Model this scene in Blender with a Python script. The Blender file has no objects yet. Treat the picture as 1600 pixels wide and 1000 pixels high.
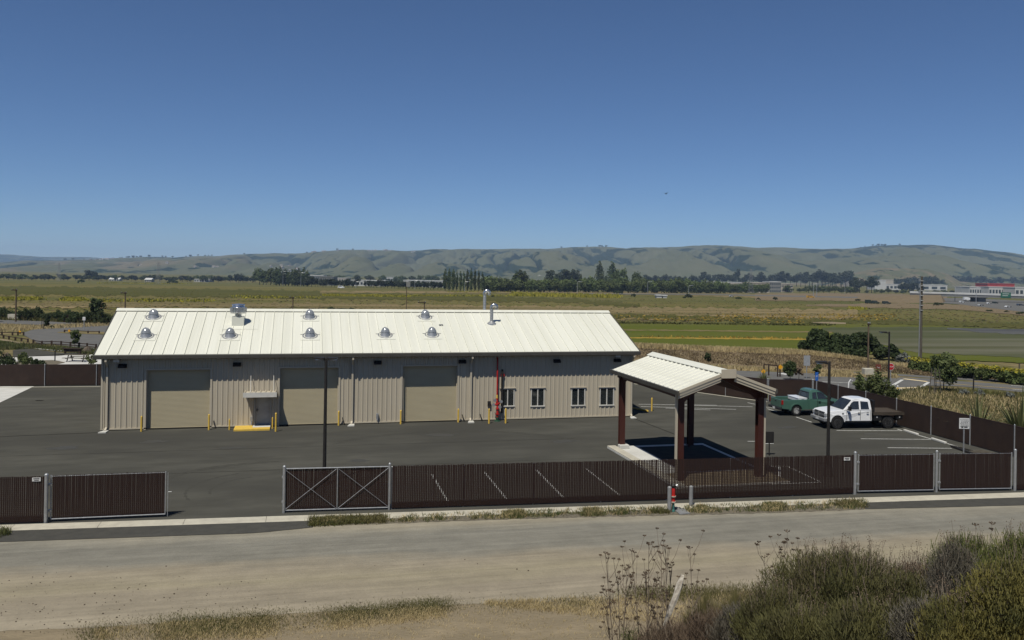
import bpy, math, random
import numpy as np
from mathutils import Vector, Matrix
R = math.radians
rng = np.random.default_rng(7)
random.seed(7)
scene = bpy.context.scene
COL = scene.collection

# ------------------------------------------------------------------ camera
# World axes follow the big shed: x along its front wall, y towards its back, z up; origin at its front left corner.
YAW, ROLL, F, PX, PY, CH = 0.2401, 0.0155, 1320.0, 800.0, 427.2, 9.8
cw, sw = math.cos(YAW), math.sin(YAW)
UX = np.array([cw, sw]); UY = np.array([-sw, cw]); ORG = np.array([-24.4295, 50.4574])
def cam2w(X, Y):
    d = np.array([X, Y]) - ORG
    return float(d @ UX), float(d @ UY)
def w2cam(x, y):
    p = ORG + UX*x + UY*y
    return float(p[0]), float(p[1])
CX, CY = cam2w(0, 0)
camd = bpy.data.cameras.new('camera'); cam = bpy.data.objects.new('camera', camd); COL.objects.link(cam)
camd.sensor_width = 36; camd.lens = 36*F/1600; camd.shift_y = -(500-PY)/1600; camd.clip_start = .1; camd.clip_end = 60000
cam.matrix_world = Matrix.Translation((CX, CY, CH)) @ Matrix.Rotation(-YAW, 4, 'Z') @ Matrix.Rotation(R(90), 4, 'X') @ Matrix.Rotation(ROLL, 4, 'Z')
scene.camera = cam
# ------------------------------------------------------------------ sky and sun
SUN = Vector((-.33, -.43, 1.0)).normalized()
w = bpy.data.worlds.new('World'); scene.world = w; w.use_nodes = True
nt = w.node_tree; bg = nt.nodes['Background']
sky = nt.nodes.new('ShaderNodeTexSky'); sky.sky_type = 'NISHITA'; sky.sun_disc = False
sky.sun_elevation = math.asin(SUN.z); sky.sun_rotation = math.atan2(SUN.x, SUN.y)
sky.altitude = 0; sky.air_density = .68; sky.dust_density = 0.0; sky.ozone_density = 10.0
nt.links.new(sky.outputs[0], bg.inputs[0]); bg.inputs[1].default_value = 0.077
sl = bpy.data.lights.new('sun', 'SUN'); sl.energy = 5.0; sl.angle = R(.53); sl.color = (1, .95, .84)
so = bpy.data.objects.new('sun', sl); COL.objects.link(so); so.rotation_euler = SUN.to_track_quat('Z', 'Y').to_euler(); so.location = (0, 0, 60)
vs = scene.view_settings; vs.view_transform = 'Standard'; vs.look = 'None'; vs.exposure = 0; vs.gamma = 1
cy = scene.cycles; cy.max_bounces = 6; cy.diffuse_bounces = 3; cy.glossy_bounces = 3; cy.transparent_max_bounces = 8; cy.volume_bounces = 0; cy.transmission_bounces = 4

# ------------------------------------------------------------------ pixel to place (1600 x 1000 picture)
BRK, SLP, FARD, FARZ = 120.0, .01, 1320.0, -12.0      # the plain falls gently away beyond the yard
def gz(D):
    return 0.0 if D < BRK else (-(D-BRK)*SLP if D < FARD else FARZ)
def tang(px, py):
    c, s = math.cos(ROLL), math.sin(ROLL); dx, dy = px-PX, py-PY
    return (c*dx+s*dy)/F, (-s*dx+c*dy)/F          # right and down per metre of depth
def at(px, py, z=None):
    "point under a pixel: on the plane z, or on the ground"
    tx, ty = tang(px, py)
    if z is not None: D = (CH-z)/ty; Z = z
    else:
        D = CH/ty if ty > 0 else 1e9
        if D > BRK:
            D = (CH-BRK*SLP)/(ty-SLP) if ty > SLP*1.02 else 1e9
            if D > FARD: D = (CH-FARZ)/max(ty, 1e-4)
        Z = gz(D)
    x, y = cam2w(tx*D, D)
    return Vector((x, y, Z))
def atD(px, py, D):
    tx, ty = tang(px, py); x, y = cam2w(tx*D, D)
    return Vector((x, y, CH-ty*D))
def depth(p): return w2cam(p[0], p[1])[1]
def plane(px, py, p0, n):
    tx, ty = tang(px, py); a = cam2w(tx, 1); d = Vector((a[0]-CX, a[1]-CY, -ty)); o = Vector((CX, CY, CH))
    return o + d*((Vector(p0)-o).dot(Vector(n))/d.dot(Vector(n)))
def wall(px, py, y=0.0): return plane(px, py, (0, y, 0), (0, 1, 0))
PXM = lambda D: D/F                                     # metres per pixel at a depth

# ------------------------------------------------------------------ materials
MATS = {}; ALB = .80
def mat(name, c1, c2=None, scale=1.0, rough=.8, metal=0, bump=0, bscale=None, spec=.3, detail=5, stretch=(1, 1, 1), c3=None, s3=.05, lo=.35, hi=.65, rot=0, transl=0, rnd=0, coat=0):
    m = bpy.data.materials.new(name); m.use_nodes = True; n = m.node_tree.nodes; l = m.node_tree.links
    b = n['Principled BSDF']; b.inputs['Roughness'].default_value = rough; b.inputs['Metallic'].default_value = metal
    b.inputs['Specular IOR Level'].default_value = 0.0 if rough >= .9 else spec; b.inputs['Coat Weight'].default_value = coat
    tc = n.new('ShaderNodeTexCoord'); mp = n.new('ShaderNodeMapping'); l.new(tc.outputs['Object'], mp.inputs[0])
    mp.inputs['Scale'].default_value = stretch; mp.inputs['Rotation'].default_value = (0, 0, rot)
    def noise(s, d=detail):
        t = n.new('ShaderNodeTexNoise'); t.inputs['Scale'].default_value = s; t.inputs['Detail'].default_value = d; t.inputs['Roughness'].default_value = .6
        l.new(mp.outputs[0], t.inputs['Vector']); return t
    def ramp(src, a, z):
        r = n.new('ShaderNodeMapRange'); r.inputs[1].default_value = a; r.inputs[2].default_value = z; l.new(src, r.inputs[0]); return r.outputs[0]
    def mix(f, a, c, mode='MIX'):
        x = n.new('ShaderNodeMix'); x.data_type = 'RGBA'; x.blend_type = mode
        if hasattr(f, 'links'): l.new(f, x.inputs[0])
        else: x.inputs[0].default_value = f
        for q, v in ((x.inputs[6], a), (x.inputs[7], c)):
            if hasattr(v, 'links'): l.new(v, q)
            else: q.default_value = (*v, 1)
        return x.outputs[2]
    if c2 is None: c2 = tuple(v*.82 for v in c1)
    c1 = tuple(v*ALB for v in c1); c2 = tuple(v*ALB for v in c2); c3 = c3 and tuple(v*ALB for v in c3)
    col = mix(ramp(noise(scale).outputs[0], lo, hi), c1, c2)
    if c3 is not None: col = mix(ramp(noise(s3, 4).outputs[0], .42, .62), col, c3)
    if rnd:
        oi = n.new('ShaderNodeObjectInfo'); hs = n.new('ShaderNodeHueSaturation'); l.new(col, hs.inputs['Color'])
        q = n.new('ShaderNodeMapRange'); q.inputs[3].default_value = 1-rnd; q.inputs[4].default_value = 1+rnd; l.new(oi.outputs['Random'], q.inputs[0]); l.new(q.outputs[0], hs.inputs['Value'])
        q = n.new('ShaderNodeMapRange'); q.inputs[3].default_value = .5-rnd*.06; q.inputs[4].default_value = .5+rnd*.05; l.new(oi.outputs['Random'], q.inputs[0]); l.new(q.outputs[0], hs.inputs['Hue']); col = hs.outputs[0]
    l.new(col, b.inputs['Base Color'])
    if bump:
        bn = n.new('ShaderNodeBump'); bn.inputs['Strength'].default_value = min(bump, 1); bn.inputs['Distance'].default_value = .02*max(bump, 1)
        l.new(noise(bscale or scale*6).outputs[0], bn.inputs['Height']); l.new(bn.outputs[0], b.inputs['Normal'])
    if transl:
        t = n.new('ShaderNodeBsdfTranslucent'); l.new(col, t.inputs[0]); mx = n.new('ShaderNodeMixShader'); mx.inputs[0].default_value = transl
        l.new(b.outputs[0], mx.inputs[1]); l.new(t.outputs[0], mx.inputs[2]); l.new(mx.outputs[0], n['Material Output'].inputs[0])
    MATS[name] = m; return m
M = MATS

# ------------------------------------------------------------------ mesh helpers
def tag(o, label=None, cat=None, group=None, kind=None):
    if label: o['label'] = label
    if cat: o['category'] = cat
    if group: o['group'] = group
    if kind: o['kind'] = kind
    return o
def empty(name, loc, rz=0, label=None, cat=None, group=None):
    o = bpy.data.objects.new(name, None); COL.objects.link(o); o.location = loc; o.rotation_euler = (0, 0, rz); o.empty_display_size = .3
    return tag(o, label, cat, group)
def link(name, me, m=None, parent=None):
    o = bpy.data.objects.new(name, me); COL.objects.link(o)
    if m is not None: me.materials.append(MATS[m] if isinstance(m, str) else m)
    if parent is not None: o.parent = parent
    return o
def npmesh(name, V, Fq, m=None, parent=None, smooth=False):
    V = np.asarray(V, dtype=np.float32); Fq = np.asarray(Fq, dtype=np.int32); k = Fq.shape[1]
    me = bpy.data.meshes.new(name); me.vertices.add(len(V)); me.vertices.foreach_set('co', V.ravel())
    me.loops.add(Fq.size); me.loops.foreach_set('vertex_index', Fq.ravel())
    me.polygons.add(len(Fq)); me.polygons.foreach_set('loop_start', np.arange(0, Fq.size, k, dtype=np.int32))
    me.polygons.foreach_set('loop_total', np.full(len(Fq), k, dtype=np.int32))
    if smooth: me.polygons.foreach_set('use_smooth', np.ones(len(Fq), dtype=bool))
    me.update(calc_edges=True); return link(name, me, m, parent)
class MB:
    def __init__(s): s.v = []; s.f = []; s.T = None
    def add(s, vs, fs):
        n = len(s.v)
        s.v += [tuple(s.T @ Vector(v)) if s.T is not None else tuple(v) for v in vs]
        s.f += [tuple(i+n for i in f) for f in fs]; return s
    def box(s, x0, x1, y0, y1, z0, z1):
        return s.add([(x, y, z) for z in (z0, z1) for y in (y0, y1) for x in (x0, x1)], [(0, 2, 3, 1), (4, 5, 7, 6), (0, 1, 5, 4), (2, 6, 7, 3), (0, 4, 6, 2), (1, 3, 7, 5)])
    def cbox(s, c, d, rz=0):
        v = []
        for z in (-.5, .5):
            for y in (-.5, .5):
                for x in (-.5, .5):
                    a, b = x*d[0], y*d[1]; v.append((c[0]+a*math.cos(rz)-b*math.sin(rz), c[1]+a*math.sin(rz)+b*math.cos(rz), c[2]+z*d[2]))
        return s.add(v, [(0, 2, 3, 1), (4, 5, 7, 6), (0, 1, 5, 4), (2, 6, 7, 3), (0, 4, 6, 2), (1, 3, 7, 5)])
    def bar(s, p, q, w, h, up=(0, 0, 1)):
        p = Vector(p); q = Vector(q); d = (q-p).normalized(); u = Vector(up)
        if abs(d.dot(u)) > .99: u = Vector((1, 0, 0))
        a = d.cross(u).normalized()*w/2; b = a.cross(d).normalized()*h/2
        vs = [p-a-b, p+a-b, p+a+b, p-a+b, q-a-b, q+a-b, q+a+b, q-a+b]
        return s.add(vs, [(0, 3, 2, 1), (4, 5, 6, 7), (0, 1, 5, 4), (1, 2, 6, 5), (2, 3, 7, 6), (3, 0, 4, 7)])
    def tube(s, pts, rad, n=8, cap=True):
        pts = [Vector(p) for p in pts]; rad = rad if isinstance(rad, (list, tuple)) else [rad]*len(pts); vs = []; fs = []; a = None
        for i, p in enumerate(pts):
            d = (pts[min(i+1, len(pts)-1)]-pts[max(i-1, 0)]).normalized()
            if a is None:
                a = d.cross(Vector((0, 0, 1)) if abs(d.z) < .9 else Vector((1, 0, 0))).normalized()
            else: a = (a-d*a.dot(d)).normalized()
            b = d.cross(a)
            for k in range(n):
                t = 2*math.pi*k/n; vs.append(p+(a*math.cos(t)+b*math.sin(t))*rad[i])
        for i in range(len(pts)-1):
            for k in range(n): fs.append((i*n+k, i*n+(k+1) % n, (i+1)*n+(k+1) % n, (i+1)*n+k))
        if cap: fs.append(tuple(range(n-1, -1, -1))); fs.append(tuple(range((len(pts)-1)*n, len(pts)*n)))
        return s.add(vs, fs)
    def lathe(s, c, prof, n=16, axis='z'):
        vs = []; fs = []
        for r, h in prof:
            for k in range(n):
                t = 2*math.pi*k/n; a, b = r*math.cos(t), r*math.sin(t)
                vs.append({'z': (c[0]+a, c[1]+b, c[2]+h), 'y': (c[0]+a, c[1]+h, c[2]-b), 'x': (c[0]+h, c[1]+a, c[2]+b)}[axis])
        for i in range(len(prof)-1):
            for k in range(n): fs.append((i*n+k, i*n+(k+1) % n, (i+1)*n+(k+1) % n, (i+1)*n+k))
        fs.append(tuple(range(n-1, -1, -1))); fs.append(tuple(range((len(prof)-1)*n, len(prof)*n)))
        return s.add(vs, fs)
    def prism(s, poly, a0, a1, axis='y', sc=1.0):
        "polygon in the plane across an axis, extruded along it"
        vs = []
        for a, k in ((a0, 1), (a1, sc)):
            for p, q in poly:
                vs.append({'y': (p, a, q), 'x': (a, p, q), 'z': (p, q, a)}[axis])
        n = len(poly); fs = [tuple(range(n)), tuple(range(2*n-1, n-1, -1))]
        for k in range(n): fs.append((k, k+n, (k+1) % n+n, (k+1) % n))
        return s.add(vs, fs)
    def build(s, name, m, parent=None, smooth=False, bevel=0, label=None):
        me = bpy.data.meshes.new(name); me.from_pydata(s.v, [], s.f)
        import bmesh
        bm = bmesh.new(); bm.from_mesh(me); bmesh.ops.recalc_face_normals(bm, faces=bm.faces); bm.to_mesh(me); bm.free()
        if smooth:
            me.polygons.foreach_set('use_smooth', [True]*len(me.polygons)); me.set_sharp_from_angle(angle=R(38))
        o = link(name, me, m, parent)
        if bevel:
            md = o.modifiers.new('bevel', 'BEVEL'); md.width = bevel; md.segments = 2; md.limit_method = 'ANGLE'; md.angle_limit = R(40)
        if label: o['label'] = label
        return o
def copy_tree(o, parent=None, label=None, group=None, loc=None, rz=None, sc=None):
    c = o.copy(); COL.objects.link(c)
    if parent is not None: c.parent = parent
    if label: c['label'] = label
    if group: c['group'] = group
    if loc is not None: c.location = loc
    if rz is not None: c.rotation_euler = (0, 0, rz)
    if sc is not None: c.scale = sc if hasattr(sc, '__len__') else (sc, sc, sc)
    for ch in o.children: copy_tree(ch, c)
    return c
def struct(o): o['kind'] = 'structure'; return o
def smooth01(t): t = min(max(t, 0), 1); return t*t*(3-2*t)
def lerp_pts(pts, x):
    for (a, b), (c, d) in zip(pts, pts[1:]):
        if x <= c: return b+(d-b)*(x-a)/(c-a) if c > a else b
    return pts[-1][1]
def sheet(name, top, bot, m, dz=.004, nu=60, nv=4, jag=0, kind='structure', ztop=None):
    "ground sheet between two picture edges; every vertex lies on the ground"
    def ext(pts, own):
        pts = list(pts); k = lambda a, b: (b[1]-a[1])/(b[0]-a[0]) if own and b[0] > a[0] else .0155
        if pts[0][0] <= -20: pts.insert(0, (-560, pts[0][1]-k(pts[0], pts[1])*(pts[0][0]+560)))
        if pts[-1][0] >= 1690: pts.append((2250, pts[-1][1]+k(pts[-2], pts[-1])*(2250-pts[-1][0])))
        return pts
    own = bot[0][1] > 640 or bot[-1][1] > 760; n0 = len(top)+len(bot); top, bot = ext(top, own), ext(bot, own)
    if len(top)+len(bot) > n0: nu = int(nu*1.5)
    x0 = max(top[0][0], bot[0][0]); x1 = min(top[-1][0], bot[-1][0]); V = []; Q = []
    ph = rng.random(8)*7
    for i in range(nu+1):
        u = i/nu; xt = top[0][0]+(top[-1][0]-top[0][0])*u; xb = bot[0][0]+(bot[-1][0]-bot[0][0])*u
        yt, yb = lerp_pts(top, xt), lerp_pts(bot, xb)
        if jag:
            yt += jag*(math.sin(xt*.11+ph[0])*.5+math.sin(xt*.37+ph[1])*.35+(rng.random()-.5)*.7)
            yb += jag*(math.sin(xb*.13+ph[2])*.5+math.sin(xb*.41+ph[3])*.35+(rng.random()-.5)*.7)
        for j in range(nv+1):
            v = j/nv; p = at(xt+(xb-xt)*v, yt+(yb-yt)*v); V.append((p.x, p.y, p.z+dz))
    for i in range(nu):
        for j in range(nv): a = i*(nv+1)+j; Q.append((a, a+1, a+nv+2, a+nv+1))
    o = npmesh(name, V, Q, m)
    if kind: o['kind'] = kind
    return o
def line(name, p, q, wd, m, dz=.012, z=0, kind='structure', n=1):
    a = at(*p) if len(p) == 2 else Vector(p); b = at(*q) if len(q) == 2 else Vector(q)
    d = (b-a); d.z = 0; d.normalize(); s = Vector((-d.y, d.x, 0))*wd/2
    o = npmesh(name, [(*(v)[:2], v.z+dz) for v in (a-s, b-s, b+s, a+s)], [(0, 1, 2, 3)], m); o['kind'] = kind; return o
def text_mesh(name, body, size, m, parent, loc, rot, depth_=.004):
    cu = bpy.data.curves.new(name, 'FONT'); cu.body = body; cu.size = size; cu.extrude = depth_; cu.align_x = 'CENTER'; cu.align_y = 'CENTER'
    t = bpy.data.objects.new(name, cu); me = bpy.data.meshes.new_from_object(t); bpy.data.objects.remove(t)
    o = link(name, me, m, parent); o.location = loc; o.rotation_euler = rot; return o
# ------------------------------------------------------------------ the palette
mat('asphalt', (.070, .069, .060), (.096, .094, .081), .8, .9, bump=.5, bscale=60, c3=(.064, .063, .056), s3=.16, stretch=(.4, 1, 1), detail=10)
mat('stain', (.050, .049, .045), (.062, .061, .054), 3, .85)
mat('asphalt_apron', (.066, .065, .060), (.082, .080, .072), 2, .9, bump=.5, bscale=60)
mat('asphalt_old', (.125, .125, .124), (.15, .148, .142), .5, .9, bump=.4, bscale=40)
mat('dusty_road', (.215, .195, .155), (.165, .158, .140), .55, .95, bump=.8, bscale=14, stretch=(.12, 1, 1), rot=-.062, c3=(.235, .208, .158), s3=.5)
mat('dust', (.30, .245, .165), (.20, .165, .11), 1.4, .95, bump=2.5, bscale=12, detail=9, c3=(.23, .19, .13), s3=.35, stretch=(.4, 1, 1))
mat('gravel', (.21, .185, .14), (.12, .108, .085), 9, .95, bump=2, bscale=25)
mat('concrete', (.52, .49, .40), (.43, .40, .33), 2.5, .85, bump=.3, bscale=30)
mat('concrete_white', (.62, .61, .57), (.53, .52, .48), 1, .8)
mat('paint_white', (.72, .72, .68), (.45, .45, .43), 9, .7)
mat('paint_yellow', (.75, .50, .08), (.62, .42, .08), 5, .6)
mat('paint_cream', (.80, .62, .34), (.7, .6, .4), 2, .7)
mat('seam', (.025, .024, .022), None, 5, .9)
mat('meadow', (.118, .112, .038), (.170, .142, .064), .035, .95, c3=(.085, .095, .036), s3=.010, stretch=(.12, 1, 1), rot=-YAW, detail=12, bump=2, bscale=1.2)
mat('meadow_tan', (.185, .150, .080), (.120, .105, .046), .09, .95, stretch=(.12, 1, 1), rot=-YAW, detail=12, c3=(.26, .20, .11), s3=.03)
mat('meadow_dark', (.070, .075, .025), (.105, .098, .040), .08, .95, stretch=(.12, 1, 1), rot=-YAW, detail=12)
mat('green_field', (.078, .102, .018), (.098, .112, .026), .10, .95, stretch=(.12, 1, 1), rot=-YAW, detail=12, c3=(.11, .115, .035), s3=.03)
mat('mud', (.170, .165, .130), (.085, .088, .050), .07, .9, stretch=(.12, 1, 1), rot=-YAW, detail=7, c3=(.075, .085, .045), s3=.035)
mat('mud_wet', (.06, .058, .055), (.10, .098, .085), .1, .7, stretch=(.12, 1, 1), rot=-YAW, detail=7)
mat('dry_ground', (.30, .24, .155), (.19, .15, .095), 1.6, .95, bump=2.5, bscale=9, detail=10)
mat('brown_ground', (.155, .122, .080), (.21, .165, .105), .35, .95, bump=1.5, bscale=5, detail=8)
mat('verge_ground', (.15, .13, .065), (.23, .18, .10), .5, .95, bump=1.5, bscale=5, detail=8, c3=(.09, .095, .035), s3=.2)
mat('lawn', (.05, .075, .02), (.07, .085, .03), .6, .95)
mat('dry_grass', (.62, .50, .28), (.44, .35, .18), .3, .9, transl=.25)
mat('brown_grass', (.22, .165, .10), (.15, .115, .07), .3, .9, transl=.2)
mat('green_grass', (.120, .125, .042), (.20, .175, .085), .5, .9, transl=.3)
mat('weed', (.10, .125, .045), (.20, .19, .09), .8, .9, transl=.3)
mat('mustard', (.36, .32, .04), (.30, .28, .05), .5, .9, transl=.2)
mat('orange_flower', (.38, .25, .045), (.24, .19, .06), .5, .9)
mat('roof_cream', (.76, .76, .67), (.69, .69, .60), .7, .42, spec=.35, stretch=(2.5, .1, .1))
mat('roof_trim', (.085, .08, .068), (.07, .066, .058), 2, .5)
mat('wall_taupe', (.52, .465, .365), (.50, .445, .345), .8, .5, stretch=(1, 1, .3))
mat('roller', (.50, .44, .30), (.48, .42, .285), 1, .5)
mat('door_grey', (.47, .47, .45), None, 2, .5)
mat('white_frame', (.72, .70, .64), None, 2, .5)
mat('glass', (.018, .022, .024), (.03, .034, .034), 3, .06, spec=.8)
mat('blind', (.16, .18, .16), (.12, .14, .13), 3, .5)
mat('black', (.012, .012, .013), None, 3, .5)
mat('black_metal', (.018, .016, .015), (.028, .025, .022), 4, .55)
mat('galv', (.50, .51, .52), (.38, .39, .40), 8, .42, metal=.55, spec=.5)
mat('galv_bright', (.74, .75, .76), (.62, .63, .64), 5, .24, metal=.9, spec=.5)
mat('acrylic', (.36, .38, .40), (.26, .28, .30), 3, .16, metal=.3, spec=.7)
mat('red_steel', (.068, .020, .014), (.055, .017, .012), 2, .55)
mat('slat', (.023, .0100, .0078), (.016, .0072, .0058), 6, .62, rnd=0)
mat('slat_old', (.040, .023, .016), (.028, .016, .012), 1.5, .75)
mat('slat_wire', (.060, .034, .027), (.042, .025, .020), 10, .5)
mat('red_paint', (.45, .018, .014), (.35, .015, .012), 4, .4)
mat('teal_paint', (.05, .18, .16), None, 4, .4)
mat('green_steel', (.02, .07, .04), None, 4, .4)
mat('grey_paint', (.27, .275, .28), (.22, .225, .23), 4, .45)
mat('wood_dark', (.050, .030, .020), (.035, .022, .015), 3, .85, stretch=(1, 1, .2))
mat('wood_pole', (.16, .12, .085), (.09, .068, .05), 2, .9, stretch=(3, 3, .15))
mat('wood_grey', (.15, .135, .11), (.07, .062, .052), 3, .9, stretch=(4, 4, .3))
mat('wood_white', (.62, .58, .50), (.35, .31, .26), 14, .9)
mat('bark', (.075, .058, .042), (.045, .035, .027), 4, .95, bump=1)
mat('leaf_oak', (.040, .058, .018), (.064, .082, .027), 1.4, .75, transl=.22, rnd=.25)
mat('leaf_far', (.060, .082, .028), (.088, .108, .038), .3, .85, transl=.15, rnd=.3)
mat('leaf_far_dark', (.026, .034, .018), (.044, .054, .027), .3, .85, transl=.12, rnd=.25)
mat('leaf_row', (.088, .120, .034), (.12, .15, .05), .3, .85, transl=.15, rnd=.2)
mat('leaf_young', (.085, .115, .032), (.14, .16, .06), 3, .7, transl=.3, rnd=.15)
mat('leaf_dark', (.026, .042, .012), (.042, .060, .017), 1.0, .75, transl=.2, rnd=.15)
mat('leaf_silver', (.20, .21, .18), (.14, .15, .13), 3, .8, transl=.2)
mat('leaf_flax', (.100, .118, .042), (.155, .16, .065), 2, .6, transl=.2)
mat('brush_green', (.165, .155, .056), (.070, .076, .028), 1.7, .8, transl=.25, detail=6, c3=(.13, .115, .05), s3=.9)
mat('brush_bright', (.19, .205, .06), (.105, .125, .036), 1.6, .8, transl=.3, detail=6)
mat('brush_yellow', (.27, .235, .068), (.10, .105, .036), 2.2, .8, transl=.3, detail=6)
mat('brush_grey', (.18, .165, .135), (.10, .09, .07), 2, .9, detail=6)
mat('brush_brown', (.18, .135, .095), (.11, .08, .06), 2, .9, detail=6)
mat('stalk', (.26, .215, .165), (.15, .12, .095), 6, .9)
mat('tuft_gold', (.27, .225, .10), (.15, .15, .05), 1.4, .85, transl=.3)
mat('truck_white', (.80, .81, .82), (.79, .80, .81), 1, .3, spec=.5, coat=.4)
mat('truck_green', (.060, .135, .100), (.056, .127, .094), 1, .32, spec=.5, coat=.4)
mat('tyre', (.016, .016, .016), None, 9, .85)
mat('rim', (.42, .42, .42), (.25, .25, .25), 9, .35, metal=.6)
mat('rim_white', (.66, .66, .64), None, 9, .5)
mat('chrome', (.55, .56, .57), None, 3, .2, metal=.9)
mat('dark_plastic', (.022, .022, .023), None, 5, .6)
mat('lamp_red', (.35, .012, .010), None, 5, .25)
mat('lamp_clear', (.55, .56, .56), (.35, .36, .37), 20, .15, spec=.7)
mat('wood_bed', (.075, .058, .042), (.045, .035, .026), 5, .85, stretch=(.3, 6, 1))
mat('sign_white', (.75, .75, .74), None, 5, .5)
mat('sign_back', (.42, .43, .44), None, 5, .45, metal=.3)
mat('sign_ink', (.05, .05, .055), None, 5, .6)
mat('sign_blue', (.03, .14, .50), None, 5, .5)
mat('sign_brown', (.19, .055, .035), None, 5, .5)
mat('sign_red', (.50, .02, .025), None, 5, .5)
mat('sign_yellow', (.85, .42, .02), None, 5, .5)
mat('sign_green', (.03, .14, .085), None, 5, .5)
mat('rock', (.16, .13, .10), (.09, .075, .06), 2, .9, bump=2)
mat('bld_white', (.56, .56, .54), (.48, .48, .46), .1, .7)
mat('bld_beige', (.46, .41, .34), (.42, .37, .30), .1, .7)
mat('bld_grey', (.22, .22, .21), None, .1, .7)
mat('bld_red', (.42, .045, .035), None, .1, .6)
mat('bld_roof', (.30, .25, .22), None, .1, .7, rnd=.3)
mat('bld_roof_pale', (.62, .62, .60), None, .1, .6)
mat('bld_glass', (.05, .06, .065), None, .1, .15, spec=.6)
mat('water_dark', (.03, .04, .04), None, 1, .1)
mat('bird_dark', (.02, .02, .02), None, 1, .7)
mat('vehicle_yellow', (.60, .34, .03), None, 3, .4)
mat('vehicle_dark', (.03, .045, .035), None, 3, .5)
mat('vehicle_silver', (.45, .46, .47), None, 3, .3)
mat('vehicle_blue', (.08, .10, .14), None, 3, .3)
# ------------------------------------------------------------------ ground
def vnoise(x, y, seed=0):
    r = np.random.default_rng(seed); T = r.random((256, 256)); xi = np.floor(x).astype(int); yi = np.floor(y).astype(int)
    fx = x-xi; fy = y-yi; fx = fx*fx*(3-2*fx); fy = fy*fy*(3-2*fy)
    g = lambda a, b: T[a % 256, b % 256]
    return (g(xi, yi)*(1-fx)+g(xi+1, yi)*fx)*(1-fy)+(g(xi, yi+1)*(1-fx)+g(xi+1, yi+1)*fx)*fy
def fbm(x, y, o=5, seed=0, gain=.5):
    s = 0; a = 1; t = 0
    for k in range(o): s = s+a*vnoise(x*2**k, y*2**k, seed+k); t += a; a *= gain
    return s/t
V = []; Q = []
DR = [-300, BRK, FARD, 11300]; XR = np.linspace(-11300, 11300, 9)
for D in DR:
    for X in XR: x, y = cam2w(X, D); V.append((x, y, gz(D)-.03))
for i in range(len(DR)-1):
    for j in range(8): a = i*9+j; Q.append((a, a+1, a+10, a+9))
struct(npmesh('ground', V, Q, 'meadow'))

# hills: a height field with spurs and gullies; oak woods grow in the gullies
def hill_mat():
    m = bpy.data.materials.new('hill'); m.use_nodes = True; n = m.node_tree.nodes; l = m.node_tree.links; b = n['Principled BSDF']; b.inputs['Roughness'].default_value = 1; b.inputs['Specular IOR Level'].default_value = 0
    at_ = n.new('ShaderNodeAttribute'); at_.attribute_name = 'woods'; a2 = n.new('ShaderNodeAttribute'); a2.attribute_name = 'dry'
    tc = n.new('ShaderNodeTexCoord')
    def noise(s, d=6):
        t = n.new('ShaderNodeTexNoise'); t.inputs['Scale'].default_value = s; t.inputs['Detail'].default_value = d; t.inputs['Roughness'].default_value = .65; l.new(tc.outputs['Object'], t.inputs['Vector']); return t.outputs[0]
    def mixc(f, a, c):
        x = n.new('ShaderNodeMix'); x.data_type = 'RGBA'; l.new(f, x.inputs[0])
        for q, v in ((x.inputs[6], a), (x.inputs[7], c)):
            if hasattr(v, 'links'): l.new(v, q)
            else: q.default_value = (*v, 1)
        return x.outputs[2]
    def mr(s, a, c):
        r = n.new('ShaderNodeMapRange'); r.inputs[1].default_value = a; r.inputs[2].default_value = c; l.new(s, r.inputs[0]); return r.outputs[0]
    def add(a, c, op='ADD'):
        q = n.new('ShaderNodeMath'); q.operation = op
        for i, v in enumerate((a, c)):
            if hasattr(v, 'links'): l.new(v, q.inputs[i])
            else: q.inputs[i].default_value = v
        return q.outputs[0]
    g = mixc(mr(noise(.004), .35, .65), (.070, .082, .044), (.092, .097, .056))
    g = mixc(a2.outputs['Fac'], g, mixc(mr(noise(.02), .3, .7), (.17, .135, .09), (.12, .10, .068)))
    f = add(at_.outputs['Fac'], add(add(noise(.02, 10), -.5), 1.0, 'MULTIPLY'))
    c = mixc(mr(f, .50, .56), g, (.020, .030, .016)); l.new(c, b.inputs['Base Color']); return m
MATS['hill'] = hill_mat()
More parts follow.
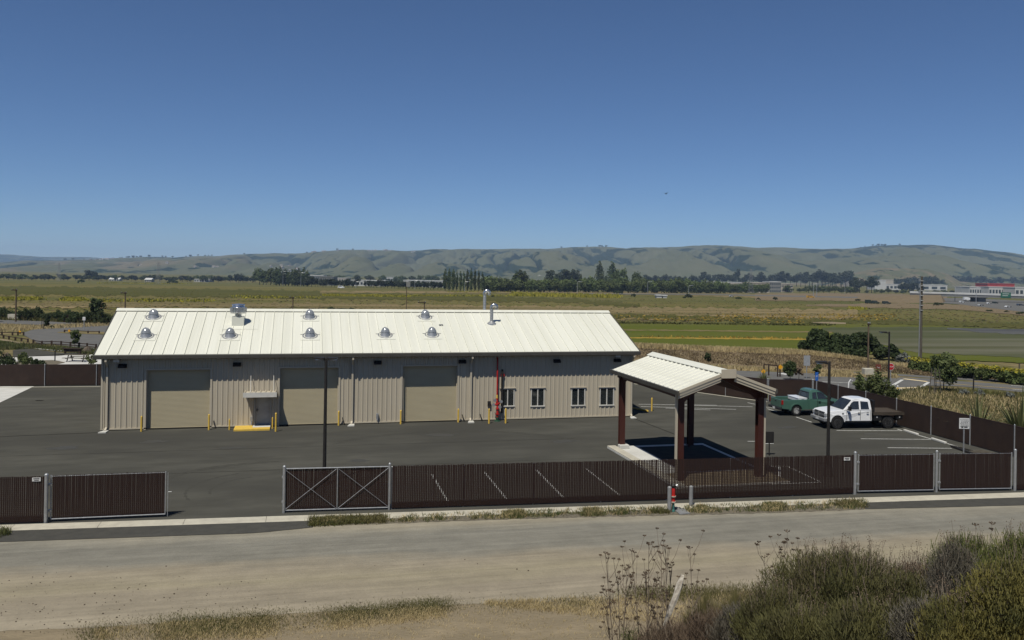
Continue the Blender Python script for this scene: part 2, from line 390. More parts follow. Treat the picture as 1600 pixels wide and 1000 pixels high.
def hills(name, sky, D0, D1, u0, u1, nu, nd, relief, wood, seed, dry=None, over=1.25, FR=17):
    us = np.linspace(u0, u1, nu); ts = np.linspace(0, over, nd); U, T = np.meshgrid(us, ts, indexing='ij')
    D = D0+(D1-D0)*T; skyy = np.array([lerp_pts(sky, u) for u in us])+(fbm(us*.022, us*0+3.3, 5, seed+70)-.5)*5.5; c, s = math.cos(ROLL), math.sin(ROLL)
    dx = us-PX; dy = skyy-PY; ty = (-s*dx+c*dy)/F; tx = (c*dx+s*dy)/F
    Zr = (CH-ty*D1)[:, None]; base = FARZ-1
    k = (D1-D0)
    X = tx[:, None]*D
    wx = X/k*FR+1.6*fbm(X/k*4, D/k*4, 3, seed+30); wy = D/k*FR*.30
    rid = 1-np.abs(2*fbm(wx, wy, 5, seed)-1)*2.2                       # spurs
    gul = np.clip(rid, -1, 1)
    prof = np.where(T < 1, np.clip(T, 0, 1)**.85, 1-(T-1)*1.6)
    bell = np.clip(4*T*(1-T), 0, 1)
    vn = np.abs(fbm(wx*.8+9, wy*.55, 4, seed+5, .42)-.5)*2; vn2 = np.abs(fbm(wx*1.9+3, wy*1.4, 4, seed+7, .45)-.5)*2
    rz = relief*((fbm(wx*.5, wy*.5, 3, seed)-.5)*1.6+np.sqrt(np.clip(vn, 0, 1))*1.3-.72+(np.sqrt(vn2)-.5)*.38)*np.clip(3.2*T*(1-T)+.0, 0, 1)
    Z = np.minimum(base+(Zr-base)*prof*(1)+rz, CH-ty[:, None]*D-np.where(T < 1, (1-T)*25, 0))
    valley = np.maximum(np.clip(.20-vn, 0, .20)/.20, .8*np.clip(.15-vn2, 0, .15)/.15)
    W = wood-.12+.80*valley*np.clip(bell+.35, 0, 1)*np.clip((fbm(wx*.5, wy*.9, 3, seed+50)-.40)*7, 0, 1)+.45*(fbm(wx*2.2, wy*2.6, 4, seed+11)-.5)+.55*np.clip((fbm(wx*.35+40, wy*.5, 3, seed+60)-.58)*6, 0, 1)*np.clip((T-.6)*5, 0, 1)
    xs = ORG; P0 = X-ORG[0]; P1 = D-ORG[1]
    x = P0*UX[0]+P1*UX[1]; y = P0*UY[0]+P1*UY[1]
    V = np.stack([x, y, Z], -1).reshape(-1, 3); i, j = np.meshgrid(np.arange(nu-1), np.arange(nd-1), indexing='ij'); a = (i*nd+j).ravel()
    o = npmesh(name, V, np.stack([a, a+nd, a+nd+1, a+1], -1), 'hill', smooth=True)
    at1 = o.data.attributes.new('woods', 'FLOAT', 'POINT'); at1.data.foreach_set('value', W.astype(np.float32).ravel())
    dr = np.zeros_like(W) if dry is None else dry(U, T, fbm(wx*1.5, wy*1.5, 4, seed+20))
    at2 = o.data.attributes.new('dry', 'FLOAT', 'POINT'); at2.data.foreach_set('value', dr.astype(np.float32).ravel())
    struct(o); return (us, ts, D, X, Z)
SKY = [(-400, 414), (0, 409), (60, 407.5), (120, 406), (180, 403.5), (250, 401.5), (330, 400), (400, 397), (480, 394), (530, 391.5), (600, 391), (700, 390.5), (760, 390), (850, 388.5), (895, 386), (930, 385), (980, 387.5), (1060, 385.5), (1120, 384), (1180, 386), (1250, 388.5), (1330, 388.5), (1360, 384.5), (1400, 382.5), (1440, 382.5), (1500, 386.5), (1560, 393), (1600, 399), (1700, 409), (2000, 420)]
HM = hills('hills', SKY, 3000, 5600, -900, 2600, 2000, 190, 105, .42, 3, dry=lambda U, T, n: np.clip((n-.50)*5, 0, .55)*np.clip((520-U)/300, 0, 1)+.12)
hills('hills_far', [(-400, 399), (0, 396.5), (40, 399.5), (90, 401.5), (150, 402.5), (200, 406), (240, 412), (300, 416), (2000, 430)], 8000, 10200, -900, 330, 260, 40, 60, .42, 40)
hills('hills_near', [(1150, 446), (1290, 441), (1330, 427), (1372, 420), (1410, 418), (1450, 420), (1480, 428), (1500, 440), (1600, 446)], 2250, 2750, 1150, 1600, 240, 80, 22, .20, 60, dry=lambda U, T, n: np.clip((n-.40)*4, .15, 1)*.9)
def hill_point(px, t):
    "a spot on the hills under picture column px, t of the way up"
    us, ts, D, X, Z = HM; i = int(round((px+900)/3500*1999)); j = int(round(t/1.25*189)); i = max(0, min(1999, i)); j = max(0, min(189, j))
    x, y = cam2w(X[i, j], D[i, j]); return Vector((x, y, Z[i, j]))

# the plain: bands of meadow, field and mud flat
sheet('meadow_tan_strip', [(500, 455), (860, 455.5), (1000, 456.5), (1260, 460), (1420, 464)], [(500, 458), (860, 458), (1000, 460.5), (1260, 467), (1420, 475)], 'meadow_tan', .08, 300, 3, 1.0)
sheet('meadow_dark_band', [(-60, 446), (400, 453), (900, 467), (1000, 475)], [(-60, 459), (400, 465), (900, 473), (1000, 481)], 'meadow_dark', .07, 420, 3, 2.2)
sheet('meadow_lower_band', [(-60, 472), (500, 474), (900, 479), (1340, 484)], [(-60, 481), (500, 481), (900, 500), (1340, 498)], 'meadow_tan', .07, 420, 4, 2.2)
sheet('meadow_damp_strip', [(700, 487), (960, 490), (1300, 499), (1700, 508)], [(700, 492), (960, 497), (1300, 506), (1700, 515)], 'meadow_dark', .08, 420, 3, 2.0)
sheet('green_field', [(560, 505), (1000, 506), (1320, 506), (1440, 509), (1700, 519)], [(560, 540), (1000, 541), (1330, 552), (1500, 564), (1700, 572)], 'green_field', .09, 140, 8, .8)
sheet('field_path', [(930, 515.4), (1100, 516.5), (1300, 519)], [(930, 517), (1100, 518.5), (1300, 521)], 'meadow_tan', .11, 90, 1, .5)
sheet('field_edge_strip', [(930, 527.5), (1150, 529), (1262, 530.5)], [(930, 529), (1150, 531), (1262, 532.5)], 'orange_flower', .11, 90, 1, .4)
sheet('mud_flat', [(1285, 513), (1330, 512), (1450, 511.5), (1600, 515), (1700, 518)], [(1285, 516), (1350, 533), (1430, 552), (1600, 560), (1700, 564)], 'mud', .12, 140, 10, .9)
sheet('wet_mud', [(1480, 513.5), (1600, 515.5), (1700, 518)], [(1480, 515), (1540, 521), (1700, 529)], 'mud_wet', .15, 60, 5, .8)
sheet('pale_track', [(1270, 504.2), (1300, 503.8), (1322, 505)], [(1270, 505), (1300, 507), (1322, 507)], 'dust', .14, 20, 1, .2)
sheet('far_track', [(1260, 476), (1400, 474), (1500, 476), (1700, 492)], [(1260, 478), (1400, 482), (1500, 484), (1700, 503)], 'brown_ground', .10, 60, 3, .8)
sheet('highway', [(1440, 467), (1500, 465.5), (1600, 470), (1700, 474)], [(1440, 471), (1500, 476), (1600, 488), (1700, 500)], 'asphalt_old', .14, 50, 3, .2)
sheet('far_embankment', [(1180, 459), (1300, 458), (1480, 461)], [(1180, 470), (1300, 470), (1480, 474)], 'brown_ground', .12, 60, 3, .6)
sheet('far_road', [(850, 458.2), (1100, 459.4), (1340, 464)], [(850, 459.4), (1100, 460.8), (1340, 466)], 'asphalt_old', .14, 60, 1, .1)

# near right: dry bank, path, road with crossing
sheet('dry_verge', [(880, 535), (1000, 534), (1250, 545), (1400, 557), (1700, 572)], [(880, 600), (1180, 640), (1400, 720), (1700, 770)], 'verge_ground', .0, 90, 20, .5)
def bank():
    foot = [(930, 560), (1040, 566), (1100, 569), (1200, 574), (1330, 579), (1400, 583), (1460, 589), (1560, 594), (1760, 606)]
    hgt = [(930, 1.3), (1330, 1.3), (1440, .9), (1500, .35), (1760, .2)]
    V = []; Q = []; n = 110; prof = [(0, 0), (2.2, .35), (5, .75), (8, 1.0), (11, .8), (16, 0)]
    for i in range(n+1):
        px = 930+(1760-930)*i/n; p = at(px, lerp_pts(foot, px)); h = lerp_pts(hgt, px)
        for d, k in prof:
            q = p+Vector((0.24*d*-1, d, 0))*1.0; D = depth(q); V.append((q.x+rng.normal()*.15, q.y, gz(D)+h*k*(1+rng.normal()*.05)-(.05 if k == 0 else 0)+.01))
    m = len(prof)
    for i in range(n):
        for j in range(m-1): a = i*m+j; Q.append((a, a+m, a+m+1, a+1))
    o = npmesh('bank', V, Q, 'brown_ground', smooth=True); struct(o); return foot, hgt
BFOOT, BHGT = bank()
sheet('footpath', [(950, 564.5), (1100, 571), (1200, 575.5), (1320, 580.5), (1400, 584.5), (1500, 590), (1700, 602)], [(950, 566.5), (1100, 574), (1200, 579), (1320, 584), (1400, 587.5), (1500, 593.5), (1700, 607)], 'asphalt_old', .02, 70, 1)
sheet('road', [(1070, 577), (1200, 581), (1320, 586), (1410, 590), (1500, 596), (1700, 610)], [(1070, 592), (1200, 610), (1320, 630), (1440, 602.5), (1500, 604), (1700, 623)], 'asphalt_old', .03, 90, 3)
sheet('road_mouth', [(1190, 590), (1300, 591), (1420, 591), (1458, 592)], [(1190, 606), (1300, 640), (1400, 622), (1432, 616)], 'asphalt_old', .034, 30, 3)
for a, b, wd, m in [((1412, 592.5), (1449, 597), .55, 'paint_cream'), ((1396, 607.5), (1437, 606.5), .75, 'paint_cream'), ((1396, 610), (1434, 609.3), .3, 'paint_white'), ((1393, 604), (1410, 594), .3, 'paint_white'), ((1437, 607), (1451, 598), .3, 'paint_white'), ((1285, 597), (1345, 600), .2, 'paint_white'),
                    ((1460, 598.5), (1600, 609), .12, 'paint_yellow'), ((1580, 603), (1640, 607), .2, 'paint_white'), ((1582, 609), (1640, 613), .2, 'paint_white'), ((1218, 584), (1232, 586), .9, 'paint_white')]:
    line('road_marking', a, b, wd, m, .05)

# near left: car park and forecourt beyond the fence
sheet('left_verge', [(-80, 496), (60, 497), (200, 505)], [(-80, 575), (60, 575), (200, 575)], 'verge_ground', .0, 40, 10)
sheet('road_left', [(-80, 500), (0, 499.5), (60, 502), (120, 505), (240, 511)], [(-80, 506), (0, 506), (60, 508), (120, 512), (240, 520)], 'asphalt_old', .05, 40, 2, .2)
sheet('car_park', [(37, 520), (58, 513.5), (95, 508), (160, 508), (240, 514)], [(37, 524), (58, 536), (95, 540), (160, 549), (240, 560)], 'asphalt_old', .055, 40, 4, .1)
sheet('island', [(90, 519.5), (110, 518), (155, 519), (230, 523)], [(90, 520.5), (110, 522), (155, 523), (230, 528)], 'verge_ground', .075, 20, 1)
sheet('lawn', [(-80, 531), (0, 532), (30, 538), (40, 541)], [(-80, 545), (0, 545), (30, 543), (40, 542)], 'lawn', .05, 20, 3)
sheet('dark_path', [(20, 548), (42, 545), (95, 552), (130, 552)], [(20, 558), (42, 558), (95, 556.5), (130, 552.5)], 'asphalt', .06, 20, 2)
sheet('concrete_path', [(-20, 530), (0, 529), (50, 539.5), (160, 550)], [(-20, 532), (0, 531), (50, 541.5), (160, 552.5)], 'dust', .065, 20, 1)
sheet('plaza', [(-80, 562), (20, 559.5), (60, 556.5), (110, 554), (190, 556)], [(-80, 596), (20, 596), (60, 596), (110, 596), (190, 596)], 'concrete_white', .06, 30, 5)
line('plaza_edge', (38, 543.5), (98, 549.5), .5, 'concrete_white', .075)
sheet('planting_bed', [(25, 566), (55, 564), (85, 563.5), (101, 567)], [(25, 572), (55, 572), (85, 571), (101, 568)], 'gravel', .07, 12, 1)

# the yard
yf = lambda x: -19.33-.0719*(x-.7)
npmesh('yard', [(-46, yf(-46), .008), (54, yf(54), .008), (50.9, 4.2, .008), (47.4, 5.1, .008), (43.6, 11.7, .008), (37.5, 22.8, .008), (-12, 21.3, .008), (-46, 22.6, .008)], [(0, 1, 2, 3, 4, 5, 6, 7)], 'asphalt')['kind'] = 'structure'
def poly(name, pts, m, dz):
    o = npmesh(name, [(*at(*p)[:2], dz) for p in pts], [tuple(range(len(pts)))], m); return struct(o)
poly('concrete_apron', [(-70, 604), (53, 604), (-10, 634), (-70, 662)], 'concrete_white', .02)
k = MB()
x = -41.45
while x < 60:
    y0, y1 = yf(x), yf(x+3.05)
    k.add([(x, y0-.08, -.02), (x+3.035, y1-.08, -.02), (x+3.035, y1-.78, -.02), (x, y0-.78, -.02), (x, y0-.08, .045), (x+3.035, y1-.08, .045), (x+3.035, y1-.60, .035), (x, y0-.60, .035), (x+3.035, y1-.78, .02), (x, y0-.78, .02)],
          [(4, 5, 6, 7), (7, 6, 8, 9), (0, 1, 5, 4), (9, 8, 2, 3), (0, 4, 7, 9, 3), (1, 2, 8, 6, 5)]); x += 3.05
struct(k.build('kerb', 'concrete'))
# foreground track
def road_mat():
    m = bpy.data.materials.new('track'); m.use_nodes = True; n = m.node_tree.nodes; l = m.node_tree.links; b = n['Principled BSDF']; b.inputs['Roughness'].default_value = .95; b.inputs['Specular IOR Level'].default_value = .15
    tc = n.new('ShaderNodeTexCoord'); dt = n.new('ShaderNodeVectorMath'); dt.operation = 'DOT_PRODUCT'; dt.inputs[1].default_value = (.0719, 1, 0); l.new(tc.outputs['Object'], dt.inputs[0])
    mp = n.new('ShaderNodeMapping'); mp.inputs['Rotation'].default_value = (0, 0, .0719); mp.inputs['Scale'].default_value = (.07, 1, 1); l.new(tc.outputs['Object'], mp.inputs[0])
    def noise(v, s, d=6, r=.6):
        t = n.new('ShaderNodeTexNoise'); t.inputs['Scale'].default_value = s; t.inputs['Detail'].default_value = d; t.inputs['Roughness'].default_value = r; l.new(v, t.inputs['Vector']); return t.outputs[0]
    def ma(op, a, c, e=0):
        q = n.new('ShaderNodeMath'); q.operation = op
        for i, v in enumerate((a, c, e)):
            if hasattr(v, 'links'): l.new(v, q.inputs[i])
            else: q.inputs[i].default_value = v
        return q.outputs[0]
    s0 = lambda px, py: (lambda p: .0719*p.x+p.y)(at(px, py))
    a, z = s0(800, 811), s0(800, 938)
    t = n.new('ShaderNodeMapRange'); t.inputs[1].default_value = a; t.inputs[2].default_value = z; l.new(ma('MULTIPLY_ADD', ma('SUBTRACT', noise(mp.outputs[0], .35, 4), .5), 3.2, ma('MULTIPLY_ADD', ma('SUBTRACT', noise(tc.outputs['Object'], .22, 5), .5), 2.0, dt.outputs['Value'])), t.inputs[0])
    r = n.new('ShaderNodeValToRGB'); e = r.color_ramp.elements; sand = (.245, .215, .150, 1); grey = (.178, .172, .150, 1)
    e[0].position = 0; e[0].color = (.25, .225, .17, 1); e[1].position = 1; e[1].color = (.255, .222, .165, 1)
    for p, c in ((.10, (.22, .205, .165, 1)), (.20, (.170, .162, .136, 1)), (.42, (.175, .166, .138, 1)), (.55, (.235, .205, .152, 1)), (.72, sand), (.84, (.225, .195, .145, 1))):
        q = e.new(p); q.color = c
    l.new(t.outputs[0], r.inputs[0])
    mx = n.new('ShaderNodeMix'); mx.data_type = 'RGBA'; mx.blend_type = 'MULTIPLY'; mx.inputs[0].default_value = 1; l.new(r.outputs[0], mx.inputs[6])
    g = n.new('ShaderNodeMapRange'); g.inputs[1].default_value = .3; g.inputs[2].default_value = .7; g.inputs[3].default_value = .80; g.inputs[4].default_value = 1.14; l.new(noise(mp.outputs[0], 2.2, 8, .7), g.inputs[0])
    g2 = n.new('ShaderNodeMapRange'); g2.inputs[1].default_value = .3; g2.inputs[2].default_value = .7; g2.inputs[3].default_value = .9; g2.inputs[4].default_value = 1.1; l.new(noise(tc.outputs['Object'], 9, 8, .8), g2.inputs[0])
    g3 = n.new('ShaderNodeMapRange'); g3.inputs[1].default_value = .35; g3.inputs[2].default_value = .65; g3.inputs[3].default_value = .90; g3.inputs[4].default_value = 1.09; l.new(noise(tc.outputs['Object'], .9, 7, .65), g3.inputs[0])
    l.new(ma('MULTIPLY', ma('MULTIPLY', g.outputs[0], g2.outputs[0]), g3.outputs[0]), mx.inputs[7]); l.new(mx.outputs[2], b.inputs['Base Color'])
    bp = n.new('ShaderNodeBump'); bp.inputs['Strength'].default_value = .8; bp.inputs['Distance'].default_value = .03; l.new(ma('ADD', noise(tc.outputs['Object'], 9, 8, .8), ma('MULTIPLY', noise(mp.outputs[0], 3, 5), 2)), bp.inputs['Height']); l.new(bp.outputs[0], b.inputs['Normal']); return m
MATS['track'] = road_mat()
sheet('dirt_shoulder', [(-90, 833), (1700, 773)], [(-90, 1060), (1700, 1060)], 'dust', .0, 60, 24)
sheet('dirt_road', [(-90, 852), (0, 847), (400, 832), (480, 823), (800, 810), (1200, 800), (1350, 795), (1700, 786)], [(-90, 990), (0, 986), (160, 980), (400, 962), (700, 945), (940, 937), (1100, 926), (1300, 918), (1700, 910)], 'track', .005, 160, 8, .8)
sheet('verge_strip', [(481, 812), (800, 797), (1200, 782.5), (1350, 779.5)], [(481, 823), (800, 811.5), (1200, 802), (1350, 796.5)], 'gravel', .012, 140, 3, .8)
sheet('apron_left', [(-90, 836), (0, 829), (484, 810)], [(-90, 852), (0, 847.5), (400, 833.5), (489, 824.5)], 'asphalt_apron', .02, 30, 2, .15)
sheet('apron_right', [(1347, 780), (1700, 772)], [(1352, 796), (1480, 793), (1600, 790), (1700, 787)], 'asphalt_apron', .02, 30, 2, .15)

# the slope the picture was taken from
def hs(X, D):
    z = 7.9*(1-D/18.5)**1.3 if D < 18.5 else 0
    z = max(z, 0) if D > 0 else 7.9
    z += 2.3*smooth01((X-.3)/5)*smooth01((21.5-D)/6.5)*(1 if D > 8 else max(D, 0)/8)
    return z-.02*(1 if D > 18 else 0)
def hsw(px, D):
    "x, y, z on the slope under picture column px at a depth"
    tx = tang(px, 900)[0]; x, y = cam2w(tx*D, D); return Vector((x, y, hs(tx*D, D)))
V = []; Q = []; NX, ND = 110, 60
for i in range(NX+1):
    X = -32+64*i/NX
    for j in range(ND+1):
        D = -3+25.3*j/ND; x, y = cam2w(X, D); V.append((x, y, hs(X, D)+(fbm(np.array(X*.7+50), np.array(D*.7+50), 4, 9)-.5)*.22*smooth01((21-D)/3)))
for i in range(NX):
    for j in range(ND): a = i*(ND+1)+j; Q.append((a, a+ND+1, a+ND+2, a+1))
struct(npmesh('hillside', V, Q, 'dry_ground', smooth=True))
# yard markings
for a, b in [((675, 742), (703, 790)), ((757, 738), (797, 787)), ((838, 735), (887, 785)), ((916, 733), (978, 782)), ((1307, 673), (1411, 673.5)), ((1345, 686), (1455, 687)), ((1387, 700), (1487, 701)),
             ((1402, 671), (1506, 701)), ((1199, 639), (1214, 643.5)), ((1244, 652), (1268, 660)), ((1168, 629.5), (1180, 632)), ((998, 632), (1120, 633.5)), ((1060, 633), (1176, 636)), ((1001, 635.5), (1150, 640)), ((1040, 638), (1110, 641)), ((1180, 634), (1215, 639)),
             ((1168, 690), (1184, 690)), ((1194, 693.5), (1209, 693.5)), ((1205, 729), (1230, 729)), ((1230, 729), (1283, 754)), ((1283, 754), (1205, 757)), ((1218, 730), (1218, 757))]:
    line('parking_line', a, b, .10, 'paint_white', .02)
for i, (px, py, r_) in enumerate(((360, 700, .5), (690, 680, .7), (560, 720, .4), (880, 690, .6), (240, 690, .5), (1360, 678, .35), (1230, 668, .5), (100, 700, .6), (760, 730, .45))):
    p = at(px, py); ph_ = rng.random(3)*6; struct(npmesh('stain', [(p.x+r_*(1.3+.3*math.sin(3*t+ph_[0])+.2*math.sin(7*t+ph_[1]))*math.cos(t), p.y+r_*(.7+.2*math.sin(2*t+ph_[2]))*math.sin(t), .0122) for t in np.linspace(0, 6.283, 30, endpoint=False)], [tuple(range(30))], 'stain'))
for yy in (-6.2, -11.5): struct(npmesh('paving_joint', [(-45, yy, .0118), (27.5, yy-.6, .0118), (27.5, yy-.57, .0118), (-45, yy+.03, .0118)], [(0, 1, 2, 3)], 'seam'))
def tyre_arc(cx, cy, r, a0, a1, wd=.16):
    V = []; Q = []
    for i in range(41):
        a = a0+(a1-a0)*i/40; w_ = wd/2*(.6+.5*math.sin(i*1.7))
        for q in (-w_, w_): V.append((cx+(r+q)*math.cos(a), cy+(r+q)*math.sin(a), .0125))
    for i in range(40): Q.append((2*i, 2*i+1, 2*i+3, 2*i+2))
    struct(npmesh('tyre_mark', V, Q, 'tyre_dust'))
mat('tyre_dust', (.072, .071, .062), (.062, .061, .054), 6, .95)
c_ = at(380, 765)
for r_, a0, a1 in ((3.4, 2.0, 3.6), (2.4, 1.9, 3.4), (5.2, 1.6, 2.9), (5.45, 1.5, 3.0)): tyre_arc(c_.x+1, c_.y, r_, a0, a1)
c_ = at(700, 690)
for r_, a0, a1 in ((9, .6, 2.4), (9.3, .7, 2.3)): tyre_arc(c_.x, c_.y-6, r_, a0, a1, .2)
line('drain_line', (990, 654), (1150, 716), .07, 'seam', .018)
line('drain_line', (-30, 684), (157, 676), .06, 'seam', .018)
line('manhole_rim', (56, 626), (67, 626.3), .3, 'seam', .018)
line('yard_back_kerb', (990, 600), (1199, 628.5), .25, 'concrete', .03)
line('yard_back_kerb', (-60, 606), (157, 604.5), .25, 'concrete', .03)
line('yard_side_kerb', (1487, 697), (1545, 712), .35, 'seam', .03)
# ------------------------------------------------------------------ the big metal shed
L, OE, OG, HW, EZ, RZ = 33.84, .4357, .3071, 5.8069, 4.60, 7.0
SL = (RZ-EZ)/(HW+OE)
shed = empty('metal_building', (0, 0, 0), 0, 'long taupe metal workshop building with cream standing seam roof and three roller doors', 'building')
NR = (0, -SL, 1)
def onroof(px, py): return plane(px, py, (0, -OE, EZ), NR)
def zroof(y): return EZ+SL*(y+OE)
def rect(px0, px1, pyt, pyb, pm=None):
    pm = pm or (px0+px1)/2
    return wall(px0, pyb).x, wall(px1, pyb).x, wall(pm, pyb).z, wall(pm, pyt).z
doors = [rect(227.5, 327.5, 578, 671), rect(436, 528, 575, 665), rect(628, 714, 572, 660)]
doors = [(a, b, 0.0, t) for a, b, _, t in doors]
man = rect(397.5, 422, 616.5, 667); man = (man[0], man[1], 0.0, man[3])
wins = [rect(782.5, 803.5, 607, 635), rect(829.5, 850.5, 606.5, 635), rect(892.5, 914, 606, 634), rect(937, 959, 605.5, 633.5)]
holes = doors+[man]+wins
TOPZ = EZ-.12
def grid_wall(mb, x0, x1, z0, z1, holes, y0, y1):
    xs = sorted({x0, x1, *[v for h in holes for v in h[:2]]})
    for a, b in zip(xs, xs[1:]):
        m = (a+b)/2; hz = sorted([(h[2], h[3]) for h in holes if h[0] < m < h[1]]); z = z0
        for c, d in hz:
            if c > z: mb.box(a, b, y0, y1, z, c)
            z = d
        if z < z1: mb.box(a, b, y0, y1, z, z1)
w_ = MB(); grid_wall(w_, 0, L, .06, TOPZ, holes, .045, .28)
x = .16
while x < L-.1:
    hz = sorted([(h[2]-.05, h[3]+.05) for h in holes if h[0]-.07 < x < h[1]+.07]); z = .1
    segs = []
    for c, d in hz:
        if c > z: segs.append((z, c))
        z = d
    segs.append((z, TOPZ))
    for c, d in segs: w_.prism([(x-.055, .044), (x-.026, .004), (x+.026, .004), (x+.055, .044)], c, d, 'z')
    for q in (-.1, .1):
        for c, d in segs: w_.prism([(x+.152+q*.5-.012, .044), (x+.152+q*.5, .036), (x+.152+q*.5+.012, .044)], c, d, 'z')
    x += .305
def side(mb, xa, xb, face):
    # gable end with its own ribs
    mb.prism([(.28, .06), (HW*2, .06), (HW*2, TOPZ), (HW, RZ-.14), (.28, zroof(.28)-.14)], xa, xb, 'x')
    y = .3
    while y < HW*2-.1:
        zt = (zroof(y) if y < HW else zroof(2*HW-y))-.2; f = face
        mb.add([(xa if f < 0 else xb, y-.05, .1), ((xa if f < 0 else xb)+f*.035, y-.025, .1), ((xa if f < 0 else xb)+f*.035, y+.025, .1), (xa if f < 0 else xb, y+.05, .1),
                (xa if f < 0 else xb, y-.05, zt), ((xa if f < 0 else xb)+f*.035, y-.025, zt), ((xa if f < 0 else xb)+f*.035, y+.025, zt), (xa if f < 0 else xb, y+.05, zt)],
               [(0, 1, 5, 4), (1, 2, 6, 5), (2, 3, 7, 6), (4, 5, 6, 7), (3, 2, 1, 0)]); y += .305
w_.build('front_wall', 'wall_taupe', shed)
w2 = MB(); side(w2, 0, .2, -1); w2.build('end_wall', 'wall_taupe', shed)
w2 = MB(); side(w2, L-.2, L, 1); w2.build('end_wall', 'wall_taupe', shed)
MB().box(.2, L-.2, HW*2-.22, HW*2-.002, .06, TOPZ-.02).build('rear_wall', 'wall_taupe', shed)
t = MB()
for a, b in [(0, doors[0][0]), (doors[0][1], man[0]-.3), (doors[1][1], doors[2][0]), (doors[2][1], L)]: t.box(a-.02 if a == 0 else a, b+(.02 if b == L else 0), -.012, .04, .06, .135)
for xx in (-.012, L-.09): t.box(xx, xx+.102, -.012, .03, .14, TOPZ)
for a, b, c, d in doors:
    t.box(a-.11, a, -.012, .042, .0, d); t.box(b, b+.11, -.012, .042, .0, d); t.box(a-.11, b+.11, -.014, .042, d, d+.1)
t.build('wall_trim', 'wall_taupe', shed)
MB().box(.02, L-.02, .02, HW*2-.02, -.05, .055).build('foundation', 'seam', shed)
# roller doors
for a, b, c, d in doors:
    m = MB(); z = .06; dy = .30
    pts = [(dy+.03, 0)]; n = int((d-.02)/.075)
    for i in range(n):
        pts += [(dy, .05+i*.075), (dy, .05+i*.075+.052), (dy+.016, .05+i*.075+.06), (dy+.016, .05+(i+1)*.075-.005)]
    pts += [(dy, d+.1), (dy+.1, d+.1), (dy+.1, 0)]
    m.prism(pts, a-.02, b+.02, 'x'); dr = m.build('roller_door', 'roller', shed)
    MB().box(a, b, dy-.03, dy-.005, .0, .06).build('bottom_bar', 'roller', dr)
    MB().box(a+.001, a+.05, .22, .28, 0, d).build('door_track', 'wall_taupe', dr); MB().box(b-.05, b-.001, .22, .28, 0, d).build('door_track', 'wall_taupe', dr)
# personnel door
a, b, c, d = man
md = MB().box(a+.001, b-.001, .17, .215, .03, d-.02).build('door', 'door_grey', shed)
MB().box(a-.05, a, -.01, .2, .0, d).box(b, b+.05, -.01, .2, .0, d).box(a-.05, b+.05, -.011, .2, d, d+.06).build('door_frame', 'door_grey', md)
MB().box(a+.10, a+.16, .13, .17, .95, 1.12).tube([(a+.13, .13, 1.04), (a+.13, .09, 1.04), (a+.26, .09, 1.04)], .012).build('handle', 'black_metal', md)
# canopy over the door
ax0, ax1, az0, az1 = rect(382.5, 432.5, 610.5, 616.5)
aw = MB().box(ax0, ax1, -1.0, -.0, az0+.05, az1-.02)
i = ax0+.03
while i < ax1: aw.box(i, i+.05, -1.02, -.0, az1-.02, az1+.05); i += .3
awn = aw.build('door_canopy', 'wall_taupe', shed)
m = MB().box(ax0-.03, ax1+.03, -1.06, -1.0, az0-.02, az1+.03); m.build('canopy_edge', 'white_frame', awn)
m = MB()
for xx in (ax0+.4, ax1-.15): m.tube([(xx-.05, 0, az1+1.05), (xx, -.95, az1+.04)], .015)
m.build('tie_rod', 'white_frame', awn)
# windows
for a, b, c, d in wins:
    f = MB().box(a, b, .0, .09, d-.055, d).box(a-.04, b+.04, -.03, .09, c-.02, c+.05).box(a, a+.055, .0, .09, c+.05, d-.055).box(b-.055, b, .0, .09, c+.05, d-.055)
    mx = (a+b)/2; f.box(mx-.03, mx+.03, -.004, .088, c+.05, d-.055); wf = f.build('window', 'white_frame', shed)
    MB().box(a-.09, b+.09, -.05, .04, d+.005, d+.06).build('window_hood', 'wall_taupe', wf)
    MB().box(a+.05, mx-.03, .05, .06, c+.05, d-.05).build('pane', 'glass', wf); MB().box(mx+.03, b-.05, .03, .04, c+.05, d-.05).build('pane', 'glass', wf)
    bl = MB(); z = c+.08
    while z < d-.06: bl.add([(a+.08, .10, z), (b-.08, .10, z), (b-.08, .13, z+.035), (a+.08, .13, z+.035)], [(0, 1, 2, 3)]); z += .05
    bl.build('blind', 'blind', wf)
MB().box(wins[0][0]-1, L-.25, 1.2, 1.25, .1, 3.2).build('interior_partition', 'bld_grey', shed)
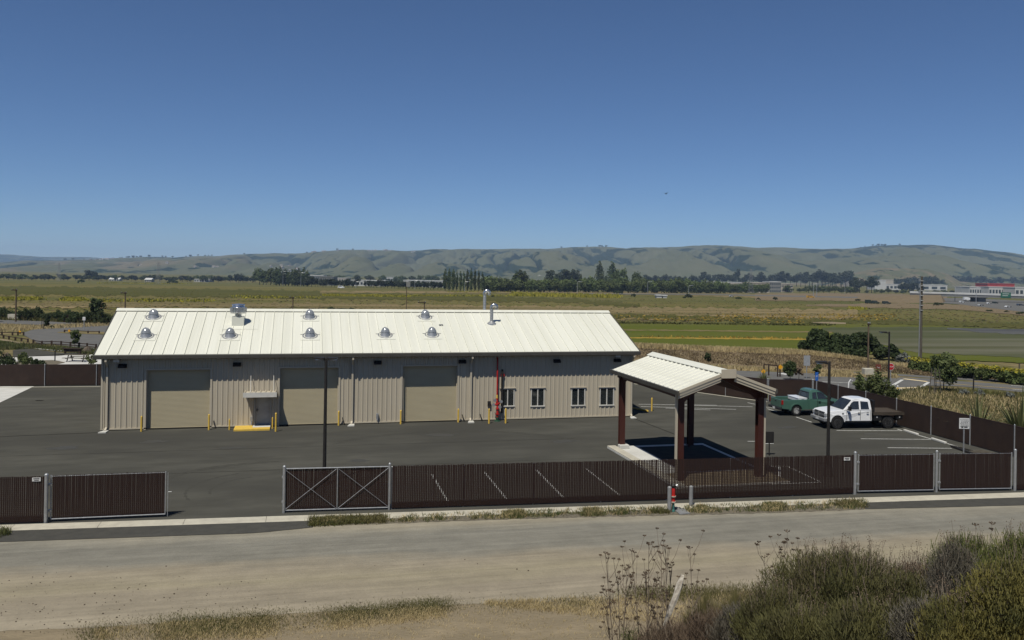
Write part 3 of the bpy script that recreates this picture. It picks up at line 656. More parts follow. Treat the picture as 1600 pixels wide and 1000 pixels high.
# roof
rf = MB(); th = .05
for sgn in (1, -1):
    Y = lambda y: y if sgn > 0 else 2*HW-y
    rf.add([(-OG, Y(-OE), EZ), (L+OG, Y(-OE), EZ), (L+OG, Y(HW), RZ), (-OG, Y(HW), RZ), (-OG, Y(-OE), EZ-th), (L+OG, Y(-OE), EZ-th), (L+OG, Y(HW), RZ-th), (-OG, Y(HW), RZ-th)], [(0, 1, 2, 3), (4, 7, 6, 5), (0, 4, 5, 1), (1, 5, 6, 2), (0, 3, 7, 4)])
    xs = onroof(202.1, 551.5).x; sp = (onroof(1380/7.27+200, 551.5).x-onroof(202.1, 551.5).x)/11
    if sgn > 0: print('seam spacing', sp)
    x = xs-6*sp
    while x < -OG+.05: x += sp
    while x < L+OG-.05:
        s0, s1 = -OE+.005, HW-.12
        rf.add([(x-.022, Y(s0), zroof(s0)-.001), (x-.011, Y(s0), zroof(s0)+.062), (x+.011, Y(s0), zroof(s0)+.062), (x+.022, Y(s0), zroof(s0)-.001), (x-.022, Y(s1), zroof(s1)-.001), (x-.011, Y(s1), zroof(s1)+.062), (x+.011, Y(s1), zroof(s1)+.062), (x+.022, Y(s1), zroof(s1)-.001)], [(0, 1, 5, 4), (1, 2, 6, 5), (2, 3, 7, 6), (0, 3, 2, 1)])
        for q in (.2, .4):
            u = x+q*sp/.6
            if u < L+OG-.03: rf.add([(u-.02, Y(s0), zroof(s0)-.001), (u, Y(s0), zroof(s0)+.006), (u+.02, Y(s0), zroof(s0)-.001), (u-.02, Y(s1), zroof(s1)-.001), (u, Y(s1), zroof(s1)+.006), (u+.02, Y(s1), zroof(s1)-.001)], [(0, 1, 4, 3), (1, 2, 5, 4)])
        x += sp
roof = rf.build('roof', 'roof_cream', shed)
rc = MB().prism([(HW-.34, RZ-.34*SL+.055), (HW-.34, RZ-.34*SL+.085), (HW, RZ+.10), (HW+.34, RZ-.34*SL+.085), (HW+.34, RZ-.34*SL+.055), (HW, RZ+.07)], -OG-.03, L+OG+.03, 'x')
rc.build('ridge_cap', 'roof_cream', roof)
x = xs-6*sp
m = MB()
for xx in np.arange(x, L, sp):
    if xx > -OG: m.box(xx+.05, xx+sp-.05, HW-.30, HW-.27, zroof(HW-.30)+.005, zroof(HW-.28)+.05)
m.build('ridge_closure', 'roof_trim', roof)
for xx in (-OG-.045, L+OG+.002):
    m = MB().prism([(-OE-.02, EZ-.22), (HW, RZ-.20), (2*HW+OE+.02, EZ-.22), (2*HW+OE+.02, EZ+.05), (HW, RZ+.06), (-OE-.02, EZ+.05)], xx, xx+.043, 'x'); m.build('rake_trim', 'roof_trim', roof)
g = MB().prism([(-OE-.15, EZ+.0), (-OE-.17, EZ-.05), (-OE-.16, EZ-.24), (-OE-.02, EZ-.27), (-OE-.005, EZ-.02), (-OE-.03, EZ-.05), (-OE-.12, EZ-.05)], -OG-.04, L+OG+.04, 'x')
g.build('gutter', 'roof_trim', shed)
MB().box(-OG+.01, L+OG-.01, -OE+.01, .04, EZ-.25, EZ-.20).build('soffit', 'roof_trim', shed)
for px in (168.5, 549.5, 734.5, 985):
    x = wall(px, 662).x if px > 170 else wall(166.5, 672).x
    m = MB(); a_ = .055
    m.box(x-a_, x+a_, -OE-.13, -OE-.02, EZ-.42, EZ-.18).bar((x, -OE-.08, EZ-.36), (x, -.06, EZ-.75), .11, .11).box(x-a_, x+a_, -.115, -.012, .16, EZ-.70).bar((x, -.06, .22), (x-.03, -.26, .07), .11, .09)
    m.build('downspout', 'wall_taupe', shed)
    tag(MB().prism([(x-.30, -.80), (x+.12, -.80), (x+.16, -.2), (x-.12, -.2)], .010, .075, 'z').build('splash_block', 'concrete_white'), {168.5: 'white splash block under the downspout at the left building corner', 549.5: 'white splash block at the downspout between the second and third roller doors', 734.5: 'white splash block at the downspout right of the third roller door', 985: 'white splash block under the downspout at the right building corner'}[px], 'splash block', 'splash blocks under the downspouts')
# wall lamps, boxes
for px, py in ((192, 571.5), (370.5, 569.2), (590, 566.2), (722, 564.8), (869.5, 563.8), (963.5, 562.8)):
    p = wall(px, py); m = MB().prism([(-.02, p.z-.11), (-.26, p.z-.12), (-.30, p.z-.02), (-.14, p.z+.12), (.0, p.z+.12)], p.x-.24, p.x+.24, 'x'); wl = m.build('wall_light', 'black', shed, bevel=.02)
    MB().box(p.x-.17, p.x+.17, -.25, -.06, p.z-.135, p.z-.12).build('lens', 'lamp_clear', wl)
for px, py in ((183, 563.5), (964, 556)):
    p = wall(px, py); m = MB().box(p.x-.16, p.x+.16, -.28, -.0, p.z-.07, p.z+.1)
    for q in (-.08, 0, .08): m.tube([(p.x+q, -.05, p.z-.07), (p.x+q, -.05, p.z-.34)], .015)
    m.build('antenna_box', 'white_frame', shed)
# skylight tubes on the roof
def dome(px, py):
    p = onroof(px, py); o = empty('skylight', p); o.parent = shed; s = .36
    zf = lambda y: SL*y
    fl = MB(); fl.add([(-.62, -.62, zf(-.62)+.012), (.62, -.62, zf(-.62)+.012), (.62, .62, zf(.62)+.012), (-.62, .62, zf(.62)+.012), (-.62, -.62, zf(-.62)+.03), (.62, -.62, zf(-.62)+.03), (.62, .62, zf(.62)+.03), (-.62, .62, zf(.62)+.03)], [(4, 5, 6, 7), (0, 1, 5, 4), (1, 2, 6, 5), (2, 3, 7, 6), (3, 0, 4, 7)])
    fl.build('flashing', 'roof_cream', o)
    vs = []; n = 24; m = MB()
    prof = [(.36, -.02, 1), (.335, .03, 1), (.32, .06, .8), (.285, .20, 0)]
    for r_, h, k_ in prof:
        for i in range(n): a = 2*math.pi*i/n; vs.append((r_*math.cos(a), r_*math.sin(a), h+.03+zf(r_*math.sin(a))*k_))
    fs = [(i*n+k2, i*n+(k2+1) % n, (i+1)*n+(k2+1) % n, (i+1)*n+k2) for i in range(3) for k2 in range(n)]
    m.add(vs, fs); m.build('curb', 'galv', o, smooth=True)
    m = MB(); vs = [(r_*math.cos(a), r_*math.sin(a), zf(r_*math.sin(a))+z_) for r_, z_ in ((.50, .034), (.40, .036)) for a in np.linspace(0, 6.283, 24, endpoint=False)]; m.add(vs, [(i, (i+1) % 24, 24+(i+1) % 24, 24+i) for i in range(24)]); m.build('shade_ring', 'grey_paint', o)  # flat grey ring painted in as the shade round the curb foot
    MB().lathe((0, 0, .2), [(.30, 0), (.315, .02), (.30, .05), (.27, .14), (.21, .25), (.12, .33), (.03, .355)], 24).build('dome', 'acrylic', o, smooth=True)
    m = MB()
    for i in range(2): 
        a = .9+i*math.pi/2; c, s_ = math.cos(a), math.sin(a)
        m.tube([(c*.31, s_*.31, .25), (c*.22, s_*.22, .47), (c*.0, s_*.0, .572), (-c*.22, -s_*.22, .47), (-c*.31, -s_*.31, .25)], .011, 5)
    m.build('dome_rib', 'galv', o)
    m = MB(); m.box(-.62, -.40, .1, .14, .08, .11).box(.40, .62, .1, .14, .08, .11); m.build('bracket', 'galv', o)
    return o
for px, py in ((240, 496), (228, 525.5), (359.5, 525.5), (484, 496), (484.5, 525), (602, 524), (664.5, 496), (675, 523.5)): dome(px, py)
# turbine ventilator on its square base
p = onroof(371.5, 509.5); tv = empty('roof_ventilator', p); tv.parent = shed
MB().box(-.38, .38, -.02, .74, -.15, .62).build('vent_base', 'roof_cream', tv)
MB().lathe((0, .36, .60), [(.30, 0), (.22, .06), (.22, .2), (.50, .22), (.52, .30), (.50, .32), (.50, .60), (.40, .64), (.38, .72), (.42, .76), (.40, .82), (.05, .86)], 24).build('vent_hood', 'galv_bright', tv, smooth=True)
m = MB()
for i in range(20):
    a = 2*math.pi*i/20; m.box(.52*math.cos(a)-.012, .52*math.cos(a)+.012, .36+.52*math.sin(a)-.012, .36+.52*math.sin(a)+.012, .90, 1.22)
m.build('vent_fins', 'galv', tv)
m = MB().add([(-.95, -.5, SL*-.5+.015), (1.3, -.5, SL*-.5+.015), (1.3, 1.1, SL*1.1+.015), (-.95, 1.1, SL*1.1+.015)], [(0, 1, 2, 3)]); m.build('flashing', 'roof_cream', tv)
# flues
def flue(p, h, name, d=.115, flip=-1):
    o = empty('flue', p); o.parent = shed
    MB().lathe((0, 0, -.18), [(.36, 0), (.34, .16), (.18, .28), (d, .34)], 20).build('flashing_cone', 'galv', o, smooth=True)
    m = MB(); m.tube([(0, 0, 0), (0, 0, h)], d, 18)
    z = .2
    while z < h-.1: m.lathe((0, 0, z), [(d+.002, 0), (d+.012, .01), (d+.012, .03), (d+.002, .04)], 18); z += .18
    m.build('pipe', 'galv', o, smooth=True)
    m = MB(); pts = [(0, 0, h), (0, 0, h+.08)]
    for i in range(1, 10):
        a = math.pi*i/9; pts.append((.17*(1-math.cos(a)), -.05*math.sin(a), h+.08+.2*math.sin(a)))
    pts.append((.34, 0, h-.06)); m.tube(pts, d*1.15, 16); m.build('elbow', 'galv_bright', o, smooth=True)
flue(onroof(768, 505), 1.02, 'a')
q = plane(757, 487, (0, HW+1.2, 0), (0, 1, 0)); flue((q.x, HW+1.2, zroof(HW-1.2)), .55+1.1, 'b')
p = onroof(689, 508.5); MB().box(p.x-.13, p.x+.13, p.y-.1, p.y+.1, p.z-.02, p.z+.08).build('anchor_plate', 'grey_paint', shed)
# fire riser
rz = empty('fire_riser', (wall(775.5, 655).x, 0, 0)); rz.parent = shed
MB().tube([(0, -.12, 1.7), (0, -.12, 4.1), (0, .05, 4.2)], .05, 10).build('riser_pipe', 'red_paint', rz, smooth=True)
MB().tube([(0, -.12, 1.45), (0, -.12, 1.72)], .062, 10).build('pipe_label', 'paint_yellow', rz)
m = MB().tube([(0, -.3, .25), (0, -.3, .95), (0, -.12, 1.2), (0, -.12, 1.5)], .075, 10).lathe((0, -.3, .8), [(.13, 0), (.13, .05)], 12).lathe((0, -.3, .45), [(.13, 0), (.13, .05)], 12); m.tube([(-.28, -.3, 1.1), (.1, -.25, 1.1)], .07, 10).tube([(0, -.3, 1.1), (.2, -.4, 1.3)], .06, 10); m.build('valve_body', 'red_paint', rz, smooth=True)
m = MB()
for c in ((-.28, -.36, 1.1), (.2, -.46, 1.32), (-.18, -.3, 1.38), (.14, -.38, .95)): 
    m.lathe(c, [(.11, -.015), (.11, .015)], 10, 'y'); m.tube([c, (c[0], -.2, c[2])], .02, 6)
m.build('hand_wheel', 'galv', rz)
MB().lathe((0, -.3, 0), [(.22, 0), (.2, .05), (.1, .07), (.1, .28)], 12).build('base_pipe', 'green_steel', rz, smooth=True)
MB().box(-.62, -.42, -.12, .0, .98, 1.3).build('alarm_box', 'black_metal', rz)
MB().lathe((.38, -.02, 3.02), [(.13, -.06), (.12, 0)], 14, 'y').build('alarm_bell', 'red_paint', rz, smooth=True)
MB().box(.28, .4, -.14, -.01, .5, 3.4).build('conduit_panel', 'black_metal', rz)
for px, py in ((589.3, 649.5), (393, 655)):
    p = wall(px, py); MB().box(p.x-.07, p.x+.07, -.14, 0, p.z-.1, p.z+.16).tube([(p.x, -.1, p.z-.08), (p.x, -.16, p.z-.28)], .03, 6).build('hose_tap', 'galv', shed)
for px, py in ((334, 667), (535, 660), (722, 655), (750, 653)):
    p = wall(px, py); MB().tube([(p.x, 0, .45), (p.x+.03, -.12, .3), (p.x+.12, -.2, .08)], .035, 6).build('drain_spout', 'black_metal', shed)
# landing at the small door
a = at(363, 680); b = at(422, 669)
x0_, x1_ = wall(365, 668).x+.1, man[1]+.03
xm = x0_+(x1_-x0_)*.5
MB().box(x0_, xm, -1.35, -.02, .0, .11).box(xm, x1_, -1.35, -.75, .0, .11).build('tactile_ramp', 'paint_yellow')
o = bpy.data.objects['tactile_ramp']; tag(o, 'yellow painted ramp edge in front of the small grey door', 'ramp')
MB().box(xm+.002, x1_, -.748, -.02, .0, .112).build('door_step', 'concrete_white'); tag(bpy.data.objects['door_step'], 'pale concrete step at the foot of the small grey door', 'step')

# ------------------------------------------------------------------ bollards
def bollard(px, pb, pt, label, d=.115, m='paint_yellow', group='yellow bollards guarding the building'):
    p = at(px, pb); D = depth(p); h = CH-tang(px, pt)[1]*D
    o = empty('bollard', p, 0, label, 'bollard', group)
    k_ = d/2
    MB().tube([(0, 0, 0), (0, 0, h-.03)], k_, 14).build('post', m, o, smooth=True)
    MB().lathe((0, 0, h-.03), [(k_, 0), (k_*.85, .03), (k_*.45, .052), (.004, .06)], 14).build('cap', m, o, smooth=True)
for a in ((220.8, 674.5, 650.5, 'yellow bollard at the left jamb of the first roller door'), (326.3, 672, 647.8, 'yellow bollard at the right jamb of the first roller door'), (425.7, 670, 652.5, 'short yellow bollard right of the small grey door', .09), (358.3, 672, 655, 'short yellow bollard left of the yellow ramp', .09), (430.8, 674.5, 645.5, 'tall yellow bollard at the left jamb of the middle roller door'),
          (529, 665, 642.5, 'yellow bollard at the right jamb of the middle roller door'), (626, 663, 641.2, 'yellow bollard at the left jamb of the third roller door'), (716, 660, 639, 'yellow bollard at the right jamb of the third roller door'), (764, 662, 639, 'yellow bollard left of the red fire riser'), (790, 661.5, 638.7, 'yellow bollard right of the red fire riser'),
          (1018.3, 642.5, 622, 'yellow bollard standing alone beyond the right end of the building')): bollard(*a[:4], **({'d': a[4]} if len(a) > 4 else {}))
bollard(1045.7, 800, 760.5, 'galvanised grey bollard left of the red and teal hydrant', .17, 'grey_paint', 'grey bollards beside the hydrant')
bollard(1079.5, 791, 759.5, 'galvanised grey bollard right of the red and teal hydrant', .17, 'grey_paint', 'grey bollards beside the hydrant')
a, b = at(996, 637), at(1013, 643)
MB().prism([(a.x-.6, a.y+.2), (b.x, b.y), (b.x-.1, b.y-.25), (a.x-.6, a.y-.1)], .01, .1, 'z').build('painted_kerb', 'paint_yellow'); tag(bpy.data.objects['painted_kerb'], 'yellow painted kerb end at the right side of the building', 'kerb')

# ------------------------------------------------------------------ wash canopy
can = empty('canopy_shelter', (31.27, -14, 0), 0, 'open sided steel canopy with cream ribbed gable roof over a concrete wash pad', 'canopy')
HX, Y0, Y1, ZE, ZR = 2.50, -4.38, 4.55, 4.40, 5.28; s_ = (ZR-ZE)/HX
m = MB()
for sg in (-1, 1):
    m.add([(sg*HX, Y0, ZE), (sg*HX, Y1, ZE), (0, Y1, ZR), (0, Y0, ZR), (sg*HX, Y0, ZE-.05), (sg*HX, Y1, ZE-.05), (0, Y1, ZR-.05), (0, Y0, ZR-.05)], [(0, 1, 2, 3), (4, 7, 6, 5), (0, 4, 5, 1), (0, 3, 7, 4), (1, 5, 6, 2)])
    y = Y0+.2
    while y < Y1-.05:
        e = HX-.01; r0 = .1
        m.add([(sg*e, y-.055, ZE-.001), (sg*e, y-.025, ZE+.055), (sg*e, y+.025, ZE+.055), (sg*e, y+.055, ZE-.001), (sg*r0, y-.055, ZR-s_*r0-.001), (sg*r0, y-.025, ZR-s_*r0+.055), (sg*r0, y+.025, ZR-s_*r0+.055), (sg*r0, y+.055, ZR-s_*r0-.001)], [(0, 1, 5, 4), (1, 2, 6, 5), (2, 3, 7, 6), (0, 3, 2, 1)]); y += .53
croof = m.build('roof', 'roof_cream', can)
MB().prism([(-.36, ZR-.36*s_+.06), (-.36, ZR-.36*s_+.09), (0, ZR+.13), (.36, ZR-.36*s_+.09), (.36, ZR-.36*s_+.06), (0, ZR+.09)], Y0-.05, Y1+.03, 'y').build('ridge_cap', 'roof_cream', croof)
m = MB(); y = Y0+.28
while y < Y1-.3: m.box(-.33, -.30, y, y+.36, ZR-.33*s_+.005, ZR-.30*s_+.06); y += .53
m.build('ridge_closure', 'roof_trim', croof)
MB().box(-.38, .38, Y0-.1, Y0-.052, ZR-.28, ZR+.14).build('ridge_end_cap', 'wall_taupe', croof)
for sg in (-1, 1):
    for k_, (dz, yy) in enumerate(((0, 0), (-.145, .03), (-.26, .06))):
        m = MB().prism([(sg*(HX+.03), ZE+.05+dz), (sg*.36, ZR-.36*s_+.06+dz), (sg*.36, ZR-.36*s_-.075+dz), (sg*(HX+.03), ZE-.085+dz)], Y0-.05+yy, Y0-.004+yy, 'y'); m.build('rake_trim', 'wall_taupe', croof)
    MB().prism([(sg*(HX+.02), ZE+.03), (sg*(HX+.12), ZE+.02), (sg*(HX+.10), ZE-.17), (sg*(HX-.02), ZE-.19)], Y0-.06, Y1+.02, 'y').build('gutter', 'roof_trim', can)
    MB().prism([(sg*HX, ZE-.06), (0, ZR-.06), (0, ZR-.26), (sg*HX, ZE-.26)], Y1-.04, Y1, 'y').build('rake_trim', 'roof_trim', croof)
PXs, PYs = (-2.10, 2.10), (-3.68, 3.88)
for ix, xx in enumerate(PXs):
    for iy, yy in enumerate(PYs):
        m = MB(); zt = ZE-.12
        m.box(xx-.15, xx+.15, yy-.15, yy-.13, .12, zt).box(xx-.15, xx+.15, yy+.13, yy+.15, .12, zt).box(xx-.015, xx+.015, yy-.13, yy+.13, .12, zt)
        po = m.build('post', 'red_steel', can)
        MB().box(xx-.2, xx+.2, yy-.2, yy+.2, .10, .125).build('base_plate', 'red_steel', po)
        if iy == 0: MB().box(xx+(-.27 if ix == 0 else .17), xx+(-.17 if ix == 0 else .27), yy-.12, yy-.02, .15, ZE-.2).build('downspout', 'wall_taupe', can)
    MB().box(xx-.09, xx+.09, Y0+.15, Y1-.1, ZE-.42, ZE-.12).build('eave_beam', 'red_steel', can)
for yy in PYs:
    for sg in (-1, 1): MB().prism([(sg*2.08, ZE-.02), (0, ZR-.10), (0, ZR-.42), (sg*1.6, ZE-.30), (sg*2.08, ZE-.75)], yy-.07, yy+.07, 'y').build('rafter', 'red_steel', can)
m = MB()
for xx in (-1.3, -.65, .65, 1.3): m.box(xx-.03, xx+.03, Y0+.1, Y1-.1, ZR-abs(xx)*s_-.22, ZR-abs(xx)*s_-.07)
m.build('purlins', 'red_steel', can)
MB().tube([(1.75, 3.3, .1), (1.75, 3.3, 1.35)], .05, 8).build('stub_pipe', 'red_steel', can)
pad = MB().box(28.45, 34.35, -18.9, -9.75, .0, .10); p_ = pad.build('wash_pad', 'concrete_white', bevel=.02); struct(p_)
struct(MB().box(28.45, 28.95, -18.9, -9.75, .101, .16).build('pad_kerb', 'concrete', bevel=.03))
struct(MB().box(30.15, 34.1, -16.2, -10.2, .098, .104).build('pad_shade', 'asphalt_apron')); struct(MB().box(29.0, 34.34, -18.88, -16.4, .098, .103).build('pad_apron', 'dust'))  # inner dark sheet paints the canopy's shade onto the pad
tag(MB().box(28.95, 29.5, -10.5, -10.12, .10, .30).build('pedestal', 'concrete_white', bevel=.02), 'white concrete pedestal at the foot of the rear left canopy post', 'pedestal')
# ------------------------------------------------------------------ fences and gates
def slat_panel(mb, x0, x1, z0, z1, y=0, pitch=.0725, wd=.053, tilt=.02):
    x = x0+.02
    while x < x1-wd*.4:
        e = rng.normal()*.006; t = rng.normal()*tilt*.3 if pitch < .085 else 0
        mb.add([(x, y-.004, z0), (x+wd*.5, y-.012, z0), (x+wd, y-.004, z0), (x+t, y-.004, z1+e-.012), (x+wd*.5+t, y-.012, z1+e), (x+wd+t, y-.004, z1+e-.012), (x+wd, y+.004, z0), (x, y+.004, z0), (x+wd+t, y+.004, z1+e-.012), (x+t, y+.004, z1+e-.012)],
               [(0, 1, 4, 3), (1, 2, 5, 4), (2, 6, 8, 5), (0, 3, 9, 7), (6, 7, 9, 8), (3, 4, 5, 8, 9)]); x += pitch
def wires(mb, x0, x1, z0, z1, y=-.014, p=.0725, t=.006):
    H = z1-z0; n = int((x1-x0+H)/p)
    for i in range(n):
        s = x0-H+i*p
        for up in (1, -1):
            a, b = s, s+H; za, zb = (z0, z1) if up > 0 else (z1, z0)
            if a < x0: za += (x0-a)*up; a = x0
            if b > x1: zb -= (b-x1)*up; b = x1
            if b-a < .05: continue
            mb.add([(a-t, y, za), (a+t, y, za), (b+t, y, zb), (b-t, y, zb)], [(0, 1, 2, 3)])
def fence(name, p, q, h, label, group, post='galv', spacing=3.05, detail=True, m='slat', top_rail=False, posts_front=False, extra=None, cat='fence', post_h=.06, pr=.03, zb=.06, band=True):
    p = Vector((p[0], p[1], 0)); q = Vector((q[0], q[1], 0)); d = q-p; Ln = d.length; rz = math.atan2(d.y, d.x)
    o = empty(name, p, rz, label, cat, group)
    s = MB(); slat_panel(s, 0, Ln, zb, h, pitch=.0725 if detail else .09, wd=.0575 if detail else .0885); s.build('privacy_slats', m, o)
    if detail:
        s = MB(); wires(s, 0, Ln, zb, h-.02); 
        x = 0
        while x < Ln: s.add([(x+.003, -.012, h-.02), (x+.011, -.012, h-.02), (x+.018, -.012, h+.025), (x+.012, -.012, h+.025)], [(0, 1, 2, 3)]); x += .0725
        s.build('chain_mesh', 'slat_wire', o)
        if band: MB().box(0, Ln, .006, .012, zb, .3).build('bottom_strip', m, o)
    if top_rail: MB().tube([(0, .0, h), (Ln, .0, h)], .021, 8).build('top_rail', 'slat_wire' if m == 'slat_old' else 'galv', o)
    n = max(1, round(Ln/spacing)); py = (-.05 if posts_front else .05)
    for i in range(n+1):
        x = Ln*i/n; ph_ = -.06 if detail else post_h; b = MB().tube([(x, py, 0), (x, py, h+ph_)], pr, 8); b.lathe((x, py, h+ph_), [(pr+.004, 0), (pr*.7, .03), (.004, .045)], 8); b.build('post', post, o, smooth=True)
    return o
def gate_post(px, pb, h, label, r=.055):
    p = at(px, pb); o = empty('gate_post', p, 0, label, 'gate post', 'galvanised gate posts')
    MB().tube([(0, 0, 0), (0, 0, h)], r, 12).build('shaft', 'galv', o, smooth=True); MB().lathe((0, 0, h), [(r+.006, -.03), (r+.006, .0), (r*.8, .03), (.004, .055)], 12).build('cap', 'galv', o, smooth=True)
    return o
def gate(name, p, q, h, label, mid=1, braces=False, z0=.12, frame='galv', wheel=True):
    p = Vector((p[0], p[1], 0)); q = Vector((q[0], q[1], 0)); d = q-p; Ln = d.length; rz = math.atan2(d.y, d.x)
    o = empty(name, p, rz, label, 'gate'); r = .026
    f = MB()
    for z in (z0, h): f.tube([(0, 0, z), (Ln, 0, z)], r if (z > 1 and braces) or z < 1 else .012, 8)
    f.tube([(0, 0, z0), (0, 0, h+.04)], r, 8).tube([(Ln, 0, z0), (Ln, 0, h+.04)], r, 8)
    for i in range(1, mid+1): f.tube([(Ln*i/(mid+1), .02 if not braces else -.02, z0), (Ln*i/(mid+1), .02 if not braces else -.02, h)], r*.9, 8)
    f.build('gate_frame', frame, o, smooth=True)
    s = MB(); slat_panel(s, .04, Ln-.04, z0+.04, h-.03 if braces else h+.03, .035 if braces else 0, wd=.065); s.build('privacy_slats', 'slat', o)
    s = MB(); wires(s, .03, Ln-.03, z0+.04, h-.03, y=(.02 if braces else -.014)); 
    s.build('chain_mesh', 'slat_wire', o)
    if braces:
        s = MB(); n = mid+1
        for i in range(n):
            a, b = Ln*i/n+.04, Ln*(i+1)/n-.04; s.tube([(a, -.03, z0+.04), (b, -.03, h-.04)], .011, 6).tube([(a, -.035, h-.04), (b, -.035, z0+.04)], .008, 6)
        s.build('brace_rods', 'galv', o)
    s = MB()
    for z in (.45, 1.45): s.box(-.09, .03, -.05, .05, z-.04, z+.04)
    s.build('hinges', 'galv', o)
    return o
FH = 1.80
P = lambda px, py: at(px, py)
a0 = Vector((-36, yf(-36)+.12, 0)); g0 = P(72, 817.5); g0b = P(79, 816); g1 = P(258, 808)
fence('slat_fence', a0, g0, FH, 'brown slat fence at the left edge, ending at the open gate leaf', 'brown privacy slat fence runs', posts_front=False)
gate_post(71.5, 817.8, FH+.06, 'galvanised gate post at the left end of the yard entrance', .07)
gate('swing_gate', g0b, g1, FH-.04, 'brown slatted gate leaf beside the left fence, its free end at the yard entrance', 1)
m = MB().tube([(0, 0, .03), (0, 0, 1.75)], .016, 6).tube([(0, 0, 1.0), (.14, -.02, 1.0)], .012, 6)
for o_ in [o for o in COL.objects if o.name.startswith('swing_gate')][:1]:
    Lg = (Vector((g1.x, g1.y, 0))-Vector((g0b.x, g0b.y, 0))).length; dr = m.build('drop_rod', 'galv', o_); dr.location = (Lg+.09, -.02, 0)
g2, g3, g4 = P(443.5, 801.5), P(608, 796.5), P(1334, 772.5)
gate('braced_gate', g2, g3, FH-.02, 'brown slatted gate leaf with two pale X braces, below the left light pole', 1, braces=True, z0=.1)
gate_post(443.3, 801.8, FH+.08, 'galvanised post at the free end of the X braced gate', .06); gate_post(608, 797, FH+.1, 'galvanised post between the X braced gate and the long slat fence', .045)
fence('slat_fence', g3+Vector((.1, 0, 0)), g4, FH, 'long brown slat fence between the canopy and the track', 'brown privacy slat fence runs')
gate_post(1335.5, 772.8, FH+.12, 'galvanised post at the left side of the right hand double gate', .065)
a, b = P(1340.5, 771.7), P(1458.5, 769.5); gate('swing_gate', a, b, FH-.04, 'left leaf of the closed brown double gate at the right, nearer the light pole', 1)
gate_post(1463, 769.3, FH+.1, 'galvanised post in the middle of the right hand double gate', .055)
a, b = P(1467.5, 768.7), P(1580, 767); gate('swing_gate', a, b, FH-.04, 'right leaf of the closed brown double gate, below the white notice sign', 1)
g5 = P(1585.5, 767); gate_post(1585.5, 767, FH+.12, 'galvanised post at the right end of the double gate, near the picture edge', .065)
cr = Vector((50.1, yf(50.1)+.25, 0)); fence('slat_fence', g5+Vector((.06, 0, 0)), cr, FH, 'short brown slat fence at the right picture edge beside the last gate post', 'brown privacy slat fence runs')
for px, py, pz in ((57.5, 748.7, 0), (1322.5, 716.7, 0)):
    q = plane(px, py, g0 if px < 500 else g4, (.0719, 1, 0)); o = empty('small_sign', (q.x, q.y-.04, q.z), -.0719, 'small white plate wired to the top of the ' + ('leftmost slat fence' if px < 500 else 'long slat fence beside the double gate'), 'sign', 'small maker plates on the fences')
    MB().box(-.15, .15, -.01, 0, -.07, .07).build('plate', 'sign_white', o)
    MB().box(-.11, .11, -.014, -.0105, .01, .045).box(-.08, .09, -.014, -.0105, -.045, -.02).build('lettering', 'sign_ink', o)
# rear and side fences
BH = 1.75
fence('slat_fence', (-40, 21.9), (-1.0, 21.15), BH, 'brown slat fence at the back left of the yard, below the forecourt', 'rear yard fences', detail=False, m='slat_old', spacing=4.05, top_rail=True, posts_front=True, pr=.035, post_h=.03)
fence('slat_fence', (37.5, 22.8), (43.6, 11.7), BH, 'brown slat fence at the back of the yard, seen under the canopy roof', 'rear yard fences', detail=False, m='slat_old', top_rail=True, posts_front=True)
fence('slat_fence', (43.6, 11.7), (47.3, 5.1), BH, 'brown slat fence seen between the canopy posts, left of the green pickup', 'rear yard fences', detail=False, m='slat_old', top_rail=True, posts_front=True)
fence('slat_fence', (47.35, 5.05), (50.7, 4.25), BH, 'short brown slat fence directly behind the green pickup', 'rear yard fences', detail=False, m='slat_old', top_rail=True, posts_front=True)
fence('slat_fence', (50.75, 4.1), (50.05, yf(50.1)+.35), BH, 'long brown slat fence down the right side of the yard behind the white truck', 'rear yard fences', detail=False, m='slat_old', top_rail=True, posts_front=True, spacing=3.3, pr=.035)
# ------------------------------------------------------------------ poles
def lamp_pole(px, pb, pt, label, arms, D=None):
    p = at(px, pb); D = depth(p); h = CH-tang(px, pt)[1]*D
    o = empty('light_pole', p, -YAW, label, 'light pole', 'black yard light poles')
    MB().lathe((0, 0, 0), [(.22, 0), (.22, .45), (.20, .5)], 18).build('base', 'asphalt_apron', o, smooth=True)
    MB().tube([(0, 0, .5), (0, 0, h)], [.085, .065], 12).box(-.15, .15, -.15, .15, .54, .58).build('pole', 'black_metal', o, smooth=True)
    for s, ln in arms:
        a = MB().bar((0, 0, h-.08), (s*ln, 0, h-.04), .06, .08).build('arm', 'black_metal', o)
        MB().prism([(s*ln*.6, h-.06), (s*ln*1.0, h-.05), (s*(ln+.42), h-.02), (s*(ln+.4), h+.04), (s*ln*.6, h+.05)], -.16, .16, 'y').build('lamp_head', 'black_metal', o)
        MB().box(s*(ln+.1) if s > 0 else s*(ln+.36), s*(ln+.36) if s > 0 else s*(ln+.1), -.1, .1, h-.085, h-.05).build('lens', 'lamp_clear', o)
    MB().lathe((0, 0, h), [(.07, 0), (.05, .05), (.005, .06)], 12).build('pole_cap', 'black_metal', o)
lamp_pole(506.5, 757, 560, 'tall black light pole in front of the middle roller door', [(-1, .12), (1, .12)])
lamp_pole(1293.2, 744, 566, 'tall black light pole in front of the white flatbed truck', [(-1, .25)])
lamp_pole(1388, 620, 519, 'black light pole beside the red stop sign', [(-1, .4)])
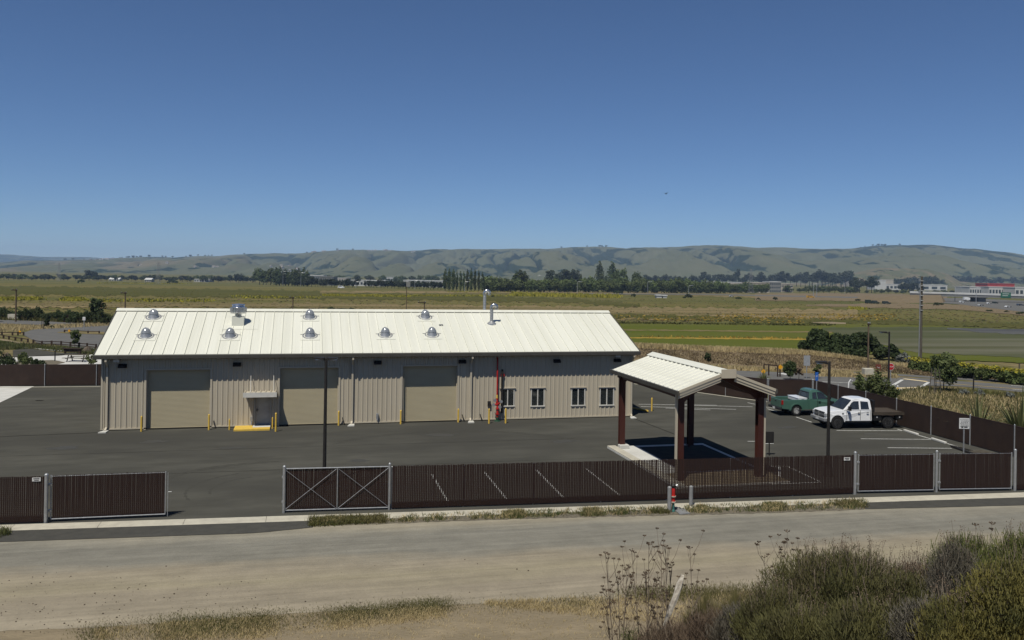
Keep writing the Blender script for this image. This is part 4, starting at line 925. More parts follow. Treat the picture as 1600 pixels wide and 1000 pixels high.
def wood_pole(px, pb, pt, label, r=.14, cross=None, D=None, m='wood_pole', group='wooden utility poles', block=False):
    p = at(px, pb); D = depth(p); h = CH-tang(px, pt)[1]*D-p.z
    o = empty('utility_pole', p, -YAW, label, 'utility pole', group)
    MB().tube([(0, 0, 0), (0, 0, h)], [r, r*.7], 10).build('pole', m, o, smooth=True)
    if cross:
        c = MB()
        for dz, w0, w1 in cross: c.box(w0, w1, -r*1.3, -r*.7, h-dz-.08*r/.14, h-dz+.08*r/.14)
        ca = c.build('crossarm', 'wood_dark', o); c = MB()
        for dz, w0, w1 in cross:
            for u in (w0+.1, w1-.1): c.lathe((u, -r, h-dz+.08), [(.04, 0), (.06, .05), (.04, .14)], 8)
        c.build('insulators', 'galv', ca)
    return o, h, D
wood_pole(24.5, 503, 451, 'dark wooden pole with a short crossarm beside the left car park', .16, [(.25, -.75, .3)])
wood_pole(195, 508, 456, 'dark wooden pole with a short crossarm behind the left end of the cream roof', .14, [(.2, -.75, .3)])
wood_pole(457, 512, 463.5, 'dark wooden pole with a short crossarm behind the middle of the cream roof', .14, [(.2, -.6, .3)])
wood_pole(662.5, 516, 471, 'dark wooden pole with a long crossarm just above the cream roof', .14, [(.2, -1.1, .3)])
o, h, D = wood_pole(634.5, 505, 441, 'thin pale mast behind the roof with a box at its top', .09, None)
MB().box(-.05, .75, -.3, .3, h-.9, h+.1).build('meter_box', 'bld_grey', o)
o, h, D = wood_pole(1356, 588, 503.5, 'brown wooden pole standing in a concrete block beside the road', .10, [(.2, -.18, .18)])
tag(MB().cbox((*at(1356, 589.5)[:2], .42), (.95, .8, .95), -YAW).build('concrete_block', 'concrete', bevel=.04), 'square concrete block at the foot of the brown wooden pole', 'block')
o, h, D = wood_pole(1438.2, 571, 432, 'tallest weathered utility pole, standing right of the black light poles', .16, None, m='wood_grey')
MB().tube([(-.26, -.12, 0), (-.2, -.12, h*.93)], .06, 6).build('cable_guard', 'grey_paint', o)
m = MB()
for i in range(7): m.lathe((0, 0, h*(.62+i*.055)), [(.19, -.04), (.24, 0), (.19, .04)], 8)
for dz in (.4, 1.1, 1.7): m.box(-.32, -.2, -.15, .1, h-dz-.15, h-dz+.15)
m.build('brackets', 'galv', o)
# ------------------------------------------------------------------ signs
def sign(px, pb, pt, ptb, wpx, shape, m, label, post='galv', pr=.03, D=None, back=False, txt=None, tm='sign_ink', ts=.5, rz=-YAW, cat='sign', two=False):
    p = at(px, pb); D = depth(p); k_ = PXM(D); zt = CH-tang(px, pt)[1]*D; zb = CH-tang(px, ptb)[1]*D; wd = wpx*k_
    o = empty('sign_post', p, rz, label, cat); zt -= p.z; zb -= p.z; zc = (zt+zb)/2; hh = (zt-zb)/2
    m_ = MB()
    for u in ((-wd*.35, wd*.35) if two else (0,)): m_.box(u-pr, u+pr, .0, pr*2, 0, zt-.03)
    m_.build('post', post, o)
    b = MB()
    if shape == 'rect': b.box(-wd/2, wd/2, -.02, -.001, zb, zt)
    elif shape == 'oct': b.prism([(wd/2*math.cos(R(22.5+45*i))*1.06, zc+hh*math.sin(R(22.5+45*i))*1.06) for i in range(8)], -.02, -.001, 'y')
    elif shape == 'dia': b.prism([(0, zb), (wd/2, zc), (0, zt), (-wd/2, zc)], -.02, -.001, 'y')
    pl = b.build('panel', m, o)
    if shape == 'oct' and m == 'sign_red':
        MB().prism([(wd/2*math.cos(R(22.5+45*i))*1.18, zc+hh*math.sin(R(22.5+45*i))*1.18) for i in range(8)], -.015, -.0005, 'y').build('panel_border', 'sign_white', o)
    if txt: text_mesh('lettering', txt, wd*ts, tm, pl, (0, -.024, zc), (R(90), 0, 0))
    return o, wd, zb, zt, k_
o, wd, zb, zt, k_ = sign(1505.5, 729, 653.3, 669.8, 15.5, 'rect', 'sign_white', 'white notice sign on a post in front of the right side fence', pr=.025, rz=-.3)
m = MB(); z = zt-.07; hh = zt-zb
for i in range(6):
    x = -wd*.40+rng.random()*.05; 
    while x < wd*.36: l_ = .03+rng.random()*.05; m.box(x, min(x+l_, wd*.42), -.024, -.0205, z-.03, z); x += l_+.018
    z -= .07
m.box(-wd*.3, -wd*.1, -.024, -.0205, zb+.04, zb+.13).box(-wd*.02, wd*.32, -.024, -.0205, zb+.05, zb+.12)
m.build('lettering', 'sign_ink', [c for c in o.children if c.name.startswith('panel')][0])
sign(1202, 712, 674.5, 692.5, 13.5, 'rect', 'black_metal', 'dark grey sign seen from behind, right of the canopy post', post='black_metal', rz=-.2, pr=.025)
sign(1275.5, 634, 581.5, 594.5, 4.6, 'rect', 'sign_blue', 'blue parking sign on a post at the corner of the right fence', pr=.035, txt='P', tm='sign_white', ts=.8)
o = [c for c in COL.objects if c.name.startswith('sign_post')][-1]
sign(1371.8, 597, 569.3, 579.2, 8, 'rect', 'sign_brown', 'square brown sign with white lettering beside the stop sign', post='wood_dark', pr=.05, txt='Ent', tm='sign_white', ts=.42)
sign(1391.5, 607, 568.2, 578, 9, 'oct', 'sign_red', 'red STOP sign behind the black light pole', txt='STOP', tm='sign_white', ts=.34)
sign(1260.3, 592, 555.5, 571.5, 10, 'rect', 'sign_back', 'tall pale grey sign seen from behind at the road', two=False)
sign(1219, 589, 569.5, 577.5, 8, 'dia', 'sign_yellow', 'yellow diamond sign at the pipe gate right of the flax plant', post='wood_dark', pr=.06)
sign(1192.7, 590, 576.5, 584.5, 8, 'dia', 'sign_yellow', 'yellow diamond sign just above the canopy gable', post='wood_dark', pr=.06)
sign(131, 515.5, 495.2, 500.5, 4.4, 'rect', 'sign_white', 'small white sign with a red bar in the left car park', txt='-', tm='sign_red', ts=1.5, pr=.04)
sign(31, 521.5, 515.8, 520.3, 3.6, 'dia', 'sign_yellow', 'yellow marker at the wooden barrier on the left', post='wood_dark', pr=.06)
sign(108, 520.5, 514.6, 519, 4.2, 'dia', 'sign_yellow', 'yellow marker on the traffic island in the car park', post='wood_dark', pr=.06)
for px, pb, pt, lb in ((1285, 652, 590, 0), (1521.5, 640, 600, 0)): pass
def stick(px, pb, pt, label, m='wood_dark', r=.05, cat='post', group=None):
    p = at(px, pb); h = CH-tang(px, pt)[1]*depth(p)-p.z; o = MB().tube([(0, 0, 0), (0, 0, h)], r, 8).build('marker_post', m, None, smooth=True); o.location = p; tag(o, label, cat, group)
stick(1521, 609, 587, 'dark steel post standing by the road at the right', 'black_metal', .06)
stick(1592.5, 592, 568, 'pale thin post in front of the mustard hedge at the right edge', 'wood_grey', .07)
stick(85.8, 565, 547, 'dark slim post on the pale forecourt at the left', 'black_metal', .06)
stick(65.3, 514, 499.5, 'left of the two slim dark posts by the leaning car park tree', 'black_metal', .05, 'post', 'slim dark tree stakes'); stick(68.4, 515, 500, 'right of the two slim dark posts by the leaning car park tree', 'black_metal', .05, 'post', 'slim dark tree stakes')
p = at(1402.5, 616); o = empty('traffic_delineator', p, 0, 'small pale and yellow marker beside the road crossing', 'marker'); MB().lathe((0, 0, 0), [(.22, 0), (.2, .06), (.07, .1), (.06, .75), (.01, .78)], 10).build('post', 'sign_white', o, smooth=True); MB().lathe((0, 0, .3), [(.065, 0), (.065, .3)], 10).build('band', 'paint_yellow', o)
p = at(1328, 607); tag(MB().tube([(p.x-.15, p.y, 0), (p.x-.12, p.y, .55), (p.x+.05, p.y, .78), (p.x+.22, p.y, .66)], .06, 8).build('bent_pipe', 'sign_white', None, smooth=True), 'bent white pipe beyond the side fence, above the white truck', 'pipe')
# kiosk board, long low board, tables, rails
def board(px0, px1, pb, pt, ptb, label, cat='board', m='wood_dark'):
    pc = at((px0+px1)/2, pb); D = depth(pc); k_ = PXM(D); wd = (px1-px0)*k_; zt = CH-tang(px0, pt)[1]*D-pc.z; zb = CH-tang(px0, ptb)[1]*D-pc.z
    o = empty('notice_board', pc, -YAW, label, cat); MB().box(-wd/2, wd/2, -.06, .06, zb, zt).build('board', m, o); MB().box(-wd/2-.06, wd/2+.06, -.2, .2, zt, zt+.08).build('top_cap', m, o)
    for u in (-wd*.42, wd*.42): MB().box(u-.08, u+.08, -.09, .09, 0, zt+.02).build('leg', m, o)
board(100, 109.5, 504.2, 492.5, 497.5, 'brown notice board on two posts at the far side of the car park')
board(99.5, 127, 553.5, 544.8, 549.5, 'long low black board on posts behind the picnic table')
board(33, 44.5, 500.5, 491.5, 495, 'dark timber frame beside the concrete box left of the car park')
tag(MB().cbox((*at(23.5, 500.3)[:2], .3), (2.2, 1, .9), -YAW).build('concrete_box', 'concrete'), 'pale concrete box at the foot of the leftmost crossarm pole', 'box')
def rail_fence(pts, ph, label, rails=(.45, .85), closed=False, r=.09):
    P_ = [at(*p) for p in pts]; o = empty('rail_fence', P_[0], 0, label, 'rail fence', 'dark timber rail fences'); o0 = P_[0]
    for p in P_:
        q = p-o0; MB().box(q.x-r, q.x+r, q.y-r, q.y+r, q.z, q.z+ph).build('post', 'wood_dark', o)
    for a, b in zip(P_, P_[1:]):
        s = MB()
        for z in rails: s.bar(a-o0+Vector((0, 0, z*ph)), b-o0+Vector((0, 0, z*ph)), .06, .10)
        s.build('rail', 'wood_dark', o)
rail_fence([(-12, 526), (-4, 527), (5.5, 529), (14, 530.5), (24, 532.2), (33.5, 533.5), (43.5, 535)], .48, 'low timber rail fence curving along the left side of the car park', rails=(.85,))
rail_fence([(52, 539.5), (65.3, 542), (80.5, 541.5), (95.5, 542), (110, 543.5), (123.5, 544.5), (136, 545.5), (150, 547)], .72, 'taller timber rail fence between the car park and the forecourt')
rail_fence([(-6, 524), (3, 524), (19.5, 524), (28, 524), (36.8, 524)], .5, 'short timber rail fence at the far left of the car park', rails=(.8,))
rail_fence([(100.8, 520), (118, 520.4), (137.5, 521.5), (155, 521.8)], .45, 'timber rail fence on the traffic island', rails=(.8,))
rail_fence([(1193.5, 586.5), (1201, 587), (1215, 589)], 1.15, 'dark pipe gate between the two yellow diamond signs', rails=(.95,), r=.05)
def picnic(px, pb, label):
    p = at(px, pb); o = empty('picnic_table', p, -YAW, label, 'picnic table', 'picnic tables on the forecourt')
    MB().box(-1.15, 1.15, -.38, .38, .72, .78).build('table_top', 'wood_grey', o)
    for s in (-1, 1): MB().box(-1.15, 1.15, s*.75-.14, s*.75+.14, .44, .49).build('bench', 'wood_grey', o)
    for s in (-.8, .8): MB().bar((s, -.6, 0), (s, -.25, .72), .08, .08).bar((s, .6, 0), (s, .25, .72), .08, .08).bar((s, -.8, .42), (s, .8, .42), .08, .08).build('leg_frame', 'black_metal', o)
picnic(121, 565.5, 'weathered picnic table on the pale forecourt left of the building'); 
p = at(12, 571); o = empty('bike_rack', p, -YAW, 'dark hooped rack on the forecourt at the left picture edge', 'rack')
m = MB(); 
for i in range(5): m.tube([(i*.5-.9, 0, 0)]+[(i*.5-.9+.2*(1-math.cos(t)), 0, .65+.2*math.sin(t)) for t in np.linspace(0, math.pi, 7)]+[(i*.5-.5, 0, 0)], .03, 6)
m.build('hoops', 'black_metal', o)
def rock(px, pb, wpx, label, h=.6, m='rock'):
    p = at(px, pb); r_ = wpx*PXM(depth(p))/2; mb = MB(); prof = [(r_*k_, r_*h*2*z) for k_, z in ((1, 0), (1.03, .2), (.85, .55), (.5, .85), (.1, 1))]; mb.lathe((0, 0, 0), prof, 9)
    mb.v = [tuple(c*(1+rng.normal()*.09) for c in v) for v in mb.v]; o = mb.build('boulder', m); o.location = p; tag(o, label, 'boulder', 'boulders by the forecourt')
rock(136, 551, 15, 'brown boulder heap right of the long black board'); rock(10, 566, 20, 'dark brown boulder at the left picture edge beyond the fence', .7)
rock(39.5, 500.5, 8, 'small rusty mound in front of the timber frame')
# wheel stops, pallet, hydrant, vault
for (a, b, lb) in (((1413, 674), (1434, 680.5), 'white wheel stop nearest the rear of the white truck'), ((1456, 687), (1478, 694), 'white wheel stop in front of the white notice sign')):
    p, q = at(*a), at(*b); o = MB().bar((0, 0, .07), tuple(q-p+Vector((0, 0, .07))), .17, .13).build('wheel_stop', 'concrete_white', bevel=.03); o.location = p; tag(o, lb, 'wheel stop', 'wheel stops along the side fence')
p, q = at(1487, 699), at(1520, 711); o = MB().bar((0, 0, .07), tuple(q-p+Vector((0, 0, .07))), .17, .13).build('wheel_stop', 'black_metal', bevel=.03); o.location = p; tag(o, 'dark wheel stop left of the wooden pallet', 'wheel stop', 'wheel stops along the side fence')
p = at(1535, 710); o = empty('pallet', p, .1, 'worn wooden pallet lying at the foot of the right side fence', 'pallet')
m = MB(); 
for i in range(6): m.box(-.6, .6, -.5+i*.18, -.5+i*.18+.11, .1, .125)
m.build('deck_boards', 'wood_grey', o); m = MB()
for x in (-.55, 0, .48): m.box(x, x+.08, -.5, .52, .012, .1)
m.build('stringers', 'wood_grey', o)
p = at(1051.5, 799.5); o = empty('fire_hydrant', p, 0, 'red topped teal hydrant pipe between two grey bollards in front of the fence', 'hydrant')
MB().lathe((0, 0, 0), [(.09, 0), (.08, .08), (.06, .1), (.06, .42)], 14).build('riser', 'teal_paint', o, smooth=True)
MB().lathe((0, 0, .4), [(.10, 0), (.10, .06), (.075, .08), (.075, .2), (.105, .22), (.105, .28), (.08, .3), (.08, .55), (.05, .6)], 14).build('barrel', 'red_paint', o, smooth=True)
MB().lathe((0, 0, .395), [(.115, 0), (.115, .045)], 14).lathe((0, 0, .63), [(.12, 0), (.12, .035)], 14).build('flange', 'concrete', o)
MB().lathe((0, 0, 1.0), [(.05, 0), (.09, .03), (.10, .1), (.06, .15)], 12).tube([(0, 0, 1.08), (.13, -.05, 1.1)], .05, 8).build('valve_head', 'black_metal', o, smooth=True)
MB().tube([(.1, -.05, 1.08), (.17, -.07, 1.11)], .065, 10).build('outlet_cap', 'galv', o, smooth=True)
MB().tube([(-.05, -.05, .5), (-.12, -.1, 0)], .018, 6).build('drain_hose', 'wood_pole', o)
c_ = [at(1053, 797.5), at(1068, 795), at(1078, 803.5), at(1062, 805)]
o = empty('utility_vault', c_[0], 0, 'rectangular steel utility cover on the ground right of the hydrant', 'cover')
v = [(q.x-c_[0].x, q.y-c_[0].y) for q in c_]; MB().prism(v, .014, .05, 'z').build('frame', 'galv', o); cx, cy_ = sum(a[0] for a in v)/4, sum(a[1] for a in v)/4
MB().prism([(cx+(a-cx)*.82, cy_+(b-cy_)*.82) for a, b in v], .03, .055, 'z').build('lid', 'grey_paint', o)
# ------------------------------------------------------------------ pickup trucks (x forward, y left, z up)
def wheel(o, x, y, r, wd, rimm, steel=False):
    s = 1 if y > 0 else -1; n = 28
    w_ = empty('wheel', (x, y, r)); w_.parent = o
    MB().lathe((0, -wd/2, 0), [(r*.6, 0), (r*.93, .0), (r, .04), (r, wd-.04), (r*.93, wd), (r*.6, wd)], n, 'y').build('tyre', 'tyre', w_, smooth=True)
    f = wd/2*s
    m = MB(); pr = [(r*.62, 0), (r*.60, -.02*s), (r*.55, -.05*s), (r*.30, -.05*s), (r*.26, -.01*s), (r*.10, .0)]
    m.lathe((0, f, 0), pr, n, 'y'); rm = m.build('rim', rimm, w_, smooth=True)
    m = MB()
    for i in range(8 if steel else 5):
        a = 2*math.pi*i/(8 if steel else 5)
        for q in ((-.12, .12) if not steel else (0,)): m.cbox((r*.42*math.cos(a+q), f-.045*s, r*.42*math.sin(a+q)), (.05, .02, .05))
    m.build('rim_holes', 'dark_plastic', rm)
    return w_
def arch(cx, r, z0, n=10):
    a0 = math.asin(max(-1, min(1, (z0)/r))) if z0 < r else 0
    return [(cx+r*math.cos(t), z0c+r*math.sin(t)) for z0c in (0,) for t in np.linspace(math.pi, 0, n)]
def body_profile(xr, xf, z0, zt, wb, r, ar, hood, nose):
    "side outline, rear to front along the top, wheel arches cut below"
    pts = [(xr, z0), (xr, zt)]+hood+nose
    for c in (wb, 0):
        pts += [(c+ar*math.cos(t), r+ar*math.sin(t)) if r+ar*math.sin(t) > z0 else (c+ar*math.cos(t), z0) for t in np.linspace(-.35, math.pi+.35, 13)]
    return pts
def loft(mb, rings, close=True):
    n = len(rings[0]); vs = [v for r_ in rings for v in r_]; fs = []
    for i in range(len(rings)-1):
        for k_ in range(n): fs.append((i*n+k_, i*n+(k_+1) % n, (i+1)*n+(k_+1) % n, (i+1)*n+k_))
    fs += [tuple(range(n)), tuple(range(len(rings)*n-1, (len(rings)-1)*n-1, -1))]; mb.add(vs, fs)
def slab_side(mb, prof, w0, w1, zb, zm, zt):
    "body extruded across, drawn in towards sill and shoulder"
    def wat(z):
        if z < zm: return w0-(w0-w1)*((zm-z)/(zm-zb))*.5
        return w0-(w0-w1)*((z-zm)/(zt-zm))
    n = len(prof); vs = [(x, wat(z), z) for x, z in prof]+[(x, -wat(z), z) for x, z in prof]
    fs = [tuple(range(n)), tuple(range(2*n-1, n-1, -1))]+[(k_, k_+n, (k_+1) % n+n, (k_+1) % n) for k_ in range(n)]; mb.add(vs, fs)
def cab(mb, xs, z0, z1, wb_, wt, rnd=.05):
    xr0, xr1, xf1, xf0 = xs  # rear base, rear top, front top, front base
    A = [(xr0, z0), (xr1-.0, z1-.10), (xr1+.10, z1-.01), ((xr1+xf1)/2, z1+.015), (xf1-.10, z1-.01), (xf1+.03, z1-.07), (xf0, z0)]
    for sg in (1,):
        n = len(A); wz = lambda z: wb_-(wb_-wt)*(z-z0)/(z1-z0)
        vs = [(x, wz(z)-(.06 if z > z1-.05 else 0), z) for x, z in A]+[(x, -wz(z)+(.06 if z > z1-.05 else 0), z) for x, z in A]
        fs = [tuple(range(n)), tuple(range(2*n-1, n-1, -1))]+[(k_, k_+n, (k_+1) % n+n, (k_+1) % n) for k_ in range(n)]; mb.add(vs, fs)
    return wz
def side_glass(o, quad, wz, off=.008):
    for sg in (1, -1):
        m = MB(); vs = [(x, sg*(wz(z)+off), z) for x, z in quad]+[(x, sg*(wz(z)-.02), z) for x, z in quad]; n = len(quad)
        m.add(vs, [tuple(range(n)), tuple(range(2*n-1, n-1, -1))]+[(k_, k_+n, (k_+1) % n+n, (k_+1) % n) for k_ in range(n)]); m.build('side_window', 'glass', o)
def glass_end(o, name, x0, z0, x1, z1, wz, off):
    d = Vector((x1-x0, 0, z1-z0)).normalized(); nrm = Vector((d.z, 0, -d.x))*off; a, b = wz(z0)-.09, wz(z1)-.10
    v = [(x0, -a, z0), (x0, a, z0), (x1, b, z1), (x1, -b, z1)]; m = MB(); m.add([tuple(Vector(p)+nrm) for p in v]+[tuple(Vector(p)-nrm) for p in v], [(0, 1, 2, 3), (7, 6, 5, 4), (0, 4, 5, 1), (1, 5, 6, 2), (2, 6, 7, 3), (3, 7, 4, 0)]); m.build(name, 'glass', o)

# white crew cab with a wooden flatbed; faces left
o = empty('flatbed_truck', (0, 0, 0), 0, 'white crew cab pickup truck with a black and wooden flatbed, parked facing left', 'truck')
WB, r, W = 3.72, .415, .98
m = MB(); prof = [(-1.95+WB/2-.30, .62), (-.32, 1.16), (1.25, 1.20), (1.32, 1.20), (2.05, 1.17), (2.62, 1.10), (2.74, 1.02), (2.78, .62)]
XF = WB/2; prof = [(-.66, .50), (-.66, 1.22), (1.22, 1.24), (1.50, 1.23), (2.20, 1.17), (2.58, 1.09), (2.66, .98), (2.68, .55)]
ar = .50; prof += [(XF+ar*math.cos(t), max(r+ar*math.sin(t), .50)) for t in np.linspace(.05, math.pi-.05, 13)]
slab_side(m, prof, W, .90, .4, .85, 1.25); body = m.build('body', 'truck_white', o, bevel=.035)
m = MB(); wz = cab(m, (-.66, -.60, .62, 1.42), 1.20, 1.93, .93, .74); m.build('cab', 'truck_white', o, bevel=.045)
side_glass(o, [(-.46, 1.27), (-.42, 1.74), (.12, 1.78), (.14, 1.27)], wz); side_glass(o, [(.27, 1.27), (.25, 1.78), (.60, 1.78), (.80, 1.66), (1.14, 1.27)], wz)
glass_end(o, 'windscreen', 1.40, 1.24, .74, 1.84, wz, .012); glass_end(o, 'rear_window', -.655, 1.30, -.61, 1.76, wz, -.012)
m = MB().prism([(1.28, 1.235), (2.1, 1.19), (2.52, 1.12), (2.55, 1.10), (2.1, 1.15), (1.28, 1.2)], -.55, .55, 'y'); m.build('bonnet_bulge', 'truck_white', o, bevel=.02)
m = MB().box(2.60, 2.71, -.66, .66, .70, 1.06); gr = m.build('grille', 'dark_plastic', o, bevel=.02)
m = MB()
for z in (.80, .88, .96): m.box(2.712, 2.722, -.6, .6, z-.008, z+.008)
m.box(2.70, 2.735, -.045, .045, .70, 1.06).box(2.70, 2.73, -.66, .66, .865, .90); m.build('grille_bars', 'grey_paint', gr)
for s in (-1, 1):
    MB().prism([(2.44, .84), (2.70, .80), (2.70, 1.0), (2.48, 1.04)], s*.66, s*.965, 'y').build('headlight', 'lamp_clear', o, bevel=.02)
    mm = MB().box(1.08, 1.20, s*.96, s*1.24, 1.26, 1.30).box(1.02, 1.18, s*1.08, s*1.30, 1.22, 1.50); mm.build('mirror', 'black', o, bevel=.03)
    for x in (.22, -.42): MB().box(x-.01+.03, x+.17, s*W-.01 if s > 0 else s*W-.03, s*W+.03 if s > 0 else s*W+.01, 1.04, 1.075).build('door_handle', 'black', o)
    sy = s*(W+.003)
    m = MB()
    for pts in ([(-.55, .60), (-.55, 1.16)], [(.20, .58), (.20, 1.2)], [(1.20, .60), (1.20, 1.2)]):
        m.box(pts[0][0]-.006, pts[0][0]+.006, min(sy, sy-s*.03), max(sy, sy-s*.03), pts[0][1], pts[1][1])
    m.build('door_seam', 'dark_plastic', o)
    MB().prism([(1.38, .97), (1.47, 1.07), (1.55, .97)], s*(W-.02), s*(W+.006), 'y').build('badge', 'dark_plastic', o)
    m = MB()
    for i in range(3): x = 1.02-.0+i*.095; m.box(x, x+.07, min(s*(W-.02), s*(W+.006)), max(s*(W-.02), s*(W+.006)), .955, 1.045)
    MB().box(-.62, 1.20, s*.90-.05, s*.90+.05, .43, .47).build('side_step', 'black', o)
    MB().prism([(XF+(ar+.05)*math.cos(t), r+(ar+.05)*math.sin(t)) for t in np.linspace(.1, math.pi-.1, 12)]+[(XF+(ar-.01)*math.cos(t), r+(ar-.01)*math.sin(t)) for t in np.linspace(math.pi-.1, .1, 12)], s*(W-.06), s*(W+.012), 'y').build('wheel_arch', 'truck_white', o)
text_mesh('badge_lettering', 'HD', .12, 'dark_plastic', o, (1.04, W+.006, 1.0), (R(90), 0, R(180)))
MB().box(2.60, 2.84, -.98, .98, .48, .70).build('bumper', 'grey_paint', o, bevel=.04)
MB().box(2.842, 2.852, -.2, .2, .52, .64).build('number_plate', 'sign_white', o)
MB().box(2.35, 2.75, -.8, .8, .38, .5).build('front_valance', 'black', o)
m = MB().box(-2.95, -.72, -1.02, 1.02, .92, 1.01); fb = m.build('flatbed', 'black', o, bevel=.01)
m = MB()
for i in range(9): m.box(-2.93, -.74, -1.0+i*.2222+.005, -1.0+(i+1)*.2222-.005, 1.012, 1.06)
m.build('deck_boards', 'wood_bed', fb)
MB().box(-2.97, -.72, -1.05, -1.015, .9, 1.10).box(-2.97, -.72, 1.015, 1.05, .9, 1.10).box(-2.99, -2.955, -1.05, 1.05, .9, 1.08).build('side_rail', 'wood_bed', fb)
m = MB().box(-.80, -.73, -1.02, -.94, 1.0, 1.86).box(-.80, -.73, .94, 1.02, 1.0, 1.86).box(-.80, -.73, -.94, .94, 1.78, 1.86).box(-.80, -.73, -.94, .94, 1.3, 1.36)
for i in range(10): m.box(-.78, -.75, -.85+i*.18, -.80+i*.18, 1.06, 1.8)
m.build('headboard', 'black', fb)
for s in (-1, 1):
    MB().box(-1.35, -.78, min(s*.62, s*.99), max(s*.62, s*.99), .52, .90).build('tool_box', 'black', o, bevel=.02)
    MB().box(-2.90, -2.45, min(s*.62, s*.99), max(s*.62, s*.99), .60, .90).build('tool_box', 'black', o, bevel=.02)
    for x in (-1.0, -2.66): MB().lathe((x, s*.995-.0, .76), [(.05, -.012), (.05, .012)], 10, 'y').build('marker_light', 'lamp_clear', o)
    for x in (XF, -WB/2): wheel(o, x, s*.84, r, .28, 'rim')
MB().box(-2.9, 2.4, -.45, .45, .45, .62).build('chassis', 'black', o)
MB().box(-.5, 1.3, -.86, .86, .40, .56).build('underbody', 'black', o)
pf, pr_ = at(1308.5, 670.8), at(1385.5, 672)
hd = math.atan2(pf.y-pr_.y, pf.x-pr_.x); hd = math.pi-.115
front = Vector((pf.x, pf.y+0, 0)); c = front+Vector((math.cos(hd), math.sin(hd), 0))*(-WB/2*.95)+Vector((-math.sin(hd), math.cos(hd), 0))*(-.98)*.95
o.location = (c.x, c.y, .012); o.rotation_euler = (0, 0, hd); o.scale = (.95, .95, 1)

# green extended cab pickup; faces right
o = empty('pickup_truck', (0, 0, 0), 0, 'green pickup truck with white tool box in its bed, parked facing right', 'truck')
WB, r, W = 3.30, .375, .94; XF, XB = WB/2, -WB/2; ar = .45
prof = [(-2.80, .52), (-2.82, 1.14), (-.56, 1.15), (-.50, 1.15), (1.10, 1.16), (1.9, 1.08), (2.32, .98), (2.42, .85), (2.44, .48)]
prof += [(XF+ar*math.cos(t), max(r+ar*math.sin(t), .42)) for t in np.linspace(.05, math.pi-.05, 12)]+[(XB+ar*math.cos(t), max(r+ar*math.sin(t), .42)) for t in np.linspace(.05, math.pi-.05, 12)]
# bed walls and front body as separate pieces so the bed stays open
def cut(prof, xa, xb):
    return [p for p in prof if xa <= p[0] <= xb]
pf_ = [(-.62, .44), (-.62, 1.15), (-.5, 1.15), (1.10, 1.16), (1.9, 1.09), (2.30, .99), (2.42, .86), (2.44, .46)]+[(XF+ar*math.cos(t), max(r+ar*math.sin(t), .44)) for t in np.linspace(.05, math.pi-.05, 12)]
m = MB(); slab_side(m, pf_, W, .86, .4, .82, 1.16); m.build('body', 'truck_green', o, bevel=.03)
pb_ = [(-2.78, .52), (-2.80, 1.14), (-.66, 1.15), (-.66, .44)]+[(XB+ar*math.cos(t), max(r+ar*math.sin(t), .44)) for t in np.linspace(.05, math.pi-.05, 12)]
for s in (-1, 1):
    m = MB(); n = len(pb_); vs = [(x, s*(W-(.0 if z < 1 else .02)), z) for x, z in pb_]+[(x, s*(W-.14), z) for x, z in pb_]
    m.add(vs, [tuple(range(n)), tuple(range(2*n-1, n-1, -1))]+[(k_, k_+n, (k_+1) % n+n, (k_+1) % n) for k_ in range(n)]); m.build('bed_side', 'truck_green', o, bevel=.02)
    m = MB().prism([(XB+(ar+.10)*math.cos(t), r+(ar+.08)*math.sin(t)) for t in np.linspace(.05, math.pi-.05, 14)]+[(XB+(ar-.01)*math.cos(t), r+(ar-.01)*math.sin(t)) for t in np.linspace(math.pi-.05, .05, 14)], s*(W-.08), s*(W+.03), 'y'); m.build('wheel_arch', 'truck_green', o, bevel=.01)
    MB().box(-2.815, -2.70, min(s*(W-.15), s*(W+.006)), max(s*(W-.15), s*(W+.006)), .80, 1.12).build('tail_light', 'lamp_red', o, bevel=.015)
    MB().prism([(2.2, .78), (2.42, .76), (2.36, .94), (2.1, .98)], s*.6, s*.92, 'y').build('headlight', 'lamp_clear', o, bevel=.015)
    MB().box(.88, 1.0, min(s*.94, s*1.14), max(s*.94, s*1.14), 1.2, 1.38).build('mirror', 'black', o, bevel=.03)
    MB().box(.10, .26, min(s*(W-.02), s*(W+.025)), max(s*(W-.02), s*(W+.025)), 1.0, 1.04).build('door_handle', 'black', o)
    m = MB()
    for x, z1 in ((.02, 1.14), (1.05, 1.14)): m.box(x-.006, x+.006, min(s*(W-.02), s*(W+.003)), max(s*(W-.02), s*(W+.003)), .52, z1)
    m.build('door_seam', 'dark_plastic', o)
    for x in (XF, XB): wheel(o, x, s*.80, r, .25, 'rim_white', True)
MB().box(-2.72, -.62, -W+.14, W-.14, .55, .60).build('bed_floor', 'dark_plastic', o); MB().box(-.70, -.625, -W+.1, W-.1, .55, 1.14).build('bed_front', 'truck_green', o)
tg = MB().box(-2.84, -2.775, -W+.14, W-.14, .58, 1.12).build('tailgate', 'truck_green', o, bevel=.02); MB().box(-2.846, -2.838, -.12, .12, .92, 1.0).build('latch', 'dark_plastic', tg)
MB().box(-2.98, -2.80, -.92, .92, .42, .58).build('bumper', 'dark_plastic', o, bevel=.03); MB().box(-2.99, -2.98, -.18, .18, .44, .55).build('number_plate', 'sign_white', o)
MB().box(2.36, 2.54, -.92, .92, .42, .64).build('bumper', 'dark_plastic', o, bevel=.03); MB().box(2.40, 2.46, -.6, .6, .68, .92).build('grille', 'dark_plastic', o, bevel=.02)
m = MB(); wz = cab(m, (-.62, -.50, .30, 1.16), 1.13, 1.80, .88, .68); m.build('cab', 'truck_green', o, bevel=.05)
